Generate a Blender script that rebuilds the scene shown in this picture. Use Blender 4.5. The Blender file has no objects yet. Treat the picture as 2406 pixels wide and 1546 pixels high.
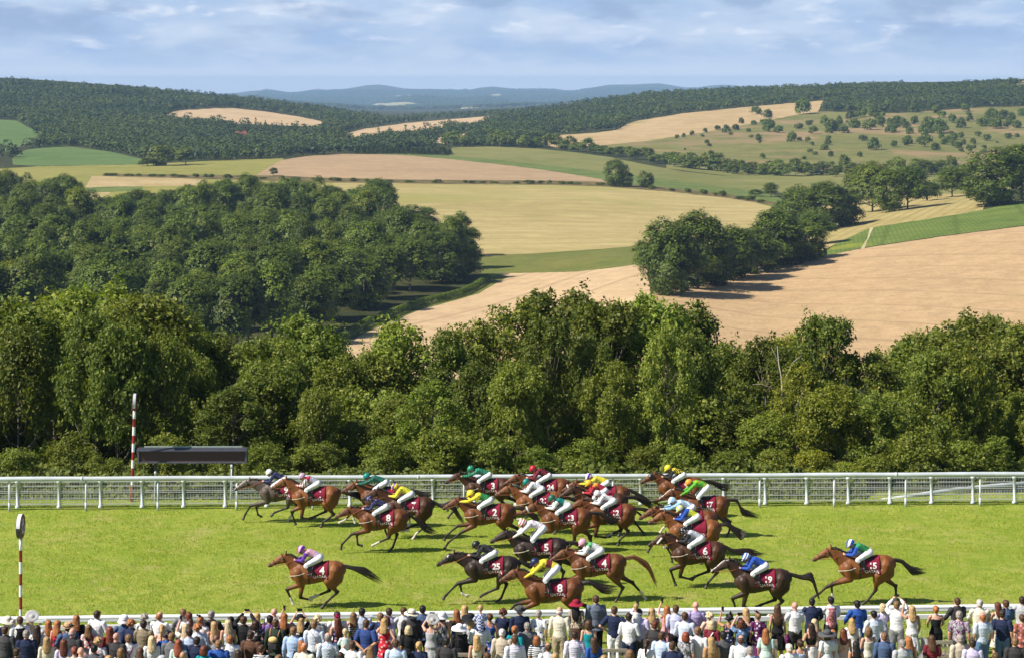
import bpy, bmesh, math, random
import numpy as np
from mathutils import Vector, Matrix, geometry, noise as mnoise
from mathutils.bvhtree import BVHTree

# ------------------------------------------------------------------ camera, sky, sun, exposure
SC = bpy.context.scene
CO = SC.collection
FPX, CX, HY, CAMZ = 5000.0, 1203.0, 195.0, 17.0     # focal length, image centre and eye level in photograph pixels; camera height in m
W_PX, H_PX = 2406.0, 1546.0

cam_d = bpy.data.cameras.new("camera")
cam = bpy.data.objects.new("camera", cam_d); CO.objects.link(cam)
cam.location = (0, 0, CAMZ); cam.rotation_euler = (math.radians(90), 0, 0)
cam_d.sensor_width = 36.0; cam_d.lens = 36.0 * FPX / W_PX
cam_d.shift_y = (HY - H_PX / 2) / W_PX
cam_d.clip_start = 1.0; cam_d.clip_end = 40000.0
SC.camera = cam

SUN_EL = math.radians(44)
SUN_TO = math.radians(20)                 # shadows fall to +x and this far round towards +y
sun_d = bpy.data.lights.new("sun", 'SUN'); sun = bpy.data.objects.new("sun", sun_d); CO.objects.link(sun)
sun_d.energy = 5.0; sun_d.angle = math.radians(0.5); sun_d.color = (1.0, 0.93, 0.82)
sdir = Vector((math.cos(SUN_TO) * math.cos(SUN_EL), math.sin(SUN_TO) * math.cos(SUN_EL), -math.sin(SUN_EL)))
sun.rotation_euler = sdir.to_track_quat('-Z', 'Y').to_euler()
sun.location = (-60, 20, 60)

wd = bpy.data.worlds.new("World"); SC.world = wd; wd.use_nodes = True
def build_world():
    nt = wd.node_tree; N = nt.nodes; L = nt.links
    bg = N["Background"]
    sky = N.new("ShaderNodeTexSky"); sky.sky_type = 'NISHITA'; sky.sun_disc = False
    sky.sun_elevation = SUN_EL
    # the sun stands at azimuth of -sdir
    sky.sun_rotation = math.atan2(-sdir.x, -sdir.y)
    sky.altitude = 200; sky.air_density = 1.0; sky.dust_density = 0.6; sky.ozone_density = 2.5
    tc = N.new("ShaderNodeTexCoord")
    sep = N.new("ShaderNodeSeparateXYZ"); L.new(tc.outputs["Generated"], sep.inputs[0])
    # banks of stratocumulus: noise over azimuth and elevation (flattened towards the horizon as far clouds are)
    az = N.new("ShaderNodeMath"); az.operation = 'ARCTAN2'
    L.new(sep.outputs["X"], az.inputs[0]); L.new(sep.outputs["Y"], az.inputs[1])
    comb = N.new("ShaderNodeCombineXYZ")
    m1 = N.new("ShaderNodeMath"); m1.operation = 'MULTIPLY'; m1.inputs[1].default_value = 11.0; L.new(az.outputs[0], m1.inputs[0])
    m2 = N.new("ShaderNodeMath"); m2.operation = 'MULTIPLY'; m2.inputs[1].default_value = 34.0; L.new(sep.outputs["Z"], m2.inputs[0])
    L.new(m1.outputs[0], comb.inputs[0]); L.new(m2.outputs[0], comb.inputs[1])
    def noise(scale, detail, rough, off, dist=0.0):
        mp = N.new("ShaderNodeMapping"); mp.inputs["Location"].default_value = off; L.new(comb.outputs[0], mp.inputs[0])
        n = N.new("ShaderNodeTexNoise"); n.inputs["Scale"].default_value = scale; n.inputs["Detail"].default_value = detail
        n.inputs["Roughness"].default_value = rough; n.inputs["Distortion"].default_value = dist
        L.new(mp.outputs[0], n.inputs["Vector"]); return n.outputs["Fac"]
    def ramp(inp, a, b):
        r = N.new("ShaderNodeMapRange"); r.inputs[1].default_value = a; r.inputs[2].default_value = b; r.interpolation_type = 'SMOOTHSTEP'
        L.new(inp, r.inputs[0]); return r.outputs[0]
    def mix(fac, a, b, mode='MIX'):
        m = N.new("ShaderNodeMix"); m.data_type = 'RGBA'; m.blend_type = mode
        if isinstance(fac, float): m.inputs[0].default_value = fac
        else: L.new(fac, m.inputs[0])
        for k, v in ((6, a), (7, b)):
            if isinstance(v, tuple): m.inputs[k].default_value = (*v, 1)
            else: L.new(v, m.inputs[k])
        return m.outputs[2]
    def mul(a, b):
        m = N.new("ShaderNodeMath"); m.operation = 'MULTIPLY'
        L.new(a, m.inputs[0])
        if isinstance(b, float): m.inputs[1].default_value = b
        else: L.new(b, m.inputs[1])
        return m.outputs[0]
    S = 1 / 0.066
    K = CLOUD_GAIN
    def c(r, g, b): return (r * S * K, g * S * K, b * S * K)
    cover = ramp(noise(1.3, 4.0, 0.5, (3.1, 0.4, 0)), 0.34, 0.64)
    base = mix(cover, c(0.255, 0.36, 0.55), c(0.35, 0.44, 0.585))
    hi = ramp(sep.outputs["Z"], 0.002, 0.026)
    puff = ramp(noise(1.8, 6.0, 0.50, (1.7, 5.2, 0), 0.15), 0.45, 0.66)
    base = mix(mul(puff, mul(hi, 0.70)), base, c(0.47, 0.53, 0.64))
    puff2 = ramp(noise(3.4, 6.0, 0.55, (9.7, 2.2, 0), 0.2), 0.54, 0.72)
    base = mix(mul(puff2, mul(hi, 0.5)), base, c(0.68, 0.69, 0.74))
    shade = ramp(noise(1.9, 4.0, 0.5, (5.5, 8.8, 0)), 0.47, 0.66)
    base = mix(mul(shade, mul(ramp(sep.outputs["Z"], 0.008, 0.030), 0.85)), base, c(0.215, 0.30, 0.465))
    low = ramp(sep.outputs["Z"], 0.016, -0.002)
    base = mix(mul(low, 0.65), base, c(0.45, 0.53, 0.67))
    base = mix(ramp(sep.outputs["Z"], 0.010, 0.001), base, c(0.50, 0.545, 0.64))
    # the bank fills the lowest 12 degrees; the clear sky stands above it
    band = ramp(sep.outputs["Z"], 0.22, 0.06)
    out = mix(mul(band, 0.93), sky.outputs[0], base)
    L.new(out, bg.inputs[0]); bg.inputs[1].default_value = 0.066
CLOUD_GAIN = 1.0
build_world()
SC.view_settings.view_transform = 'Standard'; SC.view_settings.look = 'None'
SC.view_settings.gamma = 1.0; SC.view_settings.exposure = 0.62
SC.cycles.max_bounces = 6; SC.cycles.diffuse_bounces = 3; SC.cycles.glossy_bounces = 2
SC.cycles.transmission_bounces = 3; SC.cycles.volume_bounces = 1; SC.cycles.transparent_max_bounces = 6
SC.cycles.caustics_reflective = False; SC.cycles.caustics_refractive = False

# ------------------------------------------------------------------ helpers
R = random.Random(7)
NP = np.random.default_rng(11)

def P(px, py, Y):
    """the point at depth Y seen at a pixel of the photograph"""
    return Vector(((px - CX) / FPX * Y, Y, CAMZ - (py - HY) / FPX * Y))
def GY(py, z=0.0):
    """depth of a point of height z seen at row py"""
    return (CAMZ - z) * FPX / (py - HY)

def new_mesh(name, verts, faces):
    me = bpy.data.meshes.new(name); me.from_pydata([tuple(v) for v in verts], [], faces); me.update(); return me

def np_mesh(name, verts, quads):
    """fast mesh from (n,3) floats and (m,4) ints"""
    me = bpy.data.meshes.new(name)
    v = np.ascontiguousarray(verts, dtype=np.float32); q = np.ascontiguousarray(quads, dtype=np.int32)
    k = q.shape[1]
    me.vertices.add(len(v)); me.vertices.foreach_set("co", v.ravel())
    me.loops.add(q.size); me.loops.foreach_set("vertex_index", q.ravel())
    me.polygons.add(len(q)); me.polygons.foreach_set("loop_start", np.arange(0, q.size, k, dtype=np.int32))
    try: me.polygons.foreach_set("loop_total", np.full(len(q), k, dtype=np.int32))
    except Exception: pass
    me.update(calc_edges=True); return me

def obj(name, me, mat=None, parent=None, smooth=False):
    o = bpy.data.objects.new(name, me); CO.objects.link(o)
    if mat is not None:
        if me.materials: o.material_slots[0].link = 'OBJECT'; o.material_slots[0].material = mat
        else: me.materials.append(mat)
    if smooth: me.shade_smooth()
    if parent is not None: o.parent = parent
    return o

def empty(name, loc, rz=0.0):
    o = bpy.data.objects.new(name, None); CO.objects.link(o); o.location = loc; o.rotation_euler = (0, 0, rz)
    o.empty_display_size = 0.1; return o

def tag(o, label=None, cat=None, group=None, kind=None):
    if label: o["label"] = label
    if cat: o["category"] = cat
    if group: o["group"] = group
    if kind: o["kind"] = kind
    return o

def set_mat(o, mat):
    """a material of the object's own (its mesh data may be shared)"""
    mat = getattr(mat, "m", mat)
    if not o.data.materials: o.data.materials.append(None)
    o.material_slots[0].link = 'OBJECT'; o.material_slots[0].material = mat

class MB:
    """collects boxes, tubes and lathes; build() links them as one mesh object"""
    def __init__(s): s.v = []; s.f = []
    def add(s, vs, fs):
        n = len(s.v); s.v += [tuple(v) for v in vs]; s.f += [tuple(n + i for i in f) for f in fs]
    def box(s, c, d, rot=None):
        hx, hy, hz = d[0] / 2, d[1] / 2, d[2] / 2
        vs = [Vector((x * hx, y * hy, z * hz)) for x in (-1, 1) for y in (-1, 1) for z in (-1, 1)]
        if rot is not None: vs = [rot @ v for v in vs]
        c = Vector(c)
        s.add([v + c for v in vs], [(0, 1, 3, 2), (4, 6, 7, 5), (0, 4, 5, 1), (2, 3, 7, 6), (0, 2, 6, 4), (1, 5, 7, 3)])
    def bar(s, a, b, w, h=None):
        """a box beam from a to b"""
        a = Vector(a); b = Vector(b); d = b - a; L = d.length
        q = d.to_track_quat('X', 'Z').to_matrix()
        s.box((a + b) / 2, (L, w, h or w), q)
    def tube(s, pts, rad, n=10, caps=True, sy=1.0):
        pts = [Vector(p) for p in pts]; m = len(pts)
        if not isinstance(rad, (list, tuple)): rad = [rad] * m
        vs = []; up = Vector((0, 0, 1))
        for i, p in enumerate(pts):
            t = (pts[min(i + 1, m - 1)] - pts[max(i - 1, 0)]).normalized()
            ref = up if abs(t.z) < 0.95 else Vector((0, 1, 0))
            a = t.cross(ref).normalized(); b = t.cross(a)
            for k in range(n):
                th = 2 * math.pi * k / n
                vs.append(p + a * math.cos(th) * rad[i] + b * math.sin(th) * rad[i] * sy)
        fs = [(i * n + k, i * n + (k + 1) % n, (i + 1) * n + (k + 1) % n, (i + 1) * n + k) for i in range(m - 1) for k in range(n)]
        if caps: fs += [tuple(range(n - 1, -1, -1)), tuple(range((m - 1) * n, m * n))]
        s.add(vs, fs)
    def lathe(s, prof, c=(0, 0, 0), n=20, sx=1.0, sy=1.0):
        """profile of (r, z) turned about z"""
        c = Vector(c); vs = [c + Vector((r * math.cos(2 * math.pi * k / n) * sx, r * math.sin(2 * math.pi * k / n) * sy, z)) for r, z in prof for k in range(n)]
        m = len(prof)
        fs = [(i * n + k, i * n + (k + 1) % n, (i + 1) * n + (k + 1) % n, (i + 1) * n + k) for i in range(m - 1) for k in range(n)]
        s.add(vs, fs)
    def mesh(s, name): return new_mesh(name, s.v, s.f)
    def build(s, name, mat, parent=None, smooth=False):
        return obj(name, s.mesh(name), mat, parent, smooth)

def hexc(h):
    """sRGB hex to linear"""
    h = h.lstrip('#'); v = [int(h[i:i + 2], 16) / 255 for i in (0, 2, 4)]
    return tuple(x / 12.92 if x <= 0.04045 else ((x + 0.055) / 1.055) ** 2.4 for x in v)

class Mat:
    """small node-graph helper"""
    def __init__(s, name, rough=0.8, spec=0.3):
        s.m = bpy.data.materials.new(name); s.m.use_nodes = True
        s.nt = s.m.node_tree; s.N = s.nt.nodes; s.L = s.nt.links
        s.b = s.N["Principled BSDF"]; s.b.inputs["Roughness"].default_value = rough
        s.b.inputs["Specular IOR Level"].default_value = spec
        s._tc = None
    def tc(s, which="Object"):
        if s._tc is None: s._tc = s.N.new("ShaderNodeTexCoord")
        return s._tc.outputs[which]
    def mapping(s, scale=(1, 1, 1), rot=(0, 0, 0), loc=(0, 0, 0), which="Object"):
        m = s.N.new("ShaderNodeMapping"); m.inputs["Scale"].default_value = scale; m.inputs["Rotation"].default_value = rot
        m.inputs["Location"].default_value = loc; s.L.new(s.tc(which), m.inputs[0]); return m.outputs[0]
    def noise(s, scale, detail=3, rough=0.55, vec=None, dist=0.0):
        n = s.N.new("ShaderNodeTexNoise"); n.inputs["Scale"].default_value = scale; n.inputs["Detail"].default_value = detail
        n.inputs["Roughness"].default_value = rough; n.inputs["Distortion"].default_value = dist
        s.L.new(vec if vec is not None else s.tc(), n.inputs["Vector"]); return n.outputs["Fac"]
    def voronoi(s, scale, vec=None, out="Distance", rand=1.0):
        n = s.N.new("ShaderNodeTexVoronoi"); n.inputs["Scale"].default_value = scale; n.inputs["Randomness"].default_value = rand
        s.L.new(vec if vec is not None else s.tc(), n.inputs["Vector"]); return n.outputs[out]
    def wave(s, scale, vec=None, dist=0.0, detail=2, dirn='X'):
        n = s.N.new("ShaderNodeTexWave"); n.inputs["Scale"].default_value = scale; n.inputs["Distortion"].default_value = dist
        n.inputs["Detail"].default_value = detail; n.bands_direction = dirn
        s.L.new(vec if vec is not None else s.tc(), n.inputs["Vector"]); return n.outputs["Fac"]
    def rng(s, inp, a, b, c=0.0, d=1.0, smooth=True):
        r = s.N.new("ShaderNodeMapRange"); r.inputs[1].default_value = a; r.inputs[2].default_value = b
        r.inputs[3].default_value = c; r.inputs[4].default_value = d
        if smooth: r.interpolation_type = 'SMOOTHSTEP'
        s.L.new(inp, r.inputs[0]); return r.outputs[0]
    def attr(s, name, out="Fac"):
        a = s.N.new("ShaderNodeAttribute"); a.attribute_name = name; return a.outputs[out]
    def info(s, out): return s.N.new("ShaderNodeObjectInfo").outputs[out]
    def math(s, op, a, b=None):
        m = s.N.new("ShaderNodeMath"); m.operation = op
        for k, v in ((0, a), (1, b)):
            if v is None: continue
            if isinstance(v, (int, float)): m.inputs[k].default_value = v
            else: s.L.new(v, m.inputs[k])
        return m.outputs[0]
    def mix(s, fac, a, b, mode='MIX'):
        m = s.N.new("ShaderNodeMix"); m.data_type = 'RGBA'; m.blend_type = mode
        if isinstance(fac, (int, float)): m.inputs[0].default_value = fac
        else: s.L.new(fac, m.inputs[0])
        for k, v in ((6, a), (7, b)):
            if isinstance(v, (tuple, list)): m.inputs[k].default_value = (*v[:3], 1)
            else: s.L.new(v, m.inputs[k])
        return m.outputs[2]
    def color(s, c):
        if isinstance(c, (tuple, list)): s.b.inputs["Base Color"].default_value = (*c[:3], 1)
        else: s.L.new(c, s.b.inputs["Base Color"])
        return s
    def bump(s, h, strength=0.3, dist=0.02):
        b = s.N.new("ShaderNodeBump"); b.inputs["Strength"].default_value = strength; b.inputs["Distance"].default_value = dist
        s.L.new(h, b.inputs["Height"]); s.L.new(b.outputs[0], s.b.inputs["Normal"]); return s
    def rough(s, v):
        if isinstance(v, (int, float)): s.b.inputs["Roughness"].default_value = v
        else: s.L.new(v, s.b.inputs["Roughness"])
        return s
    def leafy(s, col, trans=0.3, tcol=None):
        """diffuse plus light shining through the blade"""
        s.color(col)
        t = s.N.new("ShaderNodeBsdfTranslucent")
        c2 = tcol if tcol is not None else col
        if isinstance(c2, (tuple, list)): t.inputs[0].default_value = (*c2[:3], 1)
        else: s.L.new(c2, t.inputs[0])
        mx = s.N.new("ShaderNodeMixShader"); mx.inputs[0].default_value = trans
        s.L.new(s.b.outputs[0], mx.inputs[1]); s.L.new(t.outputs[0], mx.inputs[2])
        s.L.new(mx.outputs[0], s.N["Material Output"].inputs[0]); return s

def plain(name, col, rough=0.6, spec=0.3, var=0.12, scale=6.0, bump=0.0, metal=0.0):
    """a painted or plain surface with slight wear"""
    M = Mat(name, rough, spec)
    n = M.noise(scale, 4)
    M.color(M.mix(M.rng(n, 0.3, 0.75), tuple(x * (1 - var) for x in col), tuple(min(1, x * (1 + var * 0.6)) for x in col)))
    if bump: M.bump(M.noise(scale * 3, 4), bump, 0.01)
    M.b.inputs["Metallic"].default_value = metal
    return M.m

# ------------------------------------------------------------------ terrain: one landform, cut into fields along their real boundaries
K = 1.00375                                  # my readings of the whole picture were made at 2397 px width
NEAR = [(20, 0), (60, 0), (88.6, 0), (93, -0.4), (100, -1.5), (112, -3.6), (140, -9), (200, -20), (330, -38), (420, -44.5)]
COLS = {
    -700: [(481, 850), (600, 725), (800, 592), (1000, 505), (1200, 445), (1400, 402), (1600, 375), (1800, 350), (2100, 300), (2500, 250), (3000, 196), (3300, 177), (3600, 172)],
    0: [(481, 850), (600, 722), (800, 592), (1000, 505), (1200, 445), (1400, 402), (1600, 372), (1800, 345), (2100, 305), (2500, 262), (3000, 206), (3300, 185), (3600, 179)],
    330: [(481, 850), (600, 722), (800, 592), (1000, 505), (1200, 446), (1400, 405), (1600, 376), (1850, 350), (2150, 315), (2550, 275), (3000, 228), (3300, 208), (3600, 202)],
    600: [(481, 850), (600, 724), (800, 590), (1000, 505), (1200, 446), (1400, 407), (1600, 378), (1850, 352), (2150, 322), (2550, 288), (3000, 258), (3300, 240), (3600, 234)],
    900: [(481, 850), (600, 730), (700, 652), (850, 572), (1000, 505), (1200, 443), (1350, 414), (1600, 372), (1750, 360), (2000, 333), (2400, 306), (2900, 292), (3500, 282), (11000, 260), (14000, 244), (17000, 230), (21000, 212)],
    1200: [(481, 850), (600, 732), (700, 655), (800, 598), (1000, 510), (1250, 437), (1400, 408), (1600, 383), (1900, 345), (2200, 315), (2600, 294), (3200, 278), (3700, 270), (11000, 250), (14000, 238), (17000, 226), (21000, 208)],
    1500: [(481, 850), (560, 710), (700, 615), (850, 572), (1000, 520), (1250, 440), (1450, 410), (1700, 374), (1900, 340), (2200, 302), (2600, 268), (3100, 236), (3500, 217)],
    1800: [(481, 850), (560, 745), (650, 655), (740, 600), (900, 560), (1000, 530), (1200, 472), (1400, 432), (1600, 405), (1750, 375), (1950, 332), (2200, 292), (2500, 252), (3000, 221), (3500, 203)],
    2100: [(475, 850), (560, 715), (650, 622), (720, 570), (800, 535), (900, 505), (1050, 470), (1300, 435), (1550, 402), (1700, 378), (1920, 330), (2200, 282), (2500, 240), (2900, 206), (3300, 187)],
    2406: [(470, 850), (560, 700), (650, 595), (710, 530), (770, 508), (860, 480), (960, 456), (1200, 438), (1500, 412), (1700, 385), (1900, 340), (2200, 275), (2450, 238), (2700, 203), (3000, 180)],
    3100: [(470, 850), (560, 660), (650, 540), (710, 480), (770, 460), (860, 440), (960, 425), (1200, 415), (1500, 395), (1700, 375), (1900, 325), (2200, 262), (2450, 225), (2700, 190), (3000, 168)],
}
TP = np.linspace(-1100, 3500, 185)           # azimuth columns, by the photograph's columns
TL = np.linspace(math.log(20), math.log(30000), 680)
TY = np.exp(TL)
def build_height():
    keys = sorted(COLS); zc = []
    for k in keys:
        pts = list(NEAR) + [(Y, CAMZ - (py - HY) / FPX * Y) for Y, py in COLS[k]]
        Yl, zl = pts[-1]
        if Yl < 4000:                         # beyond the crest the land falls to the low ground
            pts += [(Yl * 1.06, zl - 6), (Yl * 1.3, -40), (9000, -60), (14000, -110), (17000, -100), (21000, -46 if -100 < k < 1600 else -90)]
        pts += [(22500, -140), (30000, -160)]
        a = np.array(pts); zc.append(np.interp(TY, a[:, 0], a[:, 1]))
    zc = np.array(zc)
    z = np.array([np.interp(TP, keys, zc[:, j]) for j in range(len(TY))])      # [Y, px]
    def blur(a, s, ax):
        r = int(3 * s); k = np.exp(-0.5 * (np.arange(-r, r + 1) / s) ** 2); k /= k.sum()
        pad = [(0, 0), (0, 0)]; pad[ax] = (r, r)
        return np.apply_along_axis(lambda v: np.convolve(v, k, 'valid'), ax, np.pad(a, pad, mode='edge'))
    zs = blur(blur(z, 3.0, 0), 3.0, 1)
    rid = 34 * np.sin(TP * 0.0083 + 0.5) + 22 * np.sin(TP * 0.021 + 2.0) + 12 * np.sin(TP * 0.047 + 4.0) + np.interp(TP, [500, 900, 1300, 1560], [0, 0, 40, 40])
    mid = 30 * np.sin(TP * 0.0125 + 1.2) + 16 * np.sin(TP * 0.034)
    zs += rid[None, :] * np.clip((TY - 16500) / 4000, 0, 1)[:, None] + mid[None, :] * (np.exp(-((TY - 14000) / 1400) ** 2))[:, None]
    t = np.clip((TY - 88.6) / 12, 0, 1)[:, None]
    return z * (1 - t) * (TY[:, None] < 88.7) + zs * np.maximum(t, (TY[:, None] >= 88.7) * 1.0) * (TY[:, None] >= 88.7)
TZ = build_height()
def ground(px, Y):
    i = np.clip((np.log(Y) - TL[0]) / (TL[1] - TL[0]), 0, len(TL) - 1.001); j = np.clip((px - TP[0]) / (TP[1] - TP[0]), 0, len(TP) - 1.001)
    i0 = np.floor(i).astype(int); j0 = np.floor(j).astype(int); a = i - i0; b = j - j0
    return TZ[i0, j0] * (1 - a) * (1 - b) + TZ[i0 + 1, j0] * a * (1 - b) + TZ[i0, j0 + 1] * (1 - a) * b + TZ[i0 + 1, j0 + 1] * a * b
def ground_at(x, Y): return float(ground(np.array(CX + x / Y * FPX), np.array(float(Y))))
_YS = np.exp(np.linspace(math.log(445), math.log(20800), 1100))
_DX = np.arange(-1100, 3501, 20.0); _DY = np.arange(160, 960, 1.0)
def _depth_table():
    t = []
    for px in _DX:
        z = ground(np.full_like(_YS, px), _YS); rows = np.minimum.accumulate(HY + (CAMZ - z) * FPX / _YS)
        t.append(np.interp(-_DY, -rows, _YS))
    return np.log(np.array(t))
_DT = _depth_table()
def depth_of(px, py):
    """depth at which the land beyond the trees is seen at a pixel"""
    i = min(max((px + 1100) / 20.0, 0), len(_DX) - 1.001); j = min(max(py - 160, 0), len(_DY) - 1.001); i0, j0 = int(i), int(j); a, b = i - i0, j - j0
    return math.exp(_DT[i0, j0] * (1 - a) * (1 - b) + _DT[i0 + 1, j0] * a * (1 - b) + _DT[i0, j0 + 1] * (1 - a) * b + _DT[i0 + 1, j0 + 1] * a * b)

def smooth_poly(pts, step=14.0, jitter=0.0, rnd=None):
    """pixel outline -> finely divided (px, log depth) outline on the land"""
    out = []; n = len(pts)
    for i in range(n):
        a = np.array(pts[i], float) * K; b = np.array(pts[(i + 1) % n], float) * K
        m = max(1, int(np.linalg.norm(b - a) / step))
        for k in range(m):
            p = a + (b - a) * k / m
            if jitter and rnd: p = p + np.array([rnd.uniform(-1, 1) * jitter, rnd.uniform(-1, 1) * jitter * 0.4])
            out.append((p[0], math.log(depth_of(p[0], p[1]))))
    return out
def in_poly(poly, x, y):
    """vectorised even-odd test"""
    poly = np.asarray(poly); inside = np.zeros(len(x), bool); n = len(poly); j = n - 1
    for i in range(n):
        xi, yi = poly[i]; xj, yj = poly[j]
        c = ((yi > y) != (yj > y)) & (x < (xj - xi) * (y - yi) / (yj - yi + 1e-12) + xi)
        inside ^= c; j = i
    return inside

# outlines in the order of their priority
FIELDS = [
    ("green_verge", [(1160, 640), (1190, 648), (1165, 662), (1120, 688), (1060, 705), (985, 725), (900, 757), (862, 776), (815, 800), (790, 830), (770, 830), (800, 790), (860, 752), (960, 715), (1050, 690), (1110, 668), (1135, 648)]),
    ("chalk_track", [(1060, 806), (1180, 776), (1340, 738), (1500, 690), (1520, 683), (1522, 692), (1430, 722), (1320, 757), (1200, 785), (1080, 815)]),
    ("harvested_field", [(700, 905), (790, 830), (815, 800), (862, 776), (985, 725), (1060, 705), (1120, 688), (1165, 662), (1190, 648), (1165, 641), (1350, 637), (1440, 627), (1512, 617), (1524, 690), (1420, 722), (1300, 762), (1170, 800), (1100, 850), (1080, 905)]),
    ("stubble_field", [(1080, 905), (1100, 850), (1170, 800), (1300, 762), (1420, 722), (1524, 690), (1700, 652), (1900, 606), (2020, 582), (2200, 555), (2397, 530), (2700, 480), (3200, 420), (3300, 905)]),
    ("green_field_margin", [(1126, 640), (1120, 605), (1140, 599), (1250, 594), (1400, 584), (1530, 573), (1560, 590), (1512, 617), (1440, 627), (1350, 637), (1165, 641)]),
    ("hedge_bank", [(240, 407), (540, 411), (660, 412), (760, 417), (1000, 422), (1300, 424), (1420, 427), (1560, 440), (1700, 455), (1835, 478), (1838, 486), (1700, 464), (1560, 449), (1420, 438), (1300, 434), (1000, 431), (760, 428), (600, 424), (420, 418), (240, 413)]),
    ("hay_field", [(780, 428), (1000, 431), (1300, 434), (1420, 438), (1560, 449), (1700, 458), (1840, 493), (1790, 528), (1690, 545), (1600, 560), (1530, 573), (1400, 584), (1250, 594), (1140, 599), (1100, 600), (1000, 520), (880, 500), (780, 470)]),
    ("ploughed_field", [(600, 411), (630, 392), (662, 375), (720, 366), (800, 361), (890, 362), (960, 365), (1060, 374), (1200, 389), (1310, 404), (1405, 420), (1420, 427), (1300, 424), (1000, 422), (760, 417), (660, 412)]),
    ("crop_strip", [(860, 361), (960, 360), (1060, 366), (1200, 379), (1310, 391), (1420, 404), (1560, 421), (1700, 440), (1800, 452), (1836, 470), (1835, 478), (1700, 455), (1560, 440), (1420, 427), (1405, 420), (1310, 404), (1200, 389), (1060, 374), (960, 365)]),
    ("crop_strip", [(1702, 459), (1760, 462), (1840, 480), (1846, 494), (1800, 490)]),
    ("pasture", [(1050, 366), (1058, 346), (1150, 344), (1260, 349), (1350, 358), (1430, 369), (1500, 384), (1600, 402), (1700, 413), (1850, 418), (2000, 418), (2210, 415), (2240, 440), (2000, 448), (1840, 452), (1800, 452), (1700, 440), (1560, 421), (1420, 404), (1310, 391), (1200, 379)]),
    ("mown_field", [(-400, 412), (-100, 402), (90, 390), (330, 386), (480, 378), (664, 371), (662, 375), (630, 392), (600, 411), (540, 411), (240, 407), (100, 410), (-100, 425), (-400, 430)]),
    ("dry_field", [(215, 413), (420, 418), (475, 421), (478, 434), (330, 437), (240, 438), (200, 440)]),
    ("crop_strip", [(200, 440), (240, 438), (335, 437), (330, 447), (215, 452)]),
    ("hay_field", [(200, 452), (260, 449), (240, 470), (215, 480)]),
    ("green_field", [(-400, 300), (-100, 285), (0, 281), (40, 283), (62, 297), (86, 308), (88, 324), (50, 342), (20, 352), (-20, 356), (-400, 370)]),
    ("green_field", [(28, 372), (60, 352), (110, 345), (160, 343), (260, 356), (332, 373), (335, 386), (90, 389), (30, 386)]),
    ("wheat_field", [(372, 268), (425, 259), (500, 254), (545, 254), (620, 262), (700, 274), (764, 287), (740, 297), (650, 294), (560, 290), (500, 281), (430, 277)]),
    ("wheat_field", [(770, 325), (850, 303), (950, 289), (1080, 278), (1175, 270), (1130, 284), (1085, 292), (1000, 304), (900, 312), (830, 326)]),
    ("wheat_field", [(1000, 330), (1030, 321), (1108, 311), (1090, 324), (1040, 338)]),
    ("downland_field", [(1260, 334), (1300, 318), (1400, 311), (1445, 305), (1470, 290), (1490, 284), (1600, 266), (1750, 251), (1927, 236), (1915, 262), (1850, 272), (1750, 292), (1640, 312), (1520, 330), (1400, 342), (1300, 346)]),
    ("scrub_hillside", [(1400, 342), (1520, 330), (1640, 312), (1750, 292), (1850, 272), (1915, 262), (2100, 266), (2300, 252), (2397, 250), (3200, 240), (3300, 400), (2397, 392), (2200, 392), (1900, 400), (1700, 398), (1560, 372)]),
    ("chalk_field", [(200, 191), (270, 195), (275, 198), (215, 197)]),
    ("chalk_field", [(2330, 196), (2397, 190), (2700, 185), (2700, 196), (2397, 200)]),
    ("dry_meadow", [(1985, 530), (2050, 507), (2150, 487), (2280, 458), (2310, 470), (2300, 492), (2240, 503), (2100, 524), (2035, 534), (2010, 540)]),
    ("green_track", [(2010, 590), (2030, 560), (2036, 534), (2044, 534), (2030, 565), (2020, 592)]),
    ("crop_field", [(1905, 608), (1960, 570), (2036, 534), (2100, 524), (2240, 503), (2397, 473), (2700, 420), (3200, 380), (3200, 420), (2700, 480), (2397, 528), (2200, 553), (2020, 580)]),
    ("far_meadow", [(855, 252), (880, 243), (960, 240), (1000, 246), (930, 254)]),
    ("far_meadow", [(1060, 251), (1120, 246), (1165, 244), (1160, 250), (1080, 256)]),
    ("far_meadow", [(895, 226), (960, 223), (985, 226), (920, 229)]),
    ("far_meadow", [(1140, 224), (1165, 220), (1180, 225), (1160, 231)]),
    ("mown_field", [(-400, 405), (100, 400), (600, 405), (800, 425), (800, 480), (400, 470), (100, 470), (-400, 470)]),
    ("pasture", [(1560, 372), (1700, 398), (1900, 400), (2200, 392), (2397, 392), (2600, 390), (2600, 425), (2397, 440), (2240, 455), (2000, 452), (1840, 455), (1840, 440), (1700, 412), (1560, 395)]),
    ("dry_meadow", [(1840, 500), (1990, 470), (2150, 455), (2290, 445), (2300, 470), (2050, 530), (1960, 570), (1900, 600), (1870, 580)]),
    ("lawn", [(545, 328), (575, 322), (600, 326), (570, 336)]),
]
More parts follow.
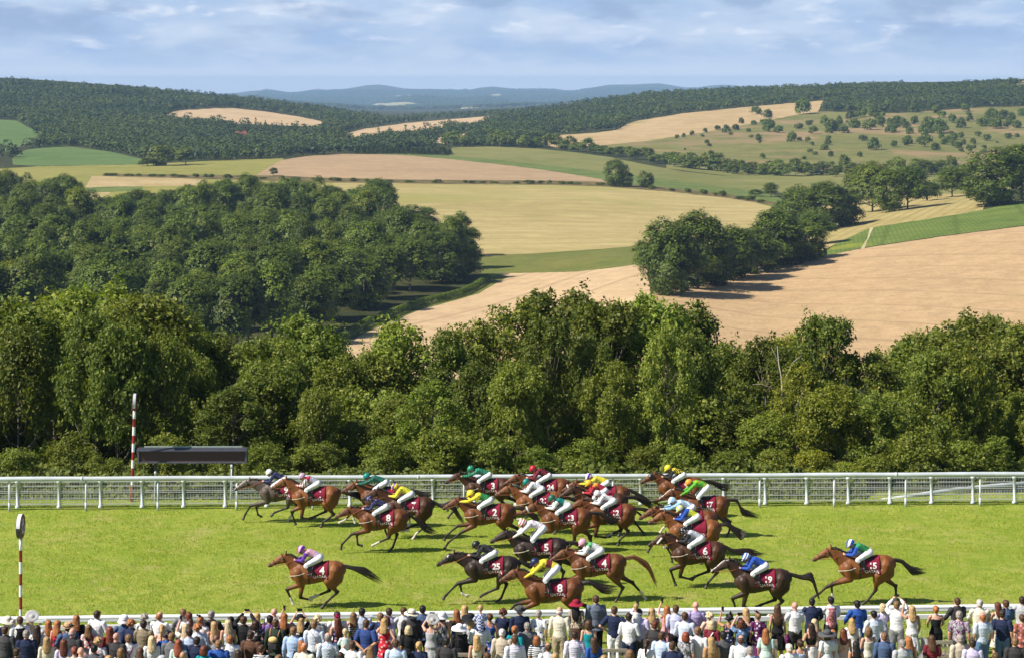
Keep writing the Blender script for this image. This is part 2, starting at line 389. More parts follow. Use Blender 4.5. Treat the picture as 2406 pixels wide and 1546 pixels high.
def field_mat(name, c1, c2, scale=0.05, fine=1.2, streak=None, c3=None, bump=0.5, patch=None, contrast=0.5):
    M = Mat(name, 0.95, 0.1)
    a = M.rng(M.noise(scale, 4, 0.6), 0.32, 0.68)
    col = M.mix(a, c1, c2)
    f = M.noise(fine, 5, 0.7)
    col = M.mix(M.rng(f, 0.30, 0.72), M.mix(contrast, col, tuple(x * 0.45 for x in c1)), col)
    f2 = M.noise(fine * 0.17, 4, 0.7)
    col = M.mix(M.math('MULTIPLY', M.rng(f2, 0.35, 0.7), 0.35), col, tuple(min(1, x * 1.35) for x in c2))
    if streak:
        ang, sc, amt, dark = streak
        w = M.wave(sc, M.mapping(rot=(0, 0, ang)), 1.2, 3)
        col = M.mix(M.math('MULTIPLY', M.rng(w, 0.62, 0.95), amt), col, dark)
        tr = M.wave(0.0125, M.mapping(rot=(0, 0, ang + 0.04)), 0.5, 2)                 # wheel tracks of the tractor
        col = M.mix(M.math('MULTIPLY', M.rng(tr, 0.975, 0.997), 0.45), col, tuple(x * 0.62 for x in c1))
    if c3:
        sc3, lo, hi, cc = c3
        col = M.mix(M.rng(M.noise(sc3, 5, 0.62), lo, hi), col, cc)
    M.color(col).bump(f, bump, 0.3)
    return M.m
def H(h, k=1.0): return tuple(x * k for x in hexc(h))
FM = {
    "green_verge": field_mat("verge_grass", (0.10, 0.13, 0.022), (0.15, 0.16, 0.035)),
    "chalk_track": field_mat("pale_stubble", (0.53, 0.37, 0.21), (0.60, 0.43, 0.26), 0.03, 0.9, contrast=0.25),
    "harvested_field": field_mat("light_stubble", (0.44, 0.31, 0.175), (0.52, 0.375, 0.22), 0.012, 0.8, streak=(0.35, 0.05, 0.3, (0.54, 0.38, 0.22)), contrast=0.4),
    "stubble_field": field_mat("warm_stubble", (0.43, 0.29, 0.155), (0.49, 0.34, 0.185), 0.012, 1.0, streak=(-0.9, 0.16, 0.22, (0.32, 0.21, 0.11)), c3=(0.02, 0.58, 0.78, (0.42, 0.31, 0.15)), contrast=0.55),
    "green_field_margin": field_mat("margin_grass", (0.115, 0.145, 0.028), (0.17, 0.165, 0.042), 0.02, 0.7),
    "hedge_bank": field_mat("rough_bank", (0.05, 0.055, 0.016), (0.21, 0.15, 0.06), 0.09, 0.5),
    "hay_field": field_mat("hay", (0.31, 0.25, 0.095), (0.41, 0.325, 0.145), 0.008, 0.35, streak=(1.42, 0.010, 0.28, (0.27, 0.235, 0.075)), c3=(0.006, 0.50, 0.70, (0.27, 0.25, 0.075)), contrast=0.3),
    "ploughed_field": field_mat("tan_soil", (0.32, 0.22, 0.125), (0.38, 0.265, 0.15), 0.01, 0.5, contrast=0.4),
    "crop_strip": field_mat("crop_green", (0.092, 0.132, 0.028), (0.15, 0.185, 0.048), 0.06, 0.5),
    "crop_field": field_mat("crop_leaf_green", (0.098, 0.145, 0.026), (0.155, 0.195, 0.042), 0.05, 0.8, streak=(0.15, 0.2, 0.45, (0.045, 0.10, 0.02)), c3=(0.015, 0.63, 0.72, (0.24, 0.25, 0.03))),
    "pasture": field_mat("pasture_grass", (0.145, 0.155, 0.04), (0.20, 0.19, 0.062), 0.01, 0.4, c3=(0.008, 0.6, 0.75, (0.24, 0.21, 0.085)), contrast=0.3),
    "mown_field": field_mat("mown_grass", (0.21, 0.205, 0.045), (0.28, 0.25, 0.07), 0.01, 0.4, streak=(1.2, 0.02, 0.4, (0.17, 0.18, 0.04)), contrast=0.3),
    "dry_field": field_mat("dry_grass", (0.36, 0.27, 0.12), (0.44, 0.33, 0.17), 0.02, 0.5),
    "green_field": field_mat("ley_green", (0.085, 0.14, 0.036), (0.115, 0.17, 0.05), 0.01, 0.4, contrast=0.3),
    "wheat_field": field_mat("ripe_wheat", (0.44, 0.31, 0.175), (0.52, 0.375, 0.215), 0.008, 0.25, streak=(1.3, 0.016, 0.35, (0.38, 0.27, 0.15)), contrast=0.25),
    "downland_field": field_mat("dry_downland", (0.36, 0.255, 0.125), (0.45, 0.325, 0.17), 0.006, 0.25, c3=(0.006, 0.53, 0.66, (0.23, 0.20, 0.07)), contrast=0.3),
    "scrub_hillside": field_mat("rough_pasture", (0.125, 0.135, 0.034), (0.19, 0.18, 0.055), 0.012, 0.3, c3=(0.010, 0.49, 0.62, (0.26, 0.18, 0.09)), contrast=0.55),
    "chalk_field": field_mat("pale_field", (0.50, 0.42, 0.28), (0.56, 0.48, 0.32), 0.02, 0.4),
    "dry_meadow": field_mat("cut_meadow", (0.33, 0.265, 0.10), (0.40, 0.31, 0.13), 0.02, 0.6, streak=(0.3, 0.06, 0.45, (0.19, 0.19, 0.05))),
    "green_track": field_mat("worn_track", (0.40, 0.34, 0.20), (0.46, 0.39, 0.25)),
    "far_meadow": field_mat("distant_meadow", (0.26, 0.26, 0.10), (0.40, 0.33, 0.20), 0.004, 0.05),
    "lawn": field_mat("lawn_grass", (0.17, 0.20, 0.06), (0.24, 0.25, 0.09)),
    "valley_floor": field_mat("woodland_floor", (0.030, 0.038, 0.011), (0.060, 0.062, 0.020), 0.03, 0.6),  # soil and green, darkened so the wood's shade is in the colour
    "racecourse_turf": None,
}
def turf_mat():
    M = Mat("racecourse_turf", 0.85, 0.15)
    big = M.rng(M.noise(0.14, 4, 0.6), 0.35, 0.66)
    mid = M.rng(M.noise(1.3, 5, 0.65), 0.36, 0.66)
    fine = M.noise(14.0, 4, 0.75)
    col = M.mix(big, (0.355, 0.425, 0.052), (0.475, 0.50, 0.092))
    col = M.mix(M.math('MULTIPLY', mid, 0.9), col, (0.26, 0.365, 0.034))
    dry = M.rng(M.noise(0.45, 6, 0.75), 0.50, 0.70)
    col = M.mix(M.math('MULTIPLY', dry, 0.8), col, (0.55, 0.47, 0.17))
    rough = M.noise(5.5, 5, 0.75)
    col = M.mix(M.math('MULTIPLY', M.rng(rough, 0.50, 0.34), 0.42), col, (0.12, 0.21, 0.014))  # shade in the hollows between tufts, mixed into the colour
    col = M.mix(M.rng(fine, 0.36, 0.62), M.mix(0.38, col, (0.12, 0.20, 0.014)), col)  # the same painted shade again, at blade scale
    M.color(col).bump(M.math('ADD', fine, M.math('MULTIPLY', rough, 2.2)), 1.0, 0.07)
    return M.m
FM["racecourse_turf"] = turf_mat()

def build_terrain():
    polys = [("racecourse_turf", [(px, math.log(y)) for px, y in
              [(-1080, 22)] + [(-1080 + i * 40, 22) for i in range(1, 114)] + [(3480, 22)] + [(3480, 22 * (88.5 / 22) ** (k / 20)) for k in range(1, 20)] +
              [(3480 - i * 40, 88.5) for i in range(0, 114)] + [(-1080, 88.5)] + [(-1080, 22 * (88.5 / 22) ** (k / 20)) for k in range(19, 0, -1)]])]
    rj = random.Random(5)
    polys += [(n, smooth_poly(p, 10, 0.8, rj)) for n, p in FIELDS]
    verts = []; edges = []
    for n, p in polys:
        b = len(verts); verts += [Vector((x, y * 400)) for x, y in p]; edges += [(b + i, b + (i + 1) % len(p)) for i in range(len(p))]
    gp = list(range(-1090, 3491, 30)); gl = np.concatenate([np.linspace(math.log(21), math.log(430), 46)[:-1], np.linspace(math.log(430), math.log(4000), 118)[:-1], np.linspace(math.log(4000), math.log(29000), 30)])
    for i, l in enumerate(gl):
        for p in gp: verts.append(Vector((p + (15 if i % 2 else 0), l * 400)))
    vo, _, fo, _, _, _ = geometry.delaunay_2d_cdt(verts, edges, [], 0, 1e-4)
    va = np.array([(v.x, v.y / 400) for v in vo]); px = va[:, 0]; Y = np.exp(va[:, 1])
    co = np.stack([(px - CX) / FPX * Y, Y, ground(px, Y)], 1)
    fa = np.array([f for f in fo if len(f) == 3])
    cen = va[fa].mean(1); lab = np.full(len(fa), -1)
    for i in range(len(polys) - 1, -1, -1): lab[in_poly(polys[i][1], cen[:, 0], cen[:, 1])] = i
    # faces must look up
    a, b, c = (co[fa[:, k]] for k in range(3)); up = np.cross(b - a, c - a)[:, 2]
    fa[up < 0] = fa[up < 0][:, ::-1]
    for i in range(-1, len(polys)):
        sel = fa[lab == i]
        if not len(sel): continue
        n = "valley_floor" if i < 0 else polys[i][0]
        u, inv = np.unique(sel, return_inverse=True)
        me = np_mesh(n, co[u], inv.reshape(sel.shape))
        o = obj(n, me, FM[n], smooth=True); tag(o, kind="structure")
    return polys
POLYS = build_terrain()
FIELD_POLYS = [p for n, p in POLYS if n not in ("racecourse_turf", "far_meadow", "lawn")]
def in_field(px, Y, names=None):
    x = np.atleast_1d(np.asarray(px, float)); y = np.log(np.atleast_1d(np.asarray(Y, float))); r = np.zeros(len(x), bool)
    for n, p in POLYS:
        if n == "racecourse_turf" or (names and n not in names): continue
        r |= in_poly(p, x, y)
    return r

def build_turf():
    """blades of grass standing in tufts over the track"""
    n = 130000
    Y = np.exp(NP.uniform(math.log(56), math.log(87.6), n)); px = NP.uniform(-120, 2530, n)
    x = (px - CX) / FPX * Y
    den = np.array([mnoise.noise(Vector((a * 0.7, b * 0.7, 3.3))) + 0.6 * mnoise.noise(Vector((a * 2.6, b * 2.6, 1.3))) for a, b in zip(x, Y)])
    keep = den + NP.normal(0, 0.4, n) > 0.0; x, Y = x[keep], Y[keep]; n = len(x)
    vs = []; m = 4
    for k in range(m):
        th = NP.uniform(0, 2 * math.pi, n); h = NP.uniform(0.03, 0.09, n); w = NP.uniform(0.005, 0.012, n); lean = NP.uniform(0.0, 0.05, n)
        ox = x + NP.normal(0, 0.03, n); oy = Y + NP.normal(0, 0.03, n)
        dx, dy = np.cos(th), np.sin(th)
        a = np.stack([ox - dy * w, oy + dx * w, np.zeros(n) - 0.005], 1); b = np.stack([ox + dy * w, oy - dx * w, np.zeros(n) - 0.005], 1)
        c = np.stack([ox + dx * lean, oy + dy * lean, h], 1)
        vs.append(np.stack([a, b, c], 1).reshape(-1, 3))
    v = np.concatenate(vs); f = np.arange(len(v)).reshape(-1, 3)
    me = np_mesh("turf_grass", v, f)
    M = Mat("grass_blades", 0.7, 0.2)
    g = M.N.new("ShaderNodeNewGeometry"); r = g.outputs["Random Per Island"]
    col = M.mix(r, (0.27, 0.37, 0.030), (0.52, 0.56, 0.09)); col = M.mix(M.rng(r, 0.88, 1.0), col, (0.52, 0.48, 0.18))
    M.leafy(col, 0.35, M.mix(0.5, col, (0.35, 0.45, 0.04)))
    o = obj("turf_grass", me, M.m); tag(o, kind="stuff"); o["label"] = "short green grass of the racecourse"
build_turf()

def build_undergrowth():
    """nettles, brambles and saplings on the bank between the far fence and the trees"""
    n = 60000; Y = NP.uniform(86.9, 96.5, n); px = NP.uniform(-200, 2640, n); x = (px - CX) / FPX * Y
    far = (px > 2035) & (Y < 91.5); Y = np.where(far, NP.uniform(91.5, 96.5, n), Y); x = (px - CX) / FPX * Y
    top = np.array([0.35 + 0.75 * max(0.0, mnoise.noise(Vector((a * 0.7, b * 0.9, 9.1))) + 0.35) for a, b in zip(x, Y)]) * np.clip((Y - 86.6) / 2.2, 0.15, 1)
    z = ground(px, Y) + top * NP.random(n) ** 0.6
    nor = NP.normal(size=(n, 3)) * 0.6 + np.array([-0.2, -0.5, 0.6]); nor /= np.linalg.norm(nor, axis=1)[:, None]
    t = NP.normal(size=(n, 3)); t -= (t * nor).sum(1)[:, None] * nor; t /= np.linalg.norm(t, axis=1)[:, None]; b = np.cross(nor, t); c = np.stack([x, Y, z], 1); s = NP.uniform(0.07, 0.15, n)[:, None]
    v = np.stack([c - t * s, c - b * s * .6, c + t * s, c + b * s * .6], 1).reshape(-1, 3)
    M = Mat("undergrowth_leaves", 0.6, 0.2); r = M.N.new("ShaderNodeNewGeometry").outputs["Random Per Island"]; col = M.mix(r, (0.07, 0.10, 0.015), (0.19, 0.22, 0.04)); M.leafy(col, 0.3)
    o = obj("undergrowth", np_mesh("undergrowth", v, np.arange(n * 4).reshape(-1, 4)), M.m); tag(o, "tangled green undergrowth on the bank behind the far fence", None, None, "stuff")
build_undergrowth()

def build_haze():
    mb = MB(); x0, x1, y0, y1, z0, z1 = -8500, 8500, -40, 23000, -190, 75
    mb.add([(x0, y0, z0), (x1, y0, z0), (x1, y1, z0), (x0, y1, z0), (x0, y0, z1), (x1, y0, z1), (x1, y1, z1), (x0, y1, z1)],
           [(0, 3, 2, 1), (4, 5, 6, 7), (0, 1, 5, 4), (1, 2, 6, 5), (2, 3, 7, 6), (3, 0, 4, 7)])
    m = bpy.data.materials.new("haze"); m.use_nodes = True; nt = m.node_tree
    nt.nodes.remove(nt.nodes["Principled BSDF"])
    v = nt.nodes.new("ShaderNodeVolumePrincipled"); v.inputs["Color"].default_value = (0.42, 0.65, 1.0, 1); v.inputs["Density"].default_value = HAZE
    v.inputs["Anisotropy"].default_value = 0.0
    nt.links.new(v.outputs[0], nt.nodes["Material Output"].inputs["Volume"])
    o = mb.build("haze", m); tag(o, kind="stuff"); o["label"] = "thin blue summer haze over the valley"; o.display_type = 'WIRE'
HAZE = 5.2e-5
build_haze()

# ------------------------------------------------------------------ trees: trunk with limbs and a crown of leaf clumps
def leaf_mat(name, c1, c2, c3=None, trans=0.3):
    M = Mat(name, 0.55, 0.25)
    g = M.N.new("ShaderNodeNewGeometry"); r = g.outputs["Random Per Island"]
    col = M.mix(r, c1, c2)
    if c3: col = M.mix(M.rng(r, 0.93, 1.0), col, c3)
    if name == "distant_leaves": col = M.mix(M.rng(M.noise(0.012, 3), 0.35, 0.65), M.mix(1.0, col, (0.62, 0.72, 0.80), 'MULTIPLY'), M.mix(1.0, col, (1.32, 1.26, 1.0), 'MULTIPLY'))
    tint = M.info("Color"); col = M.mix(1.0, col, tint, 'MULTIPLY')
    M.leafy(col, trans, M.mix(1.0, col, (1.25, 1.35, 0.55), 'MULTIPLY'))
    return M.m
LEAF = {
    "belt": leaf_mat("sycamore_leaves", (0.075, 0.115, 0.013), (0.235, 0.275, 0.040), (0.36, 0.35, 0.09), 0.36),
    "wood": leaf_mat("woodland_leaves", (0.042, 0.074, 0.008), (0.150, 0.200, 0.018), (0.19, 0.20, 0.025), 0.24),
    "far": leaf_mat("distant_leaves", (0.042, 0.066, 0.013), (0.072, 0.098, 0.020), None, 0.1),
}
BARK = plain("bark", (0.20, 0.17, 0.125), 0.9, 0.1, 0.4, 3.0, 0.6)
PALE_BARK = plain("dead_wood", (0.50, 0.45, 0.37), 0.9, 0.1, 0.3, 3.0, 0.4)

def quads(cen, nor, size, rg, aspect=0.62, fold=0.25):
    """one bent leaf-shaped face pair per centre -> verts, faces"""
    n = len(cen); t = rg.normal(size=(n, 3)); t -= (t * nor).sum(1)[:, None] * nor; t /= np.linalg.norm(t, axis=1)[:, None] + 1e-9
    b = np.cross(nor, t); s = size[:, None]
    v = np.stack([cen - t * s, cen - b * s * aspect - nor * s * fold, cen + t * s, cen + b * s * aspect - nor * s * fold], 1).reshape(-1, 3)
    return v, np.arange(n * 4).reshape(-1, 4)
def unit(a): return a / (np.linalg.norm(a, axis=1)[:, None] + 1e-9)

def clump_centres(rg, k, rx, rz, z0, shape, dome=0.0):
    """centres of boughs through the crown's envelope"""
    d = unit(rg.normal(size=(k, 3))); d[:, 2] = np.where(d[:, 2] < -0.55, -d[:, 2], d[:, 2])
    rad = 0.45 + 0.25 * dome + (0.55 - 0.25 * dome) * rg.random(k) ** 0.5
    p = d * rad[:, None]
    if shape == "cone":
        zz = rg.random(k); th = rg.uniform(0, 6.283, k); rr = (1 - zz) ** 0.8 * (0.55 + 0.45 * rg.random(k))
        p = np.stack([np.cos(th) * rr, np.sin(th) * rr, zz * 2 - 1], 1)
    if shape == "column": p[:, 2] = rg.uniform(-1, 1, k); q = np.sqrt(np.clip(1.05 - np.abs(p[:, 2]) ** 2.6, 0.05, 1)); p[:, :2] = unit(np.c_[d[:, :2], np.zeros(k)])[:, :2] * (rad * q)[:, None]
    return p * np.array([rx, rx, rz]) + np.array([0, 0, z0])

def crown(rg, h, rx, base, n_cl, n_tw, n_lf, cl_r, tw_r, leaf, shape="round", dome=0.0):
    """leaves on twigs on boughs -> verts, quads, bough centres"""
    rz = (h - base) / 2; z0 = (h + base) / 2
    cc = clump_centres(rg, n_cl, rx - cl_r * 0.6, rz - cl_r * 0.5, z0, shape, dome)
    cr = cl_r * rg.uniform(0.65, 1.25, n_cl)
    d = unit(rg.normal(size=(n_cl * n_tw, 3))); d[:, 2] = np.where(d[:, 2] < -0.5, -d[:, 2], d[:, 2])
    ci = np.repeat(np.arange(n_cl), n_tw)
    tc = cc[ci] + d * (cr[ci] * (np.where(rg.random(len(ci)) < 0.06 * (1 - dome), 1.45, 0.35 + 0.2 * dome + (0.75 - 0.25 * dome) * rg.random(len(ci)) ** 0.6)))[:, None]
    out = unit((tc - np.array([0, 0, z0 - rz * 0.3])) / np.array([rx, rx, rz]))
    ti = np.repeat(np.arange(len(tc)), n_lf)
    lp = tc[ti] + rg.normal(size=(len(ti), 3)) * tw_r * np.array([1, 1, 0.75])
    nor = unit(d[ti] * (0.60 - 0.15 * dome) + out[ti] * (0.25 + 0.65 * dome) + np.array([0, 0, 0.18]) + rg.normal(size=(len(ti), 3)) * (0.62 - 0.34 * dome))
    v, f = quads(lp, nor, leaf * rg.uniform(0.55, 1.25, len(ti)), rg)
    return v, f, cc

def trunk_mesh(name, rg, h, base, cc, r0, n_limb=7):
    mb = MB(); wob = rg.normal(size=2) * r0 * 1.2
    top = base + (h - base) * 0.62
    pts = [(0, 0, -0.6), (wob[0] * .3, wob[1] * .3, base * 0.5), (wob[0], wob[1], base), (wob[0] * 1.3, wob[1] * .4, top)]
    mb.tube(pts, [r0 * 1.35, r0, r0 * 0.8, r0 * 0.25], 8)
    for c in cc[rg.permutation(len(cc))[:n_limb]]:
        z = min(max(base * 0.75, c[2] - abs(np.hypot(c[0], c[1])) * 0.8), top)
        m = (np.array([wob[0], wob[1], z]) + c) / 2 + np.array([0, 0, -0.08 * h * rg.random()])
        mb.tube([(wob[0], wob[1], z), tuple(m), tuple(c)], [r0 * 0.42, r0 * 0.26, r0 * 0.08], 6)
    return mb.mesh(name)

def tree_kind(seed, h, rx, base, n_cl, n_tw, n_lf, cl_r, tw_r, leaf, shape="round", r0=0.2, limbs=7, dome=0.0):
    rg = np.random.default_rng(seed)
    v, f, cc = crown(rg, h, rx, base, n_cl, n_tw, n_lf, cl_r, tw_r, leaf, shape, dome)
    return dict(h=h, rx=rx, crown=np_mesh("crown", v, f), trunk=trunk_mesh("trunk", rg, h, base, cc, r0, limbs))

def put_tree(kind, mat, x, y, z, sx, sz, rz, tint, name="tree", cat="tree", label="", group=None, bark=None):
    r = empty(name, (x, y, z), rz); r.scale = (sx, sx, sz)
    c = obj("crown", kind["crown"], None, r); set_mat(c, mat); c.color = (*tint, 1)
    t = obj("trunk", kind["trunk"], None, r, True); set_mat(t, bark or BARK)
    return tag(r, label, cat, group)

# the belt of trees right behind the far rail
BELT_BIG = [tree_kind(100 + i, 9.5, 3.6, 0.2, 52, 34, 9, 1.0, 0.20, 0.145, "column" if i % 2 else "round", 0.13, 24) for i in range(6)]
BELT_LOW = [tree_kind(140 + i, 5.0, 2.3, -0.5, 30, 30, 9, 0.8, 0.18, 0.13, "column", 0.07, 18) for i in range(4)]
def tint(rg, g=1.0, yellow=0.0):
    k = rg.uniform(0.85, 1.2) * g
    return (k * (1 + yellow * 0.55 + rg.uniform(-0.06, 0.1)), k * (1 + yellow * 0.18), k * (1 - yellow * 0.3 + rg.uniform(-0.1, 0.1)))
LANDMARK = [(20, "the left end of the track"), (150, "the round winning-post disc"), (315, "the tall striped pole"), (400, "the left half of the display board"), (520, "the right half of the display board"),
            (625, "the grey horse"), (730, "the rider in grey and pink"), (870, "the rider in dark green"), (940, "the rider in yellow with purple cap"), (1040, "the gap between the leaders and the pack"), (1130, "the rider in green hoops"),
            (1260, "the rider all in maroon"), (1400, "the rider in yellow on the dark brown horse"), (1570, "the rider in yellow and black checks"), (1650, "the rider in bright green"), (1790, "the first empty stretch of rail"),
            (1900, "the middle of the empty stretch of rail"), (2010, "the last chasing horse"), (2130, "the start of the sloping white rail"), (2260, "the middle of the sloping white rail"), (2390, "the high end of the sloping white rail")]
def near_what(px): return min(LANDMARK, key=lambda l: abs(l[0] - px))[1]

BACK = [(-120, 720, 130), (10, 712, 120), (120, 696, 120), (235, 692, 120), (335, 700, 115), (440, 778, 80), (545, 812, 90), (625, 800, 75), (712, 750, 90), (800, 838, 65),
        (885, 812, 70), (945, 772, 85), (1035, 800, 75), (1110, 782, 75), (1205, 745, 95), (1320, 704, 115), (1425, 728, 90), (1530, 702, 100), (1620, 742, 85), (1725, 802, 80),
        (1800, 812, 75), (1875, 790, 75), (1938, 758, 72), (2030, 842, 75), (2105, 822, 65), (2180, 782, 85), (2265, 745, 105), (2345, 752, 90), (2430, 760, 100), (2540, 770, 110)]
def build_belt():
    rg = np.random.default_rng(3); used = {}
    def lab(kind, px):
        s = f"{kind} above {near_what(px)}"
        return s
    rows = []
    for px, top, hw in BACK: rows.append((px, top, hw, rg.uniform(106, 116), "big", "tall tree"))
    for i, px in enumerate(np.arange(-140, 2560, 84)):
        lim = np.interp(px, [p for p, _, _ in BACK], [t for _, t, _ in BACK])
        rows.append((px + rg.uniform(-34, 34), lim + rg.uniform(25, 190), rg.uniform(46, 76), rg.uniform(94.5, 102), "big", "bushy tree"))
    for i, px in enumerate(np.arange(-120, 2560, 92)):
        rows.append((px + rg.uniform(-40, 40), rg.uniform(1000, 1085), rg.uniform(36, 60), rg.uniform(90.6, 92.8), "low", "low bush"))
    for i, px in enumerate(np.arange(-130, 2560, 80)):
        rows.append((px + rg.uniform(-20, 20), rg.uniform(905, 985), rg.uniform(62, 80), rg.uniform(101, 104), "low", "low bush"))
    for i, (px, top, hw, Y, kd, what) in enumerate(rows):
        k = (BELT_BIG if kd == "big" else BELT_LOW)[int(rg.integers(0, 6 if kd == "big" else 4))]
        p = P(px, top, Y); zg = ground_at(p.x, Y); h = p.z - zg
        sx = min(hw / FPX * Y / k["rx"] * 1.3, h / k["h"] * 1.25)
        if what.startswith("low"): t = tint(rg, 1.0)
        else: t = tint(rg, rg.choice([0.75, 0.9, 1.0, 1.15]))
        if 1850 < px < 2000 and top > 780: t = tint(rg, 1.1, 0.38); adj = "yellowish "
        elif px < 420 and what[0] == "t": t = tint(rg, 1.0, 0.1); adj = "bright "
        elif 2200 < px < 2300 and what[0] == "t": t = tint(rg, 0.7); adj = "dark "
        else: adj = ""
        nm = "bush" if what.startswith("low") else "tree"
        r = put_tree(k, LEAF["belt"], p.x, Y, zg, sx, h / k["h"] * 1.02, rg.uniform(0, 6.28), t, nm, nm, f"{adj}{lab(what, px)}", None)
        used.setdefault(r["label"], []).append(r)
    for l, rs in used.items():
        if len(rs) > 1:
            rs.sort(key=lambda r: r.location.x / r.location.y)
            for r, w in zip(rs, ["left", "right"] if len(rs) == 2 else ["leftmost", "second from left", "third from left", "fourth from left", "fifth from left", "sixth from left"]): r["label"] = l + f", the {w} one" if len(rs) == 2 else l + f", {w}"
    # the bleached dead tree among the right-hand trees
    mb = MB(); DY = 99.5
    b = P(1838, 930, DY); g = ground_at(b.x, DY)
    def q(px, py, dy=0): v = P(px, py, DY + dy); return (v.x, v.y, v.z)
    mb.tube([(b.x, DY, g - .3), q(1841, 980), q(1838, 918), q(1836, 885), q(1830, 855), q(1826, 812)], [.07, .05, .042, .034, .024, .008], 8)
    mb.tube([q(1838, 908), q(1849, 880, -.2), q(1864, 850, -.3), q(1884, 834, -.3)], [.03, .022, .014, .006], 7)
    mb.tube([q(1838, 918), q(1806, 908, -.3), q(1790, 902, -.4), q(1768, 903, -.4)], [.024, .018, .012, .006], 7)
    mb.tube([q(1830, 855), q(1822, 835, .2), q(1812, 815, .2)], [.014, .010, .004], 6)
    o = mb.build("dead_tree", PALE_BARK, None, True); tag(o, "bleached leafless tree with forked bare branches among the green trees", "tree")
build_belt()

# woods and single trees in the valley
MID = [tree_kind(200 + i, 15.0, 5.6, -0.3, 46, 42, 5, 1.95, 0.30, 0.30, "column" if i % 3 == 1 else "round", 0.3, 12, 1.0) for i in range(5)]
MID_CONE = [tree_kind(230 + i, 17.0, 3.6, 1.0, 60, 16, 4, 1.0, 0.3, 0.42, "cone", 0.25, 6) for i in range(2)]
SMALL = [tree_kind(250 + i, 12.0, 5.0, -1.0, 34, 18, 4, 1.7, 0.40, 0.48, "column" if i % 2 else "round", 0.25, 6, 0.8) for i in range(4)]
SHRUB = [tree_kind(270 + i, 4.0, 2.9, -0.9, 18, 14, 4, 1.0, 0.3, 0.40, "round", 0.1, 4, 0.7) for i in range(4)]
def plant_px(kinds, mat, px, top, hw, base_py, rg, name, cat, label, group=None, g=1.0, yellow=0.0, Y=None):
    """a tree by the pixel of its foot, its top and its half width"""
    Y = Y or depth_of(px, base_py); x = (px - CX) / FPX * Y; zg = ground_at(x, Y)
    k = kinds[int(rg.integers(0, len(kinds)))]
    h = CAMZ - (top - HY) / FPX * Y - zg
    return put_tree(k, mat, x, Y, zg, hw / FPX * Y / k["rx"] * 1.22, max(h, 1.0) / k["h"] * 1.02, rg.uniform(0, 6.28), tint(rg, g, yellow), name, cat, label, group)

def build_left_wood():
    rg = np.random.default_rng(8); n = 0
    # outline of the wood by the feet of its trees, in (column, depth) space
    edge = [(-400, 850), (40, 850), (640, 838), (735, 800), (765, 770), (800, 740), (880, 705), (960, 688), (1040, 672), (1095, 658), (1118, 640), (1108, 600), (1060, 590), (1010, 560), (935, 520), (900, 497), (800, 486), (640, 480), (480, 482), (300, 490), (215, 500), (130, 470), (-50, 462), (-400, 460)]
    poly = [(a * K, math.log(depth_of(a * K, b * K))) for a, b in edge]
    skyline = [(-400, 395), (0, 392), (60, 400), (160, 392), (225, 425), (250, 468), (330, 440), (420, 440), (560, 412), (640, 420), (740, 418), (800, 440), (880, 424), (930, 470), (960, 482), (1010, 530), (1060, 500), (1095, 540), (1120, 600)]
    py = 846.0; row = 0
    while py > 462:
        step = 14 if py > 700 else 12
        px = -150 + (row % 2) * 30 + rg.uniform(-15, 15)
        while px < 1130:
            q = px + rg.uniform(-16, 16); pb = py + rg.uniform(-7, 7)
            Y = depth_of(q, pb); w = 5.6 / Y * FPX
            if in_poly(poly, np.array([q]), np.array([math.log(Y)]))[0] and not in_field(q, Y)[0]:
                h = rg.uniform(14, 22)
                lim = np.interp(q, [a for a, b in skyline], [b for a, b in skyline])
                top = pb - h / Y * FPX
                if top < lim: top = lim + rg.uniform(0, 14)
                if pb - top > 5.0 / Y * FPX:
                    u = rg.random(); kinds = MID_CONE if (q < 330 and pb > 640 and u < 0.35) else MID
                    g = 0.72 if u < 0.25 else (1.35 if u > 0.9 else 1.0); ye = 0.35 if u > 0.88 else 0.0
                    word = "dark crowned" if g < 0.8 else ("pale green" if g > 1.2 else "mid green")
                    word = "pointed conifer" if kinds is MID_CONE else word + " broadleaf tree"
                    plant_px(kinds, LEAF["wood"], q, top, w * rg.uniform(0.80, 1.2), pb, rg, "tree", "tree", f"{word} inside the dense wood beyond the track-side trees", "trees of the dense wood", g, ye)
                    n += 1
            px += w * 1.75
        py -= step * (1.0 + 0.9 * (py > 560) * 0.4) + 13; row += 1
    return n
N_WOOD = build_left_wood()

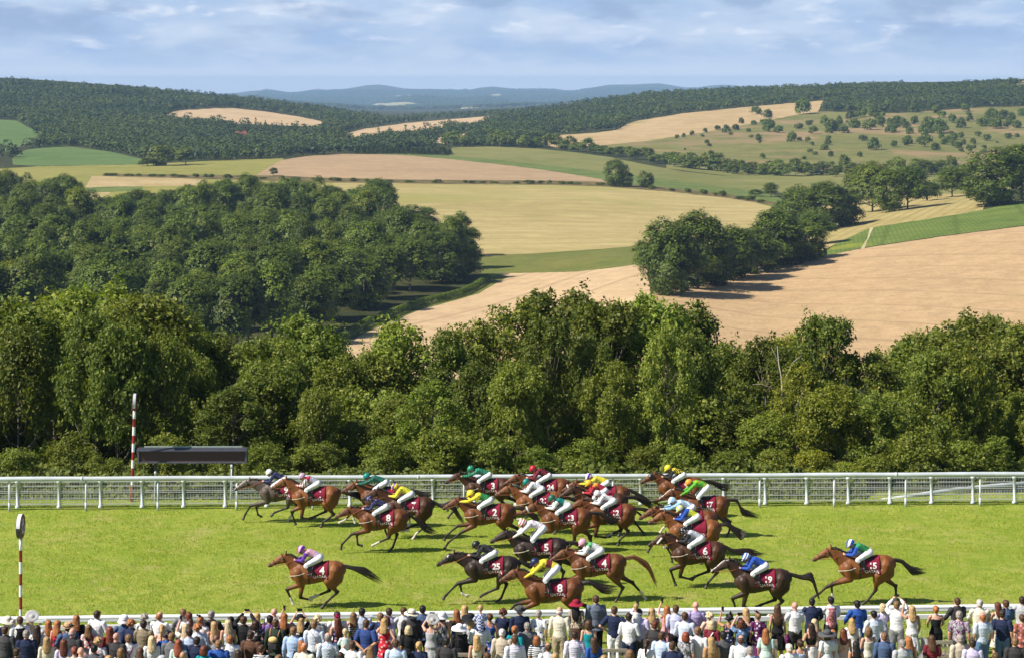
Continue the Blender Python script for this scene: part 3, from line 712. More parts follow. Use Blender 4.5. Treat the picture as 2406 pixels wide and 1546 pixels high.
def build_single_trees():
    rg = np.random.default_rng(12)
    # (column, foot row, top row, half width, tone, words)
    T = [(888, 497, 423, 40, 1.0, "rounded tree standing proud above the dense wood beside the hay field"),
         (1068, 600, 500, 36, 1.05, "feathery tree at the corner of the dense wood by the hay field"),
         (975, 540, 482, 42, 0.9, "dark round tree on the dense wood's edge below the hay field"),
         (1442, 437, 376, 24, 0.9, "tall lone tree on the bank between hay field and crop strip"),
         (1466, 438, 404, 16, 0.85, "smaller dark tree touching the tall lone tree on the bank"),
         (1512, 440, 403, 17, 0.85, "small round tree right of the lone pair on the bank"),
         (640, 412, 394, 9, 0.8, "little dark tree at the edge of the tan ridge field"),
         (1564, 690, 520, 56, 0.92, "big dark broad tree at the tip of the copse in the stubble"),
         (1640, 676, 505, 66, 0.9, "tallest dark tree of the copse beside the stubble field"),
         (1715, 655, 535, 52, 0.95, "rounded tree in the middle of the stubble-side copse"),
         (1775, 640, 540, 40, 0.8, "shaded tree in the stubble-side copse"),
         (1820, 628, 497, 60, 0.95, "broad tree near the upper end of the stubble-side copse"),
         (1880, 610, 520, 46, 1.0, "paler tree at the upper end of the stubble-side copse"),
         (1530, 640, 560, 40, 0.8, "lower dark tree behind the tip of the stubble-side copse"),
         (1880, 545, 440, 48, 0.95, "tree left of the cut meadow with rough crown"),
         (1935, 540, 432, 54, 0.9, "tall dense tree beside the cut meadow"),
         (1975, 530, 450, 38, 0.95, "tree closest to the cut meadow's pale corner"),
         (1850, 530, 468, 34, 1.0, "small tree at the end of the green crop wedge"),
         (1905, 575, 500, 44, 0.85, "dark tree between the two copses by the crop field"),
         (1803, 462, 430, 18, 0.8, "small pointed tree at the end of the hedge bank"),
         (1770, 460, 445, 16, 0.8, "low shrubby tree at the end of the hedge bank"),
         (2040, 497, 386, 46, 1.02, "tall olive tree with thin crown on the dry meadow"),
         (2080, 497, 400, 36, 1.0, "second olive tree on the dry meadow with many stems"),
         (2130, 489, 395, 44, 0.98, "olive tree with bare twigs at the dry meadow's edge"),
         (2005, 480, 398, 30, 1.1, "slim olive tree at the back of the dry meadow"),
         (2225, 462, 396, 36, 1.0, "yellow-green tree next to the big dark tree"),
         (2262, 458, 388, 34, 1.1, "leaning yellow-green tree joined to the big dark tree"),
         (2330, 482, 352, 64, 0.85, "biggest dark tree at the right edge above the crop field"),
         (2390, 470, 340, 58, 0.8, "dark tree cut by the frame above the crop field"),
         (2300, 480, 410, 36, 0.8, "dark shrubby tree at the foot of the biggest right-hand tree"),
         (2175, 470, 428, 26, 0.7, "bluish shaded tree between the olive trees and yellow-green tree"),
         (780, 752, 620, 52, 0.9, "shaded broad tree on the dense wood's open edge, closest to the hedge end"),
         (845, 725, 590, 54, 1.0, "leafy tree on the dense wood's open edge above the short hedge piece"),
         (905, 700, 575, 50, 0.85, "dark tree on the dense wood's open edge above the long hedge"),
         (965, 682, 560, 52, 0.9, "broad dark tree on the dense wood's open edge, middle of the long hedge"),
         (1030, 664, 545, 50, 0.85, "dark tree on the dense wood's open edge near the bend of the hedge"),
         (1082, 648, 560, 40, 0.8, "outermost dark tree of the dense wood at the bend of the hedge"),
         (720, 790, 650, 48, 0.95, "leafy tree at the lowest visible corner of the dense wood"),
         (1600, 690, 560, 46, 0.8, "low dark tree filling the front of the stubble-side copse"),
         (1675, 668, 560, 46, 0.8, "shaded tree at the foot of the tallest copse tree"),
         (1745, 650, 560, 40, 0.85, "dark bushy tree along the copse's stubble side"),
         (1850, 620, 540, 40, 0.85, "bushy tree closing the copse's upper end"),
         (378, 388, 343, 28, 1.1, "domed olive tree on the edge of the mown field"),
         (434, 386, 348, 22, 1.0, "olive tree with bushy base right of the domed one"),
         (343, 389, 371, 19, 0.8, "dark bush at the foot of the domed olive tree")]
    for px, b, t, w, g, l in T:
        kinds = MID if b > 400 else SMALL
        plant_px(kinds, LEAF["wood"], px * K, t * K, w, b * K, rg, "tree", "tree", l, None, g, 0.25 if g > 1.08 else 0.0)
    # the hedgerow trees along the foot of the scrub hillside
    L = [(1040, 345), (1120, 343), (1200, 346), (1290, 351), (1350, 358), (1420, 366), (1480, 374), (1540, 386), (1620, 398), (1700, 408), (1800, 413), (1900, 415), (2000, 417), (2100, 417), (2215, 414)]
    px = 1045.0
    while px < 2230:
        b = np.interp(px, [a for a, _ in L], [c for _, c in L]) - rg.uniform(0, 5)
        w = rg.uniform(11, 19); h = rg.uniform(20, 42) * (1.15 if px > 1560 else 0.85)
        plant_px(SMALL, LEAF["wood"], px * K, (b - h) * K, w, b * K, rg, "tree", "tree", "hedgerow tree in the row along the foot of the scrubby hillside", "hedgerow trees below the scrubby hillside", rg.choice([0.8, 1.0, 1.2]), 0.1)
        px += w * 1.25
    px = 836.0
    while px < 1056:
        b = 361 + (px - 836) * .012; w = rg.uniform(6, 10); h = rg.uniform(13, 20)
        plant_px(MID_CONE, LEAF["wood"], px * K, (b - h) * K, w, b * K, rg, "tree", "tree", "small dark conifer in the plantation row behind the tan ridge field", "conifers behind the ridge field", 0.7)
        px += w * 1.5
    # shrubs of the hillside
    spots = [(1700, 312, 14), (1722, 306, 12), (1790, 296, 10), (1770, 268, 18), (1796, 276, 16), (1880, 268, 26), (1800, 300, 20), (1870, 303, 13), (1893, 294, 11), (1797, 310, 13), (1822, 312, 14), (1776, 330, 11), (1905, 315, 16), (1945, 308, 20), (1975, 312, 18), (2000, 300, 18), (2035, 305, 20), (1965, 290, 12), (1990, 280, 14), (2090, 310, 16), (2060, 290, 16), (2100, 288, 15), (2140, 292, 14), (2175, 305, 22), (2200, 312, 24), (2160, 320, 16), (2230, 288, 14), (2205, 276, 16), (2250, 300, 16), (2270, 285, 12), (2300, 296, 20), (2330, 302, 20), (2320, 270, 16), (2350, 280, 18), (2380, 300, 14), (2395, 270, 14), (2310, 330, 13), (2290, 320, 12), (2170, 345, 20), (2190, 352, 14), (2240, 347, 16), (2220, 335, 12), (2360, 325, 12), (2250, 356, 9), (1930, 352, 14), (1938, 340, 12), (2045, 352, 20), (2020, 330, 13), (1785, 372, 9), (1945, 367, 9), (2012, 368, 9), (2040, 262, 16), (1960, 260, 14), (2090, 262, 14), (2140, 264, 16), (2190, 268, 14), (2260, 262, 14), (1620, 318, 8), (1650, 312, 8), (1680, 305, 10), (1655, 336, 8), (1600, 322, 7), (1585, 326, 8), (1700, 302, 9), (1735, 290, 9)]
    for i, (px, b, w) in enumerate(spots):
        plant_px(SHRUB, LEAF["wood"], px * K, (b - w * rg.uniform(0.95, 1.5)) * K, w * 0.62, b * K, rg, "bush", "bush", "dark rounded thorn bush scattered on the rough dry hillside", "thorn bushes on the hillside", rg.uniform(0.7, 1.05))
    for cx, cy, m in ((2080, 300, 16), (2180, 310, 22), (2240, 330, 14), (2320, 295, 18), (2360, 275, 12), (1960, 300, 12), (2030, 275, 12), (1790, 300, 8), (2130, 335, 10), (2290, 355, 8), (1880, 330, 8)):
        for k in range(int(m * .7)):
            px = cx + rg.normal() * 26; b = cy + rg.normal() * 8; w = rg.uniform(7, 15)
            if in_field(px * K, depth_of(px * K, b * K), ("scrub_hillside",))[0]:
                plant_px(SHRUB, LEAF["wood"], px * K, (b - w * rg.uniform(0.9, 1.5)) * K, w * 0.62, b * K, rg, "bush", "bush", "thorn bush growing in a dense clump on the rough dry hillside", "clumped thorn bushes on the hillside", rg.uniform(0.75, 1.15))
    for i in range(36):
        px = rg.uniform(1560, 2440); b = rg.uniform(262, 385)
        Y = depth_of(px * K, b * K)
        if not in_field(px * K, Y, ("scrub_hillside",))[0]: continue
        w = rg.uniform(4, 9)
        plant_px(SHRUB, LEAF["wood"], px * K, (b - w * 1.1) * K, w * 0.7, b * K, rg, "bush", "bush", "small thorn bush dotted on the rough dry hillside", "small thorn bushes on the hillside", rg.uniform(0.8, 1.2))
    for k in range(18):
        t = k / 17; px = 1556 + 350 * t; b = 693 - 82 * t - 3
        w = rg.uniform(12, 24); plant_px(SHRUB, LEAF["wood"], px * K, (b - w * rg.uniform(1.0, 2.0)) * K, w, b * K, rg, "bush", "bush", "dark bush in the fringe of undergrowth along the stubble-side copse", "fringe bushes of the copse", rg.uniform(0.6, 0.9))
    # bushes along the bank between the fields
    px = 250.0
    while px < 1836:
        b = np.interp(px, [240, 540, 760, 1000, 1300, 1420, 1560, 1700, 1835], [411, 417, 424, 428, 431, 434, 446, 461, 484])
        w = rg.uniform(5, 13); h = rg.uniform(4, 9) * (1.4 if px > 1540 else 1)
        plant_px(SHRUB, LEAF["wood"], px * K, (b - h) * K, w, b * K, rg, "bush", "bush", "low hedge bush on the rough bank between the fields", "hedge bushes on the field bank", rg.uniform(0.65, 1.0), rg.uniform(0, 0.4))
        px += w * rg.choice([2.2, 3.4, 5.5])
build_single_trees()

def build_hedge():
    """clipped hedge curving round the foot of the dense wood"""
    mid = [(1142, 655), (1120, 672), (1085, 690), (1040, 703), (990, 714), (950, 728), (905, 745), (880, 757)]
    mid2 = [(868, 758), (842, 772), (815, 790), (790, 806)]
    rg = np.random.default_rng(4)
    for pts, lab in ((mid, "long clipped hedge curving between the dense wood and harvested field"), (mid2, "short end piece of clipped hedge below the dense wood")):
        p3 = []
        for a, b in pts:
            Y = depth_of(a * K, b * K); x = (a * K - CX) / FPX * Y; p3.append(np.array([x, Y, ground_at(x, Y)]))
        vs = []; fs = []; n0 = 0
        for a, b in zip(p3[:-1], p3[1:]):
            L = np.linalg.norm(b - a); n = int(L * 90); t = rg.random(n)[:, None]; c = a + (b - a) * t
            d = (b - a) / L; side = np.array([-d[1], d[0], 0])
            th = rg.uniform(-0.2, math.pi + 0.2, n); rr = 0.8 + 0.3 * rg.random(n)
            o = side * (np.cos(th) * rr * 1.25)[:, None] + np.array([0, 0, 1]) * (0.7 + np.sin(th) * rr * 1.35)[:, None]
            nor = unit(o * np.array([1, 1, 1]) + rg.normal(size=(n, 3)) * 0.5)
            v, f = quads(c + o, nor, rg.uniform(0.14, 0.3, n), rg); vs.append(v); fs.append(f + n0); n0 += len(v)
        o = obj("hedge", np_mesh("hedge", np.concatenate(vs), np.concatenate(fs)), LEAF["wood"]); o.color = (1.15, 1.15, 1.0, 1)
        tag(o, lab, "hedge")
build_hedge()

# far woods that read as one mass
HIDE = ("wheat_field", "downland_field", "green_field", "chalk_field", "lawn")
def _inside(poly, x, y):
    c = False; j = len(poly) - 1
    for i in range(len(poly)):
        (xi, yi), (xj, yj) = poly[i], poly[j]
        if (yi > y) != (yj > y) and x < (xj - xi) * (y - yi) / (yj - yi) + xi: c = not c
        j = i
    return c
def far_wood(name, label, poly_px, rg, row=5.0, gap=13.0, cone=-0.12, wmin=6.0, wmax=9.0, g=1.0, scale=0.66):
    poly = [(a * K, b * K) for a, b in poly_px]; V = []; F = []; n0 = 0
    tmpl = []
    for i in range(5):
        r2 = np.random.default_rng(700 + i); v, f, _ = crown(r2, 1.0, 0.5, -0.1, 12, 6, 1, 0.24, 0.05, 0.13, "round", 1.0); tmpl.append(v)
    for i in range(2):
        r2 = np.random.default_rng(720 + i); v, f, _ = crown(r2, 1.0, 0.30, 0.05, 12, 4, 2, 0.14, 0.05, 0.085, "cone", 0.5); tmpl.append(v)
    xs = [a for a, _ in poly]; ys = [b for _, b in poly]; py = max(ys); y1 = min(ys); P3 = []
    while py > y1:
        Yc = depth_of(1200, py); px = min(xs) + rg.uniform(0, gap)
        while px < max(xs):
            q, b = px + rg.uniform(-5, 5), py + rg.uniform(-row / 2, row / 2)
            if _inside(poly, q, b):
                Y = depth_of(q, b); P3.append((q, Y, depth_of(q, b - 9.5 * scale / Y * FPX)))
                px += gap * max(0.35, min(1.6, 1900 / Y))
            else: px += gap * 0.7
        py -= row
    P3 = np.array(P3); P3 = P3[(P3[:, 1] > 8500) if 'distant' in label else (P3[:, 1] < 4200)]; ok = ~in_field(P3[:, 0], P3[:, 1]) & ~(in_field(P3[:, 0], P3[:, 2], HIDE) & (rg.random(len(P3)) < 0.9)); P3 = P3[ok, :2]
    conefield = np.array([mnoise.noise(Vector((a * 0.004, math.log(y) * 5, 1.0))) for a, y in P3])
    for (q, y), cf in zip(P3, conefield):
        x = (q - CX) / FPX * y; z = ground_at(x, y)
        isc = cf > 0.28 - cone
        t = tmpl[5 + int(rg.integers(0, 2))] if isc else tmpl[int(rg.integers(0, 5))]
        h = rg.uniform(11, 15.5) * scale; w = rg.uniform(wmin, wmax) * 2 * scale * (0.8 if isc else 1.0)
        a = rg.uniform(0, 6.28); ca, sa = math.cos(a), math.sin(a)
        V.append(np.stack([(t[:, 0] * ca - t[:, 1] * sa) * w + x, (t[:, 0] * sa + t[:, 1] * ca) * w + y, t[:, 2] * h + z], 1))
    n = sum(len(v) for v in V); v = np.concatenate(V)
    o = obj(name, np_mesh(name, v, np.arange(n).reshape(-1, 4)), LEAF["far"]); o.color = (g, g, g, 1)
    tag(o, label, None, None, "stuff"); return len(P3)
def build_far_woods():
    rg = np.random.default_rng(21)
    c = [far_wood("woodland", "wooded hillside with green leys in its gaps, left of the valley", [(-350, 190), (0, 193), (330, 214), (600, 238), (760, 254), (880, 268), (905, 285), (1050, 281), (1180, 268), (1260, 345), (1050, 350), (830, 362), (664, 370), (560, 380), (330, 372), (300, 366), (160, 343), (60, 350), (28, 372), (-350, 385)], rg, 3.8, 9.5),
         far_wood("woodland", "long wooded ridge between the valley gap and the dry fields", [(900, 282), (1050, 272), (1200, 258), (1400, 240), (1520, 225), (1700, 216), (1927, 208), (2100, 203), (2200, 212), (2050, 226), (1927, 238), (1750, 252), (1600, 266), (1490, 284), (1470, 292), (1440, 306), (1300, 316), (1240, 338), (1100, 332), (1180, 272), (1080, 278)], rg, 3.6, 9.0),
         far_wood("woodland", "wood of broadleaf trees on top of the scrubby hillside", [(1930, 262), (1930, 246), (2000, 232), (2100, 214), (2250, 203), (2397, 194), (2750, 184), (2750, 250), (2397, 252), (2300, 254), (2200, 262), (2100, 268), (2000, 262)], rg, 3.8, 9.5),
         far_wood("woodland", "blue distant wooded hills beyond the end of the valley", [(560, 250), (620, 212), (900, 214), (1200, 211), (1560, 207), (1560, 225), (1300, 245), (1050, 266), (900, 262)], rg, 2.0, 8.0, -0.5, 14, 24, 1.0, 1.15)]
    return c
N_FAR = build_far_woods()

# the red-roofed house among the valley trees
def build_house():
    Y = depth_of(566, 330); x = (566 - CX) / FPX * Y; z = ground_at(x, Y)
    r = empty("house", (x, Y, z), 0.3); tag(r, "small red brick house with steep tiled roof among the valley trees", "house")
    brick = plain("brick_red", (0.27, 0.10, 0.075), 0.9); tile = plain("roof_tile", (0.22, 0.08, 0.055), 0.9); glass = plain("window_glass", (0.03, 0.035, 0.04), 0.2); white = plain("house_paint", (0.7, 0.7, 0.66), 0.6)
    m = MB(); m.box((0, 0, 2.6), (11, 7, 5.2)); m.build("wall", brick, r)
    m = MB(); L, Wd = 6.0, 4.1
    m.add([(-L, -Wd, 5.0), (L, -Wd, 5.0), (L, Wd, 5.0), (-L, Wd, 5.0), (-L + .6, 0, 8.6), (L - .6, 0, 8.6)], [(0, 1, 5, 4), (2, 3, 4, 5), (1, 2, 5), (3, 0, 4), (0, 3, 2, 1)]); rf = m.build("roof", tile, r)
    for cx in (-3, 3.4):
        m = MB(); m.box((cx, 0.4, 8.9), (1.0, 0.8, 2.6)); m.build("chimney", brick, rf)
    for cx in (-3.6, 0, 3.6):
        for zz in (1.4, 3.9):
            m = MB(); m.box((cx, -3.52, zz), (1.3, .06, 1.3)); w = m.build("window", white, r)
            m = MB(); m.box((cx, -3.56, zz), (1.05, .04, 1.05)); m.build("pane", glass, w)
    m = MB(); m.box((-1.8, -3.53, 1.05), (1.0, .06, 2.1)); m.build("door", white, r)
build_house()

# ------------------------------------------------------------------ rails, mesh fence, posts and the display board
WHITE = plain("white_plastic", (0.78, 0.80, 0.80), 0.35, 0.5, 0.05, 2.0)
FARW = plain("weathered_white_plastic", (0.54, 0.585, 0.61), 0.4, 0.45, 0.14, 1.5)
GALV = plain("galvanised_steel", (0.52, 0.55, 0.56), 0.45, 0.5, 0.12, 4.0)
WIRE = plain("white_wire", (0.50, 0.52, 0.53), 0.5, 0.4, 0.06, 3.0)
RED = plain("signal_red", (0.30, 0.025, 0.025), 0.45, 0.4, 0.1, 3.0)
DARKRED = plain("maroon_board", (0.115, 0.022, 0.018), 0.5, 0.4, 0.2, 5.0)
GREYM = plain("grey_painted_metal", (0.045, 0.047, 0.058), 0.45, 0.5, 0.12, 3.0)
LED = Mat("unlit_display", 0.45, 0.4)
def _led():
    v = LED.voronoi(30.0, LED.mapping((1, 1, 1)), rand=0.0)
    LED.color(LED.mix(LED.rng(v, 0.2, 0.5), (0.10, 0.042, 0.040), (0.055, 0.026, 0.027)))
_led()
WOOD = Mat("weathered_oak", 0.85, 0.2)
def _wood():
    n = WOOD.noise(5.0, 5, 0.6, WOOD.mapping((1, 1, 6)))
    WOOD.color(WOOD.mix(WOOD.rng(n, 0.3, 0.7), (0.22, 0.19, 0.155), (0.36, 0.32, 0.265))).bump(n, 0.3, 0.01)
_wood()

def line_y(a, b):
    """straight line over the ground through two points (px, Y): returns Y at column px"""
    xa = (a[0] - CX) / FPX * a[1]; xb = (b[0] - CX) / FPX * b[1]
    def f(px):
        k = (px - CX) / FPX                        # x = k*Y ; solve the line for Y
        dx, dy = xb - xa, b[1] - a[1]
        return (a[1] * dx - xa * dy) / (dx - k * dy)
    return f
FAR_Y = line_y((0, GY(1201)), (2406, GY(1188)))          # foot of the far running rail's slim posts
MESH_Y = line_y((0, GY(1193)), (2406, GY(1181)))         # foot of the mesh fence
NEAR_Y = line_y((0, GY(1449, 1.08)), (2406, GY(1419, 1.08)))
def on(f, px, z=0.0):
    Y = f(px); return Vector(((px - CX) / FPX * Y, Y, z))

def build_far_rail():
    r = empty("running_rail", on(FAR_Y, 1203)); o0 = r.location.copy()
    tag(r, "thick white plastic running rail on slim posts at the far side of the track", "rail")
    def L(v): return Vector(v) - o0
    mb = MB(); pts = [L(on(FAR_Y, px, 1.28 + 0.006 * math.sin(px * 0.02))) for px in range(-260, 2700, 40)]
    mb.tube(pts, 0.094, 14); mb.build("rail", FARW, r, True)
    for px in (22, 202, 371, 556, 735, 913, 1090, 1262, 1440, 1612, 1785, 1960, 2128, 2303, 2475, -160, 2650):
        b = on(FAR_Y, px)
        mb = MB(); mb.tube([L((b.x, b.y, -0.2)), L((b.x, b.y, 1.22))], 0.036, 10); mb.tube([L((b.x, b.y, -0.02)), L((b.x, b.y, 0.34))], 0.05, 10)
        mb.tube([L((b.x, b.y, 1.1)), L((b.x, b.y, 1.22))], [0.036, 0.06], 10); mb.build("post", FARW, r, True)
    for px in (190, 980, 2103):                                          # joints of the rail
        b = on(FAR_Y, px, 1.28); c = on(FAR_Y, px + 6, 1.28)
        mb = MB(); mb.tube([L(b), L(c)], 0.098, 14); mb.build("rail_joint", GALV, r, True)
build_far_rail()

def mesh_panel(p, q, h0, h1, step=0.105, w=0.010, thick=(0.045, 0.28, 0.53, 0.60, 0.80, 0.98)):
    mb = MB(); p = Vector(p); q = Vector(q); d = q - p; n = max(2, int(d.length / step))
    for i in range(n + 1):
        a = p + d * (i / n); mb.box((a.x, a.y, a.z + (h0 + h1) / 2), (w, w, h1 - h0))
    rows = 12
    for i in range(rows + 1):
        z = h0 + (h1 - h0) * i / rows; t = w
        mb.bar(p + Vector((0, 0.008, z)), q + Vector((0, 0.008, z)), t, t)
    for k in thick:
        z = h0 + (h1 - h0) * k; mb.bar(p + Vector((0, -0.012, z)), q + Vector((0, -0.012, z)), 0.016, 0.022)
    return mb

def build_mesh_fence():
    r = empty("mesh_fence", on(MESH_Y, 1203)); o0 = r.location.copy()
    tag(r, "white wire mesh fence with thick capped posts behind the far running rail", "fence")
    pxs = [41 + 97.6 * i for i in range(-2, 27)]
    for i, px in enumerate(pxs):
        b = on(MESH_Y, px) - o0
        mb = MB(); mb.lathe([(0.0, -0.15), (0.095, -0.15), (0.095, 0.05), (0.08, 0.09), (0.054, 0.10), (0.054, 0.98), (0.09, 1.0), (0.095, 1.06), (0.07, 1.10), (0.0, 1.11)], b, 12)
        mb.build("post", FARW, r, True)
        if i + 1 < len(pxs):
            c = on(MESH_Y, pxs[i + 1]) - o0
            mesh_panel(b + (c - b) * 0.04, b + (c - b) * 0.96, 0.10, 1.05).build("mesh_panel", WIRE, r)
build_mesh_fence()

def build_cross_rail():
    """the second white rail that climbs out of the ground behind the fence at the right"""
    Y0 = MESH_Y(2060) + 0.5
    def at(px, py, Y): return P(px, py, Y)
    path = [(2062, 1177, 0.5), (2150, 1163, 1.0), (2240, 1150, 1.6), (2330, 1141, 2.2), (2420, 1134, 2.9), (2560, 1126, 4.0)]
    pts = [P(a, b, Y0 + c) for a, b, c in path]
    r = empty("sloping_rail", (pts[2].x, pts[2].y, 0)); o0 = r.location.copy()
    tag(r, "white rail rising from the grass behind the far mesh fence, with short posts", "rail")
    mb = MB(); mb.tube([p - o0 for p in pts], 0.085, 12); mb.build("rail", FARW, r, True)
    def zat(px): return float(np.interp(px, [a for a, _, _ in path], [p.z for p in pts])), float(np.interp(px, [a for a, _, _ in path], [p.y for p in pts]))
    prev = None
    for px in (2202, 2277, 2347, 2420, 2500):
        z, y = zat(px); x = (px - CX) / FPX * y
        mb = MB(); mb.tube([(x - o0.x, y - o0.y, -0.7), (x - o0.x, y - o0.y, z - 0.28)], 0.06, 10); mb.tube([(x - o0.x, y - o0.y, z - 0.28), (x - o0.x, y - o0.y, z - .2)], 0.10, 10); mb.build("post", FARW, r, True)
        cur = Vector((x - o0.x, y - o0.y, 0))
        if prev is not None: mesh_panel(prev[0], cur, -0.6, min(prev[1], z) - 0.22, 0.11, 0.010).build("mesh_panel", WIRE, r)
        prev = (cur, z)
build_cross_rail()

def build_near_rail():
    r = empty("running_rail", on(NEAR_Y, 1203)); o0 = r.location.copy()
    tag(r, "white grooved running rail between the near horses and the spectators", "rail")
    def sweep(prof, name, mat):
        mb = MB(); n = len(prof); rows = []
        for px in range(-200, 2640, 71):
            b = on(NEAR_Y, px) - o0; rows.append([(b.x, b.y + a, z) for a, z in prof])
        vs = [v for row in rows for v in row]
        fs = [(i * n + k, i * n + (k + 1) % n, (i + 1) * n + (k + 1) % n, (i + 1) * n + k) for i in range(len(rows) - 1) for k in range(n)]
        mb.add(vs, fs); return mb.build(name, mat, r)
    # flattened hollow section with a groove along its face
    sweep([(-0.05, 0.90), (-0.075, 0.93), (-0.075, 0.985), (-0.045, 0.993), (-0.045, 1.005), (-0.075, 1.013), (-0.075, 1.05), (-0.05, 1.085), (0.06, 1.085), (0.085, 1.05), (0.085, 0.93), (0.06, 0.90)], "rail", WHITE)
    for px in (95, 350, 606, 860, 1108, 1350, 1601, 1840, 2080, 2320, -150, 2560):
        b = on(NEAR_Y, px) - o0
        mb = MB(); mb.tube([(b.x, b.y, -.2), (b.x, b.y, 0.92)], 0.04, 10)
        mb.build("post", GALV, r, True)
        mb = MB(); mb.box((b.x, b.y - 0.095, 0.96), (0.22, 0.035, 0.07)); mb.box((b.x + .15, b.y - 0.10, 0.99), (0.10, 0.03, 0.05)); mb.build("bracket", WHITE, r)
build_near_rail()
CROWD_Y = lambda px: NEAR_Y(px) - 1.0
def build_crowd_rail():
    r = empty("crowd_rail", on(CROWD_Y, 1203)); o0 = r.location.copy()
    tag(r, "flat white barrier rail that the front row of spectators leans on", "rail")
    pts = [on(CROWD_Y, px) - o0 for px in range(-200, 2640, 284)]
    mb = MB()
    for a, b in zip(pts[:-1], pts[1:]): mb.bar(a + Vector((0, 0, 1.0)), b + Vector((0.004, 0, 1.0)), 0.09, 0.12)
    mb.build("rail", WHITE, r)
    for i, px in enumerate(np.arange(-150, 2600, 150)):
        b = on(CROWD_Y, px) - o0
        mb = MB(); mb.box((b.x, b.y + .085, 0.45), (0.07, 0.07, 1.1)); mb.build("post", WHITE, r)
        if px + 150 < 2600: mesh_panel(b + Vector((0, 0.06, 0)), on(CROWD_Y, px + 150) - o0 + Vector((0, .06, 0)), 0.06, 0.90, 0.13, 0.006, ()).build("mesh_panel", GALV, r)
build_crowd_rail()

def striped_pole(root, x, y, bands, zlow, r=0.049):
    """bands: list of z boundaries from the top down, first band white"""
    mb = MB(); cut = []
    for i in range(len(bands) - 1):
        n0 = len(mb.f); mb.tube([(0, 0, bands[i]), (0, 0, bands[i + 1])], r, 14, i in (0, len(bands) - 2)); cut.append((n0, len(mb.f), i % 2))
    o = mb.build("pole", WHITE, root, True); o.data.materials.append(RED)
    for a, b, k in cut:
        for f in range(a, b): o.data.polygons[f].material_index = k
    bm = bmesh.new(); bm.from_mesh(o.data); bmesh.ops.remove_doubles(bm, verts=bm.verts, dist=1e-4); bm.to_mesh(o.data); bm.free()

def build_markers():
    # near post with its drum-shaped disc
    Y = NEAR_Y(50) + 0.9; s = FPX / Y
    top = CAMZ - (1207 - HY) / s; dia = (1264 - 1207) / s; zc = top - dia / 2; x = (48.5 - CX) / FPX * Y
    r = empty("winning_post", (x, Y, 0)); tag(r, "red and white striped post topped by a dark red drum disc, near side", "winning post")
    zs = [zc - dia / 2 + 0.02]
    for py in (1292, 1319, 1347, 1374, 1401, 1430, 1460): zs.append(CAMZ - (py - HY) / s)
    zs.append(-0.2); striped_pole(r, 0, 0, zs, 0)
    ang = math.radians(90)                                             # the disc is seen almost edge-on
    def disc(name, mat, rad, d0, d1, n=36, top_only=False):
        mb = MB(); ax = Vector((math.sin(ang), -math.cos(ang), 0)); side = Vector((math.cos(ang), math.sin(ang), 0)); vs = []
        for d in (d0, d1):
            for k in range(n): th = 2 * math.pi * k / n; vs.append(Vector((0, 0, zc)) + ax * d + side * rad * math.cos(th) + Vector((0, 0, rad * math.sin(th))))
        mb.add(vs, [(k, (k + 1) % n, n + (k + 1) % n, n + k) for k in range(n)] + [tuple(range(n - 1, -1, -1)), tuple(range(n, 2 * n))]); return mb.build(name, mat, r)
    R0 = dia / 2
    disc("drum", WHITE, R0, -0.055, 0.055); disc("face", DARKRED, R0 * 0.985, 0.056, 0.066)
    disc("face", DARKRED, R0 * 0.985, -0.066, -0.056)
    mb = MB(); ax = Vector((math.sin(ang), -math.cos(ang), 0)); side = Vector((math.cos(ang), math.sin(ang), 0)); m = 18
    for d in (-.057, .057):
        for k in range(m + 1): th = math.pi + math.pi * k / m; mb.v.append(tuple(Vector((0, 0, zc)) + ax * d + side * (R0 + .004) * math.cos(th) + Vector((0, 0, (R0 + .004) * math.sin(th)))))
    mb.f += [(k, k + 1, m + 2 + k, m + 1 + k) for k in range(m)]; mb.build("lower_rim", GREYM, r)
    # the pale emblem: a ring with two upright strokes above
    ax = Vector((math.sin(ang), -math.cos(ang), 0)); side = Vector((math.cos(ang), math.sin(ang), 0))
    mb = MB(); c = Vector((0, 0, zc)) + ax * 0.070
    ring = [c + side * 0.13 * math.cos(t) + Vector((0, 0, -0.06 + 0.14 * math.sin(t))) for t in np.linspace(0, 2 * math.pi, 25)]
    mb.tube(ring, 0.012, 6); mb.tube([c + side * -0.14 + Vector((0, 0, 0.04)), c + side * -0.12 + Vector((0, 0, 0.25))], 0.012, 6); mb.tube([c + side * 0.02 + Vector((0, 0, 0.06)), c + side * 0.05 + Vector((0, 0, 0.25))], 0.012, 6)
    mb.tube([c + side * 0.08 + Vector((0, 0, -0.25)), c + side * 0.16 + Vector((0, 0, -0.19))], 0.012, 6)
    mb.build("emblem", WHITE, r)
    # the taller post beyond the far fence
    Y = MESH_Y(312) + 1.2; s = FPX / Y; x = (309.5 - CX) / FPX * Y; lean = (316 - 309.5) / s
    r = empty("winning_post", (x, Y, 0)); tag(r, "tall red and white striped pole with narrow grey-topped disc beyond the far fence", "winning post")
    zz = [CAMZ - (py - HY) / s for py in (964, 983, 1002, 1022, 1041, 1061, 1080, 1099, 1119, 1138)] + [-0.3]
    # the pole leans a little to the right
    H0 = zz[0]; tilt = math.atan2(lean, H0); r.rotation_euler = (0, tilt, 0)
    striped_pole(r, 0, 0, [zz[0]] + zz[1:], 0, 0.062)
    top = CAMZ - (924 - HY) / s; dia = (964 - 924) / s; zc = top - dia / 2; ang = math.radians(96)
    R0 = dia / 2
    disc("drum", GALV, R0, -0.06, 0.05); disc("face", DARKRED, R0 * 0.985, 0.051, 0.06); disc("face", DARKRED, R0 * .985, -0.07, -0.061)
    mb = MB(); mb.box((0, 0, zc - R0 * 0.5), (0.145, R0 * 1.55, R0 * 0.85)); mb.build("red_band", DARKRED, r)
build_markers()

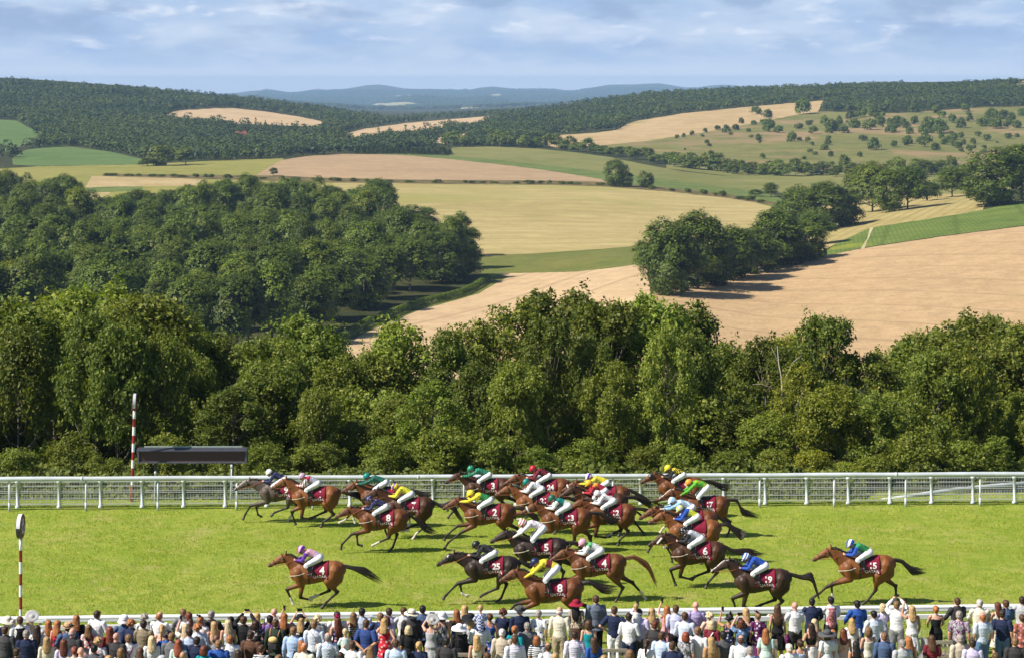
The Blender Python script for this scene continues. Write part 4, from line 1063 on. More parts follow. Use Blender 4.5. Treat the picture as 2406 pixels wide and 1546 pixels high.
def build_board():
    Y = MESH_Y(450) + 1.6; s = FPX / Y
    a = P(323, 1054, Y); b = P(580, 1087, Y); cx = (a.x + b.x) / 2; w = b.x - a.x; h = a.z - b.z; zc = (a.z + b.z) / 2
    r = empty("display_board", (cx, Y, 0)); tag(r, "long dark unlit results display board in grey frame behind the far rail", "display board")
    mb = MB(); mb.box((0, .2, zc), (w, 0.36, h)); mb.build("housing", GREYM, r)
    mb = MB(); mb.box((0, 0.0, zc - h * .07), (w * 0.955, 0.05, h * 0.70)); mb.build("screen", LED.m, r)
    mb = MB()
    t = 0.06
    mb.bar((-w / 2, -.03, zc - h / 2 + t / 2), (w / 2, -.03, zc - h / 2 + t / 2), t * 1.3, t); mb.bar((-w / 2, -.03, zc + h * .36), (w / 2, -.03, zc + h * .36), t * 1.2, t)
    for sgn in (-1, 1): mb.box((sgn * (w / 2 - .035), -.03, zc - h * .06), (0.07, .08, h * .78))
    mb.build("frame", plain("grey_frame", (0.10, 0.105, 0.13), 0.4, 0.5, 0.1, 3.0), r)
    # sloping hood with a pale upper strip
    mb = MB(); mb.add([(-w / 2 - .02, -.16, zc + h * .40), (w / 2 + .02, -.16, zc + h * .40), (w / 2 + .02, .10, zc + h * .56), (-w / 2 - .02, .10, zc + h * .56), (-w / 2 - .02, -.16, zc + h * .34), (w / 2 + .02, -.16, zc + h * .34), (w / 2 + .02, .10, zc + h * .50), (-w / 2 - .02, .10, zc + h * .50)],
                      [(0, 1, 2, 3), (7, 6, 5, 4), (0, 4, 5, 1), (3, 2, 6, 7), (0, 3, 7, 4), (1, 5, 6, 2)]); mb.build("hood", GREYM, r)
    mb = MB(); mb.bar((-w * .445, .16, zc + h * .60), (w * .455, .16, zc + h * .60), 0.05, 0.05); mb.build("top_strip", plain("green_grey_strip", (0.34, 0.40, 0.36), 0.5), r)
    for px in (-0.345, 0.365):
        mb = MB(); mb.tube([(w * px, .2, -1.0), (w * px, .2, zc - h / 2)], 0.055, 10); mb.build("leg", plain("green_steel", (0.10, 0.14, 0.12), 0.5), r, True)
    # two slim metal stands beside it
    for px, top, lab in ((362, 1113, "slim silver stake leaning under the left of the display board"), (541, 1097, "slim grey instrument stake standing under the right of the display board")):
        p = P(px, top, Y - 0.5); mb = MB(); mb.tube([(p.x, p.y, -0.6), (p.x + .06, p.y, p.z)], 0.028, 8); mb.tube([(p.x + .06, p.y, p.z - .05), (p.x + .06, p.y, p.z + .1)], 0.05, 8)
        tag(mb.build("stake", GALV, None, True), lab, "stake")
build_board()

def build_benches():
    """slatted benches among the spectators, seen from behind"""
    def bench(px0, px1, Y, label, top=0.92):
        x0 = (px0 - CX) / FPX * Y; x1 = (px1 - CX) / FPX * Y; w = x1 - x0
        r = empty("bench", ((x0 + x1) / 2, Y, 0)); tag(r, label, "bench")
        mb = MB(); mb.box((0, 0, top - .04), (w, .06, .09)); mb.build("top_rail", WOOD.m, r)
        mb = MB(); n = int(w / 0.13)
        for i in range(n): mb.box((-w / 2 + .09 + (w - .18) * i / max(1, n - 1), 0.01, (top + .42) / 2 - .03), (.055, .025, top - .46))
        mb.box((0, 0, .45), (w - .1, .05, .07)); mb.build("backrest", WOOD.m, r)
        mb = MB()
        for k in range(4): mb.box((0, .12 + .12 * k, .44), (w - .06, .10, .03))
        mb.build("seat", WOOD.m, r)
        for sx in (-1, 1):
            mb = MB(); mb.box((sx * (w / 2 - .03), 0, top / 2 - .05), (.07, .075, top - .02)); mb.build("leg", WOOD.m, r)
            mb = MB(); mb.box((sx * (w / 2 - .03), .5, .21), (.07, .07, .44)); mb.build("leg", WOOD.m, r)
            mb = MB(); mb.box((sx * (w / 2 - .03), .28, .66), (.06, .5, .04)); mb.build("armrest", WOOD.m, r)
    bench(1384, 1474, GY(1524, .92), "weathered slatted bench behind the tall man in the grey blazer")
    bench(1566, 1640, GY(1521, .92), "weathered bench behind the bald man in the purple shirt")
    bench(1632, 1700, GY(1518, .92), "pale slatted bench next to the woman in dark red")
    bench(1800, 1826, GY(1502, .92), "bench end showing beside the woman in the long black dress")
    bench(2185, 2238, GY(1505, .92), "slatted bench with a grey coat hanging on its end")
    bench(1056, 1122, GY(1534, .92), "pale wooden bench behind the woman in the black sequined jacket")
    bench(1955, 1990, GY(1514, .92), "brown wooden seat back behind the woman in white sleeveless dress")
    mb = MB(); Y = GY(1500, .95); x = (2173 - CX) / FPX * Y
    vs = []
    for i, t in enumerate(np.linspace(0, 1, 9)):
        z = 0.98 - 0.85 * t
        for k in range(7): u = (k - 3) / 3; vs.append((x + u * (0.13 + 0.06 * t) + .02 * math.sin(t * 7), Y - 0.09 - 0.05 * math.sin(u * 4 + t * 3) - 0.03 * t, z))
    for i, t in enumerate(np.linspace(0, 1, 9)):
        z = 0.98 - 0.85 * t
        for k in range(7): u = (k - 3) / 3; vs.append((x + u * (0.13 + 0.06 * t) + .02 * math.sin(t * 7), Y - 0.05 - 0.05 * math.sin(u * 4 + t * 3), z))
    fs = [(i * 7 + k, i * 7 + k + 1, (i + 1) * 7 + k + 1, (i + 1) * 7 + k) for i in range(8) for k in range(6)] + [(63 + i * 7 + k, 63 + (i + 1) * 7 + k, 63 + (i + 1) * 7 + k + 1, 63 + i * 7 + k + 1) for i in range(8) for k in range(6)]
    mb.add(vs, fs); o = mb.build("coat", plain("grey_wool", (0.30, 0.30, 0.31), 0.9), None, True); tag(o, "light grey coat hung over the bench end", "coat")
build_benches()

# ------------------------------------------------------------------ bodies: lofted limbs fused into one continuous skin
def loft(mb, st, n=16, lat=(0, 1, 0)):
    """closed body through stations (point, half height, half width); half width runs along lat"""
    pts = [Vector(s[0]) for s in st]; m = len(st); vs = []; lat = Vector(lat)
    for i, s in enumerate(st):
        t = (pts[min(i + 1, m - 1)] - pts[max(i - 1, 0)]).normalized()
        a = (lat - t * lat.dot(t))
        a = a.normalized() if a.length > 0.15 else Vector((1, 0, 0))
        b = t.cross(a).normalized()
        hw = s[2] if len(s) > 2 else s[1]
        for k in range(n):
            th = 2 * math.pi * k / n; vs.append(pts[i] + a * math.cos(th) * hw + b * math.sin(th) * s[1])
    fs = [(i * n + k, i * n + (k + 1) % n, (i + 1) * n + (k + 1) % n, (i + 1) * n + k) for i in range(m - 1) for k in range(n)]
    fs += [tuple(range(n - 1, -1, -1)), tuple(range((m - 1) * n, m * n))]
    mb.add(vs, fs)
def ball(mb, c, r, n=14, m=9, rot=None):
    r = (r, r, r) if isinstance(r, (int, float)) else r; c = Vector(c); vs = [Vector((0, 0, r[2]))]
    for i in range(1, m):
        ph = math.pi * i / m
        for k in range(n): th = 2 * math.pi * k / n; vs.append(Vector((r[0] * math.sin(ph) * math.cos(th), r[1] * math.sin(ph) * math.sin(th), r[2] * math.cos(ph))))
    vs.append(Vector((0, 0, -r[2])))
    if rot is not None: vs = [rot @ v for v in vs]
    fs = [(0, 1 + k, 1 + (k + 1) % n) for k in range(n)]
    for i in range(m - 2): fs += [(1 + i * n + k, 1 + (i + 1) * n + k, 1 + (i + 1) * n + (k + 1) % n, 1 + i * n + (k + 1) % n) for k in range(n)]
    L = len(vs) - 1; b = 1 + (m - 2) * n; fs += [(L, b + (k + 1) % n, b + k) for k in range(n)]
    mb.add([v + c for v in vs], fs)
def limb(mb, pts, rad, n=12):
    """tapering limb with rounded ends"""
    pts = [Vector(p) for p in pts]
    # ease the bends
    P2, R2 = [], []
    for i in range(len(pts) - 1):
        for k in range(4):
            t = k / 4; P2.append(pts[i].lerp(pts[i + 1], t)); R2.append(rad[i] * (1 - t) + rad[i + 1] * t)
    P2.append(pts[-1]); R2.append(rad[-1])
    loft(mb, [(p, r) for p, r in zip(P2, R2)], n, (0, 1, 0) if abs((pts[-1] - pts[0]).normalized().y) < 0.8 else (0, 0, 1))
    for p, r in zip(pts, rad): ball(mb, p, r * 0.99, 10, 7)
def push(me, f):
    """move every vertex along its normal by f(place)"""
    n = len(me.vertices); c = np.empty(n * 3, np.float32); d = np.empty(n * 3, np.float32); me.vertices.foreach_get("co", c); me.vertices.foreach_get("normal", d)
    c = c.reshape(-1, 3); d = d.reshape(-1, 3); k = np.array([f(Vector(q)) for q in c.tolist()], np.float32)
    me.vertices.foreach_set("co", np.ascontiguousarray(c + d * k[:, None]).ravel()); me.update()
BENCH = bpy.data.scenes.new("workbench")       # a second, empty scene in which meshes are evaluated quickly
def fuse(mb, name, voxel=0.016, smooth=6, fac=0.5, lump=0.0):
    me = mb.mesh(name); o = bpy.data.objects.new(name, me); BENCH.collection.objects.link(o)
    m = o.modifiers.new("r", 'REMESH'); m.mode = 'VOXEL'; m.voxel_size = voxel; m.use_smooth_shade = True
    if smooth: m = o.modifiers.new("s", 'SMOOTH'); m.factor = fac; m.iterations = smooth
    vl = BENCH.view_layers[0]; vl.update(); dg = vl.depsgraph
    out = bpy.data.meshes.new_from_object(o.evaluated_get(dg), depsgraph=dg); out.name = name
    bpy.data.objects.remove(o); bpy.data.meshes.remove(me)
    if lump:
        push(out, lambda c: mnoise.noise(c * 9.0) * lump + mnoise.noise(c * 23.0 + Vector((5, 1, 2))) * lump * 0.5)
    out.shade_smooth(); return out
def coords(me):
    a = np.empty(len(me.vertices) * 3, np.float32); me.vertices.foreach_get("co", a); return a.reshape(-1, 3).astype(float)
def set_attr(me, name, val):
    a = me.attributes.get(name) or me.attributes.new(name, 'FLOAT', 'POINT'); a.data.foreach_set("value", np.ascontiguousarray(val, np.float32))
def seg_d(p, a, b):
    """distance to a segment and the place along it"""
    a = np.array(a, float); b = np.array(b, float); d = b - a; t = np.clip(((p - a) @ d) / (d @ d + 1e-9), 0, 1)
    return np.linalg.norm(p - (a + t[:, None] * d), axis=1), t

# ------------------------------------------------------------------ the horses
POSES = {   # knee/hock, fetlock, toe in (x forward, z up) for the near fore, far fore, near hind, far hind
    "gather": dict(F=[((.92, .66), (.83, .34), (.73, .15)), ((.56, .37), (.20, .30), (.03, .37))], Hd=[((-.66, .56), (-.30, .25), (-.21, .06)), ((-.42, .58), (.05, .42), (.18, .35))], tail=[(-.90, 1.40), (-1.2, 1.33), (-1.55, 1.15), (-1.95, .82)], head=(0, 0), socks=(0, 0, 1, 0)),
    "reach": dict(F=[((1.16, .70), (1.45, .32), (1.53, .17)), ((1.0, .60), (.90, .30), (.76, .22))], Hd=[((-.26, .58), (.24, .39), (.38, .28)), ((-.55, .60), (-.32, .17), (-.20, .03))], tail=[(-.90, 1.40), (-1.15, 1.28), (-1.5, 1.02), (-1.85, .86)], head=(.14, -.10), socks=(0, 1, 1, 0)),
    "push": dict(F=[((1.08, .72), (1.38, .62), (1.52, .58)), ((1.0, .64), (.78, .48), (.64, .52))], Hd=[((-.80, .47), (-.70, .19), (-.56, .02)), ((-1.15, .58), (-1.42, .24), (-1.56, .04))], tail=[(-.90, 1.42), (-1.25, 1.36), (-1.6, 1.16), (-1.95, .90)], head=(0, .02), socks=(0, 0, 0, 1)),
    "stride": dict(F=[((1.16, .70), (1.14, .36), (1.08, .22)), ((1.22, .56), (1.52, .30), (1.67, .21))], Hd=[((-.32, .50), (-.04, .15), (.12, .03)), ((-.95, .55), (-.96, .22), (-.88, .04))], tail=[(-.90, 1.42), (-1.2, 1.3), (-1.5, 1.08), (-1.9, .98)], head=(.02, .0), socks=(0, 1, 0, 0)),
    "extend": dict(F=[((.98, .62), (1.40, .24), (1.56, .04)), ((1.14, .74), (1.48, .44), (1.62, .30))], Hd=[((-.60, .62), (-.30, .34), (-.15, .26)), ((-1.0, .66), (-1.30, .44), (-1.45, .34))], tail=[(-.90, 1.42), (-1.2, 1.38), (-1.55, 1.22), (-1.9, 1.1)], head=(.08, -.02), socks=(0, 0, 0, 0)),
}
COAT = Mat("horse_coat", 0.5, 0.35)
def _coat():
    M = COAT; c = M.info("Color"); n = M.noise(2.2, 4, 0.6)
    col = M.mix(M.rng(n, 0.3, 0.75), M.mix(1.0, c, (0.72, 0.66, 0.62), 'MULTIPLY'), M.mix(1.0, c, (1.25, 1.22, 1.15), 'MULTIPLY'))
    f = M.noise(60, 2, 0.5, M.mapping((0.25, 1, 1)))
    col = M.mix(M.math('MULTIPLY', M.rng(f, 0.3, 0.7), 0.22), col, M.mix(1.0, c, (0.5, 0.45, 0.42), 'MULTIPLY'))
    col = M.mix(M.attr("dark"), col, (0.012, 0.009, 0.008))
    col = M.mix(M.attr("sock"), col, (0.55, 0.50, 0.45))
    col = M.mix(M.attr("hoof"), col, (0.07, 0.06, 0.05))
    M.color(col); M.rough(M.rng(n, 0.3, 0.7, 0.38, 0.60)); M.bump(M.math("ADD", M.noise(26, 4, 0.7), M.math("MULTIPLY", M.noise(9, 3, 0.6, M.mapping((1, 1, 0.35), (0, 0.5, 0))), 1.3)), 0.35, 0.03)
_coat()
HAIR_DARK = Mat("black_horsehair", 0.5, 0.4)
HAIR_DARK.color(HAIR_DARK.mix(HAIR_DARK.N.new("ShaderNodeNewGeometry").outputs["Random Per Island"], (0.010, 0.008, 0.007), (0.035, 0.024, 0.018)))
HAIR_RED = Mat("chestnut_horsehair", 0.5, 0.4)
HAIR_RED.color(HAIR_RED.mix(HAIR_RED.N.new("ShaderNodeNewGeometry").outputs["Random Per Island"], (0.09, 0.035, 0.014), (0.20, 0.085, 0.03)))
LEATHER = plain("bridle_leather", (0.035, 0.016, 0.010), 0.5, 0.4, 0.2, 10)
REIN = plain("orange_rubber_rein", (0.28, 0.085, 0.030), 0.6, 0.3, 0.2, 10)
BLACKL = plain("black_leather", (0.012, 0.012, 0.013), 0.35, 0.5, 0.2, 10)
STRAPW = plain("pale_webbing", (0.55, 0.48, 0.38), 0.8, 0.2, 0.15, 10)
FLEECE = plain("white_sheepskin", (0.70, 0.68, 0.63), 0.95, 0.1, 0.2, 14, 0.8)
CLOTH_M = Mat("maroon_saddlecloth", 0.75, 0.2)
CLOTH_M.color(CLOTH_M.mix(CLOTH_M.rng(CLOTH_M.noise(5, 4), 0.3, 0.7), (0.19, 0.010, 0.030), (0.26, 0.016, 0.045))).bump(CLOTH_M.noise(7, 3), 0.5, 0.02)
LETTER = plain("white_lettering", (0.80, 0.79, 0.77), 0.7, 0.2, 0.03)

TORSO = [(-.955, 1.22, .05, .04), (-.90, 1.24, .17, .13), (-.80, 1.26, .265, .215), (-.62, 1.265, .325, .275), (-.42, 1.245, .335, .285), (-.15, 1.205, .315, .27), (.10, 1.165, .335, .275), (.34, 1.165, .372, .265), (.54, 1.18, .36, .235), (.70, 1.16, .295, .195), (.82, 1.13, .18, .135), (.875, 1.12, .07, .06)]
NECK = [(.50, 1.27, .30, .17), (.66, 1.36, .255, .135), (.80, 1.475, .21, .105), (.93, 1.585, .165, .085), (1.03, 1.675, .135, .078), (1.09, 1.72, .10, .07)]
HEAD = [(1.035, 1.755, .06, .055), (1.10, 1.69, .13, .082), (1.18, 1.645, .148, .092), (1.28, 1.60, .125, .085), (1.39, 1.54, .09, .066), (1.50, 1.475, .072, .056), (1.585, 1.425, .068, .058), (1.635, 1.39, .042, .042)]

def horse_base(pname, seed=0, blaze=False):
    ps = dict(POSES[pname]); rj = random.Random(seed * 17 + 5); mb = MB(); j = lambda a: rj.uniform(-a, a) if seed else 0.0
    ps["F"] = [tuple((x + j(.05), z + j(.04)) for x, z in leg) for leg in ps["F"]]; ps["Hd"] = [tuple((x + j(.05), z + (j(.03) if z > .3 else 0)) for x, z in leg) for leg in ps["Hd"]]
    ps["tail"] = [ps["tail"][0]] + [(x + j(.06) * k, z + j(.10) * k) for k, (x, z) in enumerate(ps["tail"][1:], 1)]
    if seed: ps["socks"] = tuple(int(rj.random() < .3) for _ in range(4))
    hx, hz = ps["head"]; hx += j(.07); hz += j(.08)
    def sh(s, k): return ((s[0] + hx * k, 0, s[1] + hz * k), s[2], s[3])
    loft(mb, [((x, 0, z), a, b) for x, z, a, b in TORSO], 20)
    nk = [sh(s, k) for s, k in zip(NECK, (0, .15, .4, .7, .92, 1))]; hd = [sh(s, 1) for s in HEAD]
    loft(mb, nk, 16); loft(mb, hd, 14)
    for sy in (-1, 1):                                   # ears, jowls, nostrils
        limb(mb, [(1.06 + hx, .045 * sy, 1.79 + hz), (1.045 + hx, .06 * sy, 1.87 + hz), (1.06 + hx, .062 * sy, 1.925 + hz)], [.032, .027, .008], 8)
        ball(mb, (1.165 + hx, .055 * sy, 1.60 + hz), (.085, .045, .085)); ball(mb, (1.60 + hx, .042 * sy, 1.42 + hz), .03, 8, 6)
        ball(mb, (1.235 + hx, .072 * sy, 1.655 + hz), .027, 8, 6)
    bones = []
    for i, sy in enumerate((1, -1)):                     # near (left) side first
        k, f, t = ps["F"][i]; y = .135 * sy
        el = (.50 + .10 * max(-.3, k[0] - .8), .84 + .05 * (k[1] - .6))
        limb(mb, [(.60, .12 * sy, 1.22), (.56, y, 1.02), (el[0], y, el[1])], [.19, .155, .112])
        kn = Vector((k[0], y * .85, k[1])); fe = Vector((f[0], y * .75, f[1])); to = Vector((t[0], y * .72, t[1])); E = Vector((el[0], y, el[1]))
        limb(mb, [E, E.lerp(kn, .45), kn], [.108, .082, .056]); limb(mb, [kn, kn.lerp(fe, .35), kn.lerp(fe, .75), fe], [.055, .040, .037, .046])
        bones.append((E, kn, fe, to))
    for i, sy in enumerate((1, -1)):
        k, f, t = ps["Hd"][i]; y = .15 * sy
        st = Vector((-.36 + .16 * (k[0] + .55), y * 1.15, .95 + .02 * (k[1] - .55))); ho = Vector((k[0], y * .85, k[1])); fe = Vector((f[0], y * .75, f[1])); to = Vector((t[0], y * .72, t[1]))
        limb(mb, [(-.60, .12 * sy, 1.28), Vector((-.56, y, 1.12)), st], [.235, .205, .15]); ball(mb, (-.72, .12 * sy, 1.10), (.17, .13, .23))
        limb(mb, [st, st.lerp(ho, .4), st.lerp(ho, .8), ho], [.145, .112, .065, .060]); limb(mb, [Vector((-.74, y * .9, 1.0)), st.lerp(ho, .55)], [.14, .085])
        # point of the hock
        d = (ho - st).normalized(); ball(mb, ho + Vector((-.035, 0, .03)), .045, 8, 6)
        limb(mb, [ho, ho.lerp(fe, .3), ho.lerp(fe, .75), fe], [.060, .045, .040, .048])
        bones.append((st, ho, fe, to))
    for E, kn, fe, to in bones:                          # pasterns and hooves
        d = (to - fe); limb(mb, [fe, fe + d * .55], [.044, .040]); e = fe + d.normalized() * (d.length + .02)
        loft(mb, [(fe + d * .5, .040), (fe + d * .72, .050), (e, .062), (e + d.normalized() * .01, .060)], 12)
    me = fuse(mb, "body", 0.017, 5)
    v = coords(me); n = len(v); dark = np.zeros(n); sock = np.zeros(n); hoof = np.zeros(n)
    allseg = []
    for li, (E, kn, fe, to) in enumerate(bones):
        for si, (a, b) in enumerate(((E, kn), (kn, fe), (fe, to))):
            d, t = seg_d(v, a, b); allseg.append((d, li, si, t))
    D = np.array([s[0] for s in allseg]); best = D.argmin(0); bd = D.min(0)
    T = np.array([s[3] for s in allseg])[best, np.arange(n)]; si = np.array([s[2] for s in allseg])[best]; li = np.array([s[1] for s in allseg])[best]
    near = bd < .11
    dark = np.where(near & (si >= 1), 1.0, np.where(near & (si == 0), np.clip((T - .45) / .5, 0, 1), 0)) * .93
    hoof = np.where(near & (si == 2) & (T > .62), 1.0, 0)
    sk = np.array(ps["socks"])[li]
    sock = np.where(near & (sk > 0) & ((si == 2) | ((si == 1) & (T > .78))), 1.0, 0); hoof = np.where(sock > 0, 0, hoof)
    nose = np.linalg.norm(v - np.array([1.63 + hx, 0, 1.40 + hz]), axis=1); dark = np.maximum(dark, np.clip(1.25 - nose / .12, 0, 1) * .85)
    for sy in (-1, 1):
        e = np.linalg.norm(v - np.array([1.245 + hx, .088 * sy, 1.655 + hz]), axis=1); dark = np.maximum(dark, np.clip(1.6 - e / .022, 0, 1))
        e = np.linalg.norm(v - np.array([1.06 + hx, .06 * sy, 1.91 + hz]), axis=1); dark = np.maximum(dark, np.clip(1.3 - e / .045, 0, 1) * .7)
    if blaze:
        d, t = seg_d(v, (1.16 + hx, 0, 1.80 + hz), (1.60 + hx, 0, 1.485 + hz)); sock = np.where((np.abs(v[:, 1]) < .034) & (d < .075), 1.0, sock); dark = np.where(sock > 0, 0, dark)
    set_attr(me, "dark", dark); set_attr(me, "sock", sock); set_attr(me, "hoof", hoof)
    bvh = BVHTree.FromPolygons([tuple(p) for p in v], [tuple(p.vertices) for p in me.polygons])
    rg = random.Random(hash(pname) % 1000 + 3 if False else sum(map(ord, pname)))
    # hair: separate tapering locks
    def locks(name, roots):
        vs, fs = [], []
        for pts, w in roots:
            b = len(vs); m = len(pts)
            for i, p in enumerate(pts):
                ww = w * (1 - (i / (m - 1)) ** 2 * .85); t = (pts[min(i + 1, m - 1)] - pts[max(i - 1, 0)]).normalized()
                s = t.cross(Vector((rg.uniform(-.2, .2), 1, rg.uniform(-.2, .2)))).normalized(); vs += [p + s * ww, p + Vector((0, ww * .8, 0)), p - s * ww, p - Vector((0, ww * .8, 0))]
            for i in range(m - 1): fs += [(b + i * 4 + k, b + i * 4 + (k + 1) % 4, b + (i + 1) * 4 + (k + 1) % 4, b + (i + 1) * 4 + k) for k in range(4)]
        return new_mesh(name, vs, fs)
    tl = [Vector((x, 0, z)) for x, z in ps["tail"]]; tr = []
    for i in range(110):
        a = rg.uniform(0, 6.28); sp = rg.random() ** .6; L = rg.uniform(.7, 1.06); pts = []
        for k in range(8):
            t = k / 7 * L; j = min(int(t * 3), 2); u = t * 3 - j; p = tl[j].lerp(tl[j + 1], u) if j < 3 else tl[3]
            p = p + (tl[3] - tl[2]) * max(0, t - 1)
            r = (.035 + .15 * min(t, .75) ** 1.1) * sp
            pts.append(p + Vector((rg.uniform(-.008, .008), math.cos(a) * r * .8, math.sin(a) * r + .015 * math.sin(t * 9 + a))))
        tr.append((pts, rg.uniform(.007, .016)))
    tail = locks("tail", tr); mr = []
    for i in range(90):
        t = rg.random(); j = min(int(t * 4.99), 4); u = t * 4.99 - j; A, B = nk[j], nk[j + 1]
        pa = Vector(A[0]) + (Vector(B[0]) - Vector(A[0])) * u; hh = A[1] + (B[1] - A[1]) * u; tg = (Vector(nk[min(j + 2, 5)][0]) - Vector(nk[j][0])).normalized(); up = Vector((-tg.z, 0, tg.x))
        o = pa + up * (hh * .93); L = rg.uniform(.08, .2); back = rg.uniform(.5, 1.1)
        pts = [o + up * (.02 + L * .55 * (k / 4)) - tg * (L * back * (k / 4) ** 1.3) + Vector((0, rg.uniform(-.012, .012) + (rg.choice((-1, 1)) * .03) * (k / 4), 0)) for k in range(5)]
        mr.append((pts, rg.uniform(.010, .02)))
    mane = locks("mane", mr)
    def skin(x, ph, off, c=1.2):
        """point on the flank: x along the horse, angle up from the horizontal, left side"""
        d = Vector((0, math.cos(ph), math.sin(ph))); o = Vector((x, 0, c)); hit = bvh.ray_cast(o + d * 1.2, -d)
        q = hit[0] if hit[0] is not None and (hit[0] - o).length < .47 else o + d * (.30 if d.z > -.5 else .365)
        return q + d * off
    x0, x1 = .20, -.40
    def drape(name, xs, phs, off):
        vs = []; 
        for i, x in enumerate(xs):
            for j, ph in enumerate(phs):
                q = skin(x, ph, off) if ph <= math.pi / 2 + 1e-6 else skin(x, math.pi - ph, off) * 1.0
                if ph > math.pi / 2 + 1e-6: q = Vector((q.x, -q.y, q.z))
                vs.append(q + Vector((0, 0, .0)))
        nj = len(phs); ni = len(xs)
        inner = [Vector((p.x, p.y * .965, 1.2 + (p.z - 1.2) * .965)) for p in vs]; nv = len(vs)
        fs = [(i * nj + j, i * nj + j + 1, (i + 1) * nj + j + 1, (i + 1) * nj + j) for i in range(ni - 1) for j in range(nj - 1)]
        fs += [tuple(nv + k for k in reversed(f)) for f in list(fs)]
        rim = [i * nj for i in range(ni)] + [(ni - 1) * nj + j for j in range(1, nj)] + [i * nj + nj - 1 for i in range(ni - 2, -1, -1)] + [j for j in range(nj - 2, 0, -1)]
        fs += [(rim[k], rim[(k + 1) % len(rim)], nv + rim[(k + 1) % len(rim)], nv + rim[k]) for k in range(len(rim))]
        return new_mesh(name, vs + inner, fs)
    cloth = drape("saddle_cloth", np.linspace(x0, x1, 18), np.linspace(-.48, math.pi + .48, 46), .018); cloth.shade_smooth()
    saddle = drape("saddle", np.linspace(.16, -.20, 10), np.linspace(.95, math.pi - .95, 16), .045); saddle.shade_smooth()
    girth = drape("girth", np.linspace(.255, .195, 3), np.linspace(-math.pi / 2, 1.5 * math.pi, 48)[:-1], .012)
    # breast strap from flank to flank round the chest
    mb = MB(); pts = []
    for t in np.linspace(-1, 1, 33):
        a = t * math.pi * .56; d = Vector((math.cos(a), math.sin(a), 0)); z = 1.08 + .14 * abs(t); o = Vector((.42, 0, z)); h = bvh.ray_cast(o + d * 1.3, -d)
        pts.append((h[0] if h[0] is not None and (h[0] - o).length < .5 else o + d * .3) + d * .003)
    mb.tube(pts, .014, 6, True, 1.0); strap = mb.mesh("breast_strap")
    # bridle
    def ring(mb, i, u, r, grow=.010, n=20):
        A, B = hd[i], hd[i + 1]; c = Vector(A[0]).lerp(Vector(B[0]), u); hh = A[1] + (B[1] - A[1]) * u + grow; hw = A[2] + (B[2] - A[2]) * u + grow
        tg = (Vector(B[0]) - Vector(A[0])).normalized(); up = Vector((-tg.z, 0, tg.x)); 
        ps_ = [c + Vector((0, math.cos(2 * math.pi * k / n) * hw, 0)) + up * (math.sin(2 * math.pi * k / n) * hh) for k in range(n + 1)]
        mb.tube(ps_, r, 6, False); return ps_
    mb = MB(); r1 = ring(mb, 4, .3, .010); r2 = ring(mb, 1, .3, .011); r3 = ring(mb, 5, .55, .008)
    for a, b in ((10, 10), (0, 0)): mb.tube([r2[a], r1[a]], .009, 6); mb.tube([r1[a], r3[a] + Vector((0, 0, -.02))], .009, 6)
    bridle = mb.mesh("bridle")
    mb = MB(); ring(mb, 3, .75, .034, .012); fleece = mb.mesh("noseband")
    mb = MB()
    for sy in (-1, 1): limb(mb, [(1.20 + hx, .10 * sy, 1.66 + hz), (1.33 + hx, .085 * sy, 1.50 + hz)], [.035, .035], 8)
    cheek = mb.mesh("cheekpiece")
    mb = MB()                                             # blinker hood over forehead and eyes
    loft(mb, [((s[0][0], 0, s[0][2]), s[1] + .012, s[2] + .012) for s in hd[1:4]], 14)
    for sy in (-1, 1): ball(mb, (1.245 + hx, .088 * sy, 1.655 + hz), (.05, .035, .05), 10, 7)
    hood = fuse(mb, "hood", .014, 3)
    bit = (Vector((1.50 + hx, .06, 1.44 + hz)), Vector((1.50 + hx, -.06, 1.44 + hz)))
    return dict(body=me, tail=tail, mane=mane, cloth=cloth, saddle=saddle, girth=girth, strap=strap, bridle=bridle, fleece=fleece, cheek=cheek, hood=hood, bit=bit, skin=skin, low=float(v[:, 2].min()))

_font_cache = {}
def text_mesh(txt, size, off=0.0, spacing=1.0):
    cu = bpy.data.curves.new("lettering", 'FONT'); cu.body = txt; cu.size = size; cu.align_x = 'CENTER'; cu.offset = off; cu.resolution_u = 4; cu.space_character = spacing; cu.fill_mode = 'FRONT'
    o = bpy.data.objects.new("lettering", cu); BENCH.collection.objects.link(o); vl = BENCH.view_layers[0]; vl.update(); dg = vl.depsgraph
    me = bpy.data.meshes.new_from_object(o.evaluated_get(dg), depsgraph=dg); bpy.data.objects.remove(o); bpy.data.curves.remove(cu)
    vs = [tuple(v.co) for v in me.vertices]; fs = [tuple(p.vertices) for p in me.polygons]; bpy.data.meshes.remove(me); return vs, fs
def cloth_text(hb, name, txt, size, cx, cph, off, sp=1.0, sx=1.0):
    vs, fs = text_mesh(txt, size, off, sp); out = []
    for x, y, _ in vs: out.append(hb["skin"](cx - x * sx, cph + y / .31, .027))
    return new_mesh(name, out, [tuple(reversed(f)) for f in fs])

